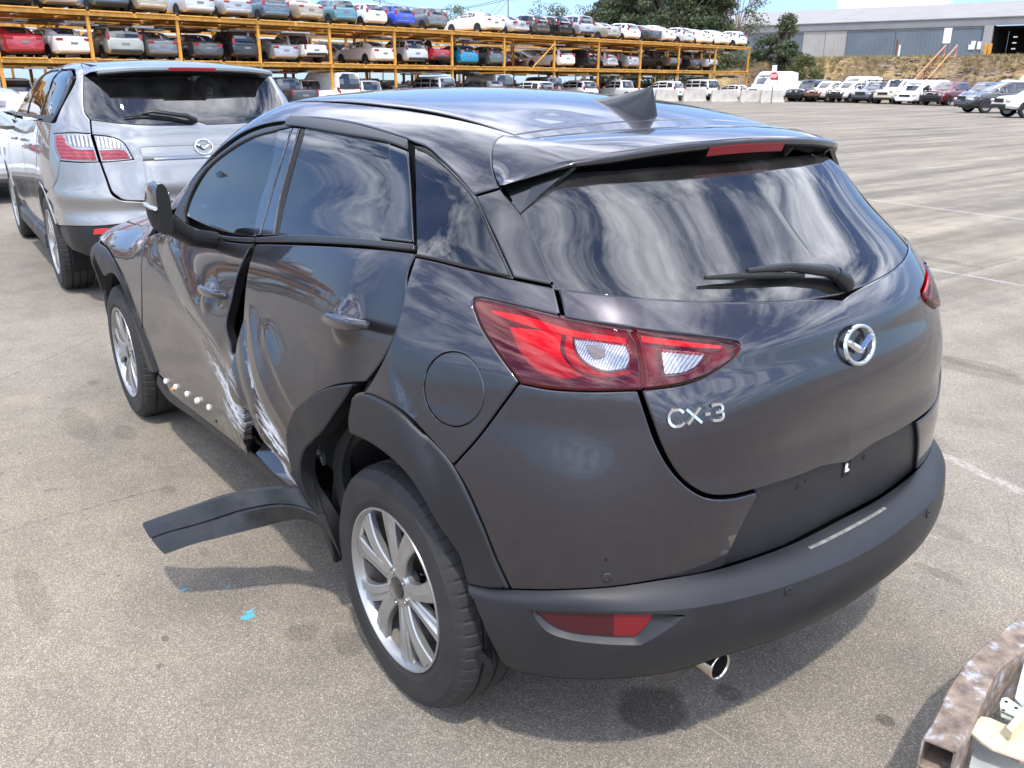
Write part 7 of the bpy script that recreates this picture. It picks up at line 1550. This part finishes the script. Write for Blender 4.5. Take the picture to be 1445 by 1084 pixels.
def zw(px_, py_): d = pray([(px_, py_)])[0]; n3 = np.array([*wn_, 0]); t = ((np.array([*Wa, 0])-CAM_POS)@n3)/(d@n3); return float((CAM_POS+d*t)[2])-5
ze, zf = zw(1400, 24), zw(1400, 36); zd = zw(1300, 42.5); zr = (1.56+106*(CF[:2]@(np.array(wh_pt(1400, 132))-CAM_POS[:2])/math.hypot(*CF[:2])+24)/1198)-6.3
def sheet(name, c, rib=.0): return plain(name, c, rough=.55, var=.10, vscale=.35, metal=0)
FAS = sheet('fascia_grey', (.22, .225, .23)); ROOFM = sheet('roof_sheet', (.25, .235, .215)); DOORB = sheet('door_blue_grey', (.13, .165, .195)); DOORC = sheet('door_cream', (.38, .37, .34)); WALLM = sheet('wall_pale', (.32, .32, .31))
U_0, U_1 = -60., LW+90
def wbox(name, u0, u1, v0, v1, z0, z1, mat, parent=ware):
    m = MB(); m.box(((u0+u1)/2, ys_w*(v0+v1)/2, (z0+z1)/2), (u1-u0, abs(v1-v0), z1-z0)); return m.build(name, mat, parent)
wbox('fascia', U_0, U_1, .35, .1, zf, ze, FAS)
m = MB(); m.add([(U_0, ys_w*.5, ze+.02), (U_1, ys_w*.5, ze+.02), (U_1, -ys_w*24, zr), (U_0, -ys_w*24, zr), (U_0, ys_w*.5, ze-.12), (U_1, ys_w*.5, ze-.12)], [(0, 1, 2, 3), (4, 5, 1, 0)]); m.build('roof', ROOFM, ware)
opx = uw(1401)
wbox('wall', U_0, opx-.8, -.4, -.2, 0, zf, WALLM)
wbox('lintel_strip', U_0, opx-.6, -.18, .0, zd+.05, zf, WALLM)
m = MB(); u = uw(1196)
while u < opx-6: m.box((u+rb.uniform(0, .5), ys_w*.03, zf-.28), (rb.uniform(.2, .9), .04, rb.uniform(.12, .3))); u += 1.2
m.build('louvres', FAS, ware)
e1_, e2_, e3_ = uw(1133), uw(1164), uw(1194)
for (a, b, mt_, nm) in ((U_0, e1_, DOORB, 'sliding_door'), (e1_+.05, e2_-.04, DOORC, 'sliding_door'), (e2_+.04, e3_, DOORC, 'sliding_door'), (e3_+.1, uw(1262), DOORB, 'sliding_door'), (uw(1262)+.1, uw(1330), DOORB, 'sliding_door'), (uw(1330)+.1, opx-1.5, DOORB, 'sliding_door')):
    o = wbox(nm, a, b, .0, .12, 0, zd if mt_ is DOORB else zf-.05, mt_)
    m = MB(); u = a+.3
    while u < b-.1: m.box((u, ys_w*.135, (zd)/2), (.10, .03, zd-.1)); u += .6
    m.build('door_rib', mt_, o)['kind'] = 'stuff'
wbox('corner_column', opx-1.4, opx-.2, -.3, .4, 0, zf, WALLM)
wbox('opening', opx-.1, opx+26, -14, -13.5, 0, zf, DARK); wbox('opening_floor', opx-.1, opx+26, -13.4, 0, -.05, .02, DARK); wbox('opening_ceiling', opx-.1, opx+26, -13.4, -.3, zf-.2, zf-.1, DARK); wbox('opening_side', opx-.3, opx-.1, -13.4, -.3, 0, zf, DARK)
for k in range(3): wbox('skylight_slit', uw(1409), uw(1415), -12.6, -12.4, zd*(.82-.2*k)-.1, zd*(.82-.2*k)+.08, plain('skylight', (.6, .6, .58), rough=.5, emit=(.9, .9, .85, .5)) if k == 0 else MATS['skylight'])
wbox('far_wall', opx+26, U_1, -.4, -.2, 0, zf, WALLM)
for a, b, c, d in ((1368, 1377, 63, 70), (1371, 1377.5, 58, 63), (1380, 1387.5, 59, 70)): wbox('notice_board', uw(a), uw(b), .2, .26, zw(1375, d), zw(1375, c), MATS['sign_white'])
for px_ in (1392, 1398): o = empty('bollard', (0, 0, 0)); bpy.data.objects.remove(o); wbox('door_post', uw(px_), uw(px_)+.45, .8, 1.2, 0, 2.2, YEL)
bpos = foot(1326, 107.5); bd = empty('notice_board', (bpos[0], bpos[1], 4.2), fz); tag(bd, 'blank white notice board on legs at the head of the bank stair', 'sign')
m = MB(); m.box((0, 0, 2.15), (.05, .75, 1.5)); m.build('panel', MATS['sign_white'], bd)
for s in (-.3, .3): m = MB(); m.tube([(0, s, 0), (0, s, 1.4)], .04, 6); m.build('leg', STEEL, bd)
for px_, hh, mt_, lab in ((1262, 1.7, MATS['sign_white'], 'short white marker post on the bank edge'), (1258, 2.4, RUST, 'rusty pipe standing on the bank edge')):
    p = foot(px_, 107.); m = MB(); m.tube([(p[0], p[1], 4.1), (p[0], p[1], 4.2+hh*.75)], .10, 8); tag(m.build('marker_post', mt_), lab, 'post')
def nearcar(p): c = min(TOPROW, key=lambda r: abs(r[0]-p)); i = TOPROW.index(c); q = TOPROW[i-1] if i else TOPROW[1]; return f'{c[2]} {KN[c[1]]} next to the {q[2]} {KN[q[1]]}'
# trees -----------------------------------------------------------------------------
BARK = plain('gum_bark', (.30, .25, .20), rough=.9, var=.35, vscale=3)
def leafmat(name, c):
    m, t, b = nmat(name); b.inputs['Roughness'].default_value = .55; tc = t.nodes.new('ShaderNodeTexCoord'); n = t.nodes.new('ShaderNodeTexNoise'); n.inputs['Scale'].default_value = .9; n.inputs['Detail'].default_value = 3; t.links.new(tc.outputs['Object'], n.inputs['Vector'])
    r = t.nodes.new('ShaderNodeValToRGB'); r.color_ramp.elements[0].position = .35; r.color_ramp.elements[1].position = .68; r.color_ramp.elements[0].color = (*[v*.7 for v in c], 1); r.color_ramp.elements[1].color = (*[min(1, v*1.5) for v in c], 1); t.links.new(n.outputs['Fac'], r.inputs[0]); t.links.new(r.outputs[0], b.inputs['Base Color'])
    tr = t.nodes.new('ShaderNodeBsdfTranslucent'); t.links.new(r.outputs[0], tr.inputs[0]); mx = t.nodes.new('ShaderNodeMixShader'); mx.inputs[0].default_value = .3; t.links.new(b.outputs[0], mx.inputs[1]); t.links.new(tr.outputs[0], mx.inputs[2]); t.links.new(mx.outputs[0], t.nodes['Material Output'].inputs[0]); return m
LG = leafmat('gum_leaf', (.11, .12, .060)); LD = leafmat('dark_leaf', (.085, .105, .050)); LB = leafmat('bush_leaf', (.11, .12, .035))
def make_tree(name, loc, h, spread, seed, leaf, label, cat='tree', group=None, trunk=.25, clumps=46, per=150, ls=.34, low=.25, clump_r=.17):
    rg = np.random.default_rng(seed); root = empty(name, loc); tag(root, label, cat, group)
    m = MB(); lean = rg.uniform(-.06, .06, 2); top = np.array([lean[0]*h, lean[1]*h, h*.62]); m.tube([(0, 0, -.3), tuple(top*.5), tuple(top)], [trunk, trunk*.7, trunk*.3], 8)
    C = []
    for k in range(clumps):
        f = rg.uniform(low, 1); a = rg.uniform(0, 2*math.pi); env = math.sin(math.pi*min(1, (f-low*.6)/(1.04-low*.6)))**.6; r_ = spread*env*rg.uniform(.25, 1)**.6; C.append((math.cos(a)*r_+lean[0]*h, math.sin(a)*r_+lean[1]*h, f*h))
    for c in C[:int(clumps*.6)]:
        b = np.array([lean[0]*h*.5, lean[1]*h*.5, c[2]*.55]); m.tube([tuple(b), tuple((b+c)/2+[0, 0, -.03*h]), tuple(c)], [trunk*.28, trunk*.16, .03], 5, cap=False)
    m.build('trunk', BARK, root, smooth=True)
    V = []
    for c in C:
        cr = clump_r*h*rg.uniform(.6, 1.15); q = rg.normal(0, 1, (per, 3)); q /= np.linalg.norm(q, axis=1, keepdims=True); q *= (rg.uniform(0, 1, (per, 1))**.42)*cr*np.array([1, 1, .62]); P = q+np.array(c)
        d1 = rg.normal(0, 1, (per, 3)); d1 /= np.linalg.norm(d1, axis=1, keepdims=True); d1[:, 2] = d1[:, 2]*.6-.35; d2 = np.cross(d1, rg.normal(0, 1, (per, 3))); d2 /= np.maximum(np.linalg.norm(d2, axis=1, keepdims=True), 1e-6); s = ls*rg.uniform(.6, 1.3, (per, 1))
        V.append(np.stack([P-d1*s*.5, P+d2*s*.22, P+d1*s*.5, P-d2*s*.22], 1))
    V = np.concatenate(V).reshape(-1, 3); n = len(V)//4
    me = bpy.data.meshes.new('crown'); me.vertices.add(len(V)); me.vertices.foreach_set('co', V.ravel()); me.loops.add(n*4); me.loops.foreach_set('vertex_index', np.arange(n*4)); me.polygons.add(n); me.polygons.foreach_set('loop_start', np.arange(n)*4); me.update(calc_edges=True); me.materials.append(leaf)
    o = bpy.data.objects.new('crown', me); COL.objects.link(o); o.parent = root; return root
def at(px_, dist): p = foot(px_, dist); return p
def hfor(px_, py_, dist, zbase): d = pray([(px_, py_)])[0]; return CAM_POS[2]+d[2]/np.linalg.norm(d[:2])*dist-zbase
TR = [  # px, dist, top py, spread(m), leaf, base z, kwargs, label
 (935, 118, -60, 7.5, LD, 0, dict(clumps=150, per=240, low=.22, clump_r=.10, ls=.5), 'largest dark gum tree behind the right half of the rack'),
 (885, 122, -12, 6.0, LD, 0, dict(clumps=110, per=220, low=.2, clump_r=.12, ls=.5), 'broad gum tree rising left of the largest gum behind the rack'),
 (975, 124, -40, 4.8, LG, 0, dict(clumps=110, per=220, low=.25, clump_r=.11, ls=.5), 'gum tree just right of the largest gum, above the white cars'),
 (1040, 120, -50, 4.6, LG, 0, dict(clumps=46, per=110, low=.42, clump_r=.10), 'tall open gum with bare forked limbs left of the warehouse'),
 (1008, 112, 28, 3.4, LD, 0, dict(clumps=70, per=220, low=.15, clump_r=.13, ls=.45), 'lower dark tree below the open gum'),
 (848, 130, 8, 4.5, LG, 0, dict(clumps=26, per=110, low=.35, clump_r=.12), 'small pale gum left of the dense gums, above the silver SUV'),
 (822, 140, 10, 4.0, LG, 0, dict(clumps=18, per=90, low=.45, clump_r=.10), 'thin wispy gum between two small gums on the skyline'),
 (774, 140, 7, 4.2, LG, 0, dict(clumps=22, per=120, low=.4, clump_r=.12), 'rounded small gum on the skyline above the damaged top-tier cars'),
 (648, 140, 13, 4.6, LG, 0, dict(clumps=26, per=130, low=.35, clump_r=.13), 'lone small gum on the skyline left of the white top-tier sedan'),
 (1076, 106, 48, 1.7, LD, 0, dict(clumps=46, per=170, low=.08, clump_r=.13), 'dense bushy tree at the right end of the rack'),
 (1100, 103, 24, 1.2, LG, .8, dict(clumps=44, per=150, low=.12, clump_r=.11), 'taller olive tree in front of the warehouse end, right of the rack'),
 (1108, 99, 62, 1.3, LD, 2.0, dict(clumps=40, per=160, low=.08, clump_r=.17), 'dark rounded tree on the bank beside the olive tree'),
 (1136, 95, 81, 1.5, LB, .5, dict(clumps=40, per=170, low=.06, clump_r=.22, ls=.22), 'round green bush alone on the dry bank')]
for px_, ds, tp, sp_r, lf, zb_, kw, lab in TR:
    p = at(px_, ds); h = hfor(px_, tp, ds, zb_); make_tree('gum_tree' if 'bush' not in lab[:12] else 'green_bush', (p[0], p[1], zb_), h, sp_r, px_, lf, lab, 'tree' if 'round green' not in lab else 'bush', 'trees behind the yard', trunk=.28 if h > 6 else .1, **kw)
for k, px_ in enumerate(range(862, 1060, 22)):
    p = at(px_, 104); m_h = hfor(px_, 88, 104, 0); make_tree('scrub_bush', (p[0], p[1], 0), 3.6+(k % 3)*.5, 2.2, 400+k, LB if k % 2 else LD, ('low' if k % 3 == 0 else 'tall' if k % 3 == 2 else 'rounded')+f' scrub bush behind the rack, below the {nearcar(px_)}', 'bush', 'scrub behind the rack', trunk=.08, clumps=22, per=110, low=.1, clump_r=.24)
# power poles and wires
pole = []
for px_, top_py, ds, lab in ((717, -6, 150, 'thin power pole above the damaged top-tier cars'), (680, 14, 190, 'short far power pole left of the thin one'), (541, -4, 160, 'power pole above the white top-tier hatchback')):
    p = at(px_, ds); h = hfor(px_, top_py, ds, 0); e = empty('power_pole', (p[0], p[1], 0)); tag(e, lab, 'pole', 'power poles')
    m = MB(); m.tube([(0, 0, 0), (0, 0, h)], [.16, .10], 8); m.build('shaft', STEEL, e); m = MB(); m.box((0, 0, h-.6), (.1, 2.2, .12), rz=-.6); m.build('cross_arm', STEEL, e); pole.append(Vector((p[0], p[1], h-.6)))
for a, b, off in ((0, 1, .0), (0, 1, 1.0), (0, 2, .0), (0, 2, 1.)):
    A, B = pole[a]+Vector((off*.5, off, .1)), pole[b]+Vector((off*.5, off, .1)); m = MB(); m.tube([tuple(A.lerp(B, t)+Vector((0, 0, -6*t*(1-t)))) for t in np.linspace(0, 1, 14)], .03, 4); tag(m.build('power_line', CTRIM), ('lower' if not off else 'upper')+' sagging wire from the thin tall pole to the '+('short far pole' if b == 1 else 'pole above the white hatchback'), 'wire', 'wires between power poles')
# ------------------------------------------------------------------ scrap beam at the lower right corner
ZB = .22
tl = np.array([hit_z(q, ZB) for q in [(1301.6, 1041.8), (1317.4, 1016), (1339, 970.7), (1366.8, 931), (1390, 909), (1412, 891.7), (1450, 858), (1500, 815)]]); trr = np.array([hit_z(q, ZB) for q in [(1349, 1061.6), (1366.8, 1032), (1380.6, 1004), (1398.4, 964.8), (1416, 939), (1443.8, 919), (1488, 886), (1545, 845)]])
tl, trr = arcs(catrom(tl, .01), 40), arcs(catrom(trr, .01), 40); H_ = .075
def rusty():
    m, t, b = nmat('rusty_beam'); tc = t.nodes.new('ShaderNodeTexCoord')
    def nz(s, d, r_=.6): n = t.nodes.new('ShaderNodeTexNoise'); n.inputs['Scale'].default_value = s; n.inputs['Detail'].default_value = d; n.inputs['Roughness'].default_value = r_; t.links.new(tc.outputs['Object'], n.inputs['Vector']); return n.outputs['Fac']
    r1 = t.nodes.new('ShaderNodeValToRGB'); e = r1.color_ramp.elements; e[0].position = .35; e[0].color = (.12, .085, .068, 1); e[1].position = .65; e[1].color = (.33, .255, .19, 1); t.links.new(nz(22, 8), r1.inputs[0])
    r2 = t.nodes.new('ShaderNodeValToRGB'); e = r2.color_ramp.elements; e[0].position = .53; e[0].color = (0, 0, 0, 1); e[1].position = .66; e[1].color = (1, 1, 1, 1); t.links.new(nz(13, 9, .72), r2.inputs[0])
    x = t.nodes.new('ShaderNodeMix'); x.data_type = 'RGBA'; t.links.new(r2.outputs[0], x.inputs['Factor']); t.links.new(r1.outputs[0], x.inputs['A']); x.inputs['B'].default_value = (.50, .53, .58, 1)
    t.links.new(x.outputs['Result'], b.inputs['Base Color']); b.inputs['Roughness'].default_value = .65; bp = t.nodes.new('ShaderNodeBump'); bp.inputs['Strength'].default_value = .5; bp.inputs['Distance'].default_value = .003; t.links.new(nz(60, 8), bp.inputs['Height']); t.links.new(bp.outputs[0], b.inputs['Normal']); return m
RBM = rusty(); beam = empty('scrap_bumper_beam', tuple(tl[0])); tag(beam, 'rusty curved box-section bumper beam with flaking grey paint in the lower right corner', 'scrap part')
def loc_(P): return [tuple(p-tl[0]) for p in P]
dn = np.array([0, 0, -1.]); wv_ = (trr-tl); wv_ /= np.linalg.norm(wv_, axis=1, keepdims=True); tk = .004
m = MB(); m.loft([loc_(tl+dn*H_*2), loc_(tl+dn*.003), loc_(tl+wv_*.003), loc_(trr-wv_*.003), loc_(trr+dn*.003), loc_(trr+dn*H_*2)]); m.loft([loc_(tl+wv_*tk+dn*(H_*2)), loc_(tl+wv_*tk+dn*tk), loc_(trr-wv_*tk+dn*tk), loc_(trr-wv_*tk+dn*(H_*2))]); m.loft([loc_(tl+wv_*tk+dn*(H_*.95)), loc_(trr-wv_*tk+dn*(H_*.95))]); m.loft([loc_(tl+wv_*tk+dn*(H_*.95+tk)), loc_(trr-wv_*tk+dn*(H_*.95+tk))]); m.loft([loc_(tl+dn*H_*2), loc_(trr+dn*H_*2)])
m.add([tuple(p) for p in (tl[0]-tl[0], tl[0]+wv_[0]*tk-tl[0], tl[0]+wv_[0]*tk+dn*H_*2-tl[0], tl[0]+dn*H_*2-tl[0])], [(0, 1, 2, 3)]); m.add([tuple(p-tl[0]) for p in (trr[0], trr[0]-wv_[0]*tk, trr[0]-wv_[0]*tk+dn*H_*2, trr[0]+dn*H_*2)], [(0, 1, 2, 3)]); m.add([tuple(p-tl[0]) for p in (tl[0], trr[0], trr[0]+dn*tk, tl[0]+dn*tk)], [(0, 1, 2, 3)]); m.add([tuple(p-tl[0]) for p in (tl[0]+dn*H_*.95, trr[0]+dn*H_*.95, trr[0]+dn*(H_*.95+tk), tl[0]+dn*(H_*.95+tk))], [(0, 1, 2, 3)])
m.build('box_section', RBM, beam, angle=40)
m = MB(); c = (tl[22]+trr[22])/2-tl[0]
for i in (4, 30): c = (tl[i]+trr[i])/2-tl[0]; m.box((c[0], c[1], -(ZB+H_*2)/2-.0), (.05, .05, ZB-H_*2+.0)); 
CREAM = plain('cream_paint', (.62, .54, .36), rough=.45, var=.18, vscale=14, bump=.3, bscale=30); GREYP = plain('pale_grey_panel', (.42, .44, .42), rough=.5, var=.2, vscale=9); PALEM = plain('pale_metal', (.50, .54, .47), rough=.45, var=.15, vscale=30)
pan = empty('scrap_body_panel', tuple(hit_z((1400, 1040), .14))); tag(pan, 'torn cream car body panel with a hinge bracket, inside the rusty beam', 'scrap part'); po = np.array(pan.location)
def flat(name, pxl, z, mat, th=.006, zs2=None):
    P = np.array([hit_z(q, z if zs2 is None else zs2[i]) for i, q in enumerate(pxl)])-po; n = len(P); m = MB(); m.add([tuple(p) for p in P]+[tuple(p-[0, 0, th]) for p in P], [tuple(range(n)), tuple(range(2*n-1, n-1, -1))]+[(i, (i+1) % n, n+(i+1) % n, n+i) for i in range(n)]); return m.build(name, mat, pan)
flat('flange', [(1371, 1034), (1374, 1020), (1385, 1011), (1397, 1013), (1418, 1022), (1428, 1022), (1440, 1010), (1460, 990), (1500, 1000), (1500, 1100), (1470, 1084), (1445, 1072), (1400, 1056), (1385, 1046)], 0.180, CREAM)
flat('inner_skin', [(1376, 1046), (1387, 1044), (1403, 1058), (1460, 1090), (1470, 1130), (1366, 1120), (1368, 1080)], 0.120, GREYP)
flat('side_skin', [(1432, 985), (1445, 935), (1500, 890), (1520, 980), (1445, 1000)], 0.200, GREYP)
flat('rolled_edge', [(1420, 1026), (1450, 990), (1458, 994), (1428, 1034)], 0.210, CREAM, th=.02)
br_ = flat('hinge_bracket', [(1411, 992), (1414, 985), (1421, 984), (1445, 1000), (1445, 1010), (1436, 1012), (1412, 1001)], 0.205, PALEM, th=.004)
flat('hinge_bracket', [(1411, 1003), (1416, 999), (1440, 1012), (1434, 1018), (1413, 1010)], 0.195, PALEM, th=.004)
for q in ((1420, 990), (1434, 999), (1416, 1002)):
    p = hit_z(q, .2065)-po; m = MB(); m.lathe([(0, .004), (.0006, .0001)], tuple(p), 'z', 10); m.build('bolt_hole', DARK, br_)
m = MB(); q = tl[20]*.5+trr[20]*.5-tl[0]; q = tl[38]*.5+trr[38]*.5-tl[0]; m.box((q[0], q[1], -(ZB)/2-H_), (.07, .05, ZB-H_*2-.002)); m.build('support_block', RBM, beam)
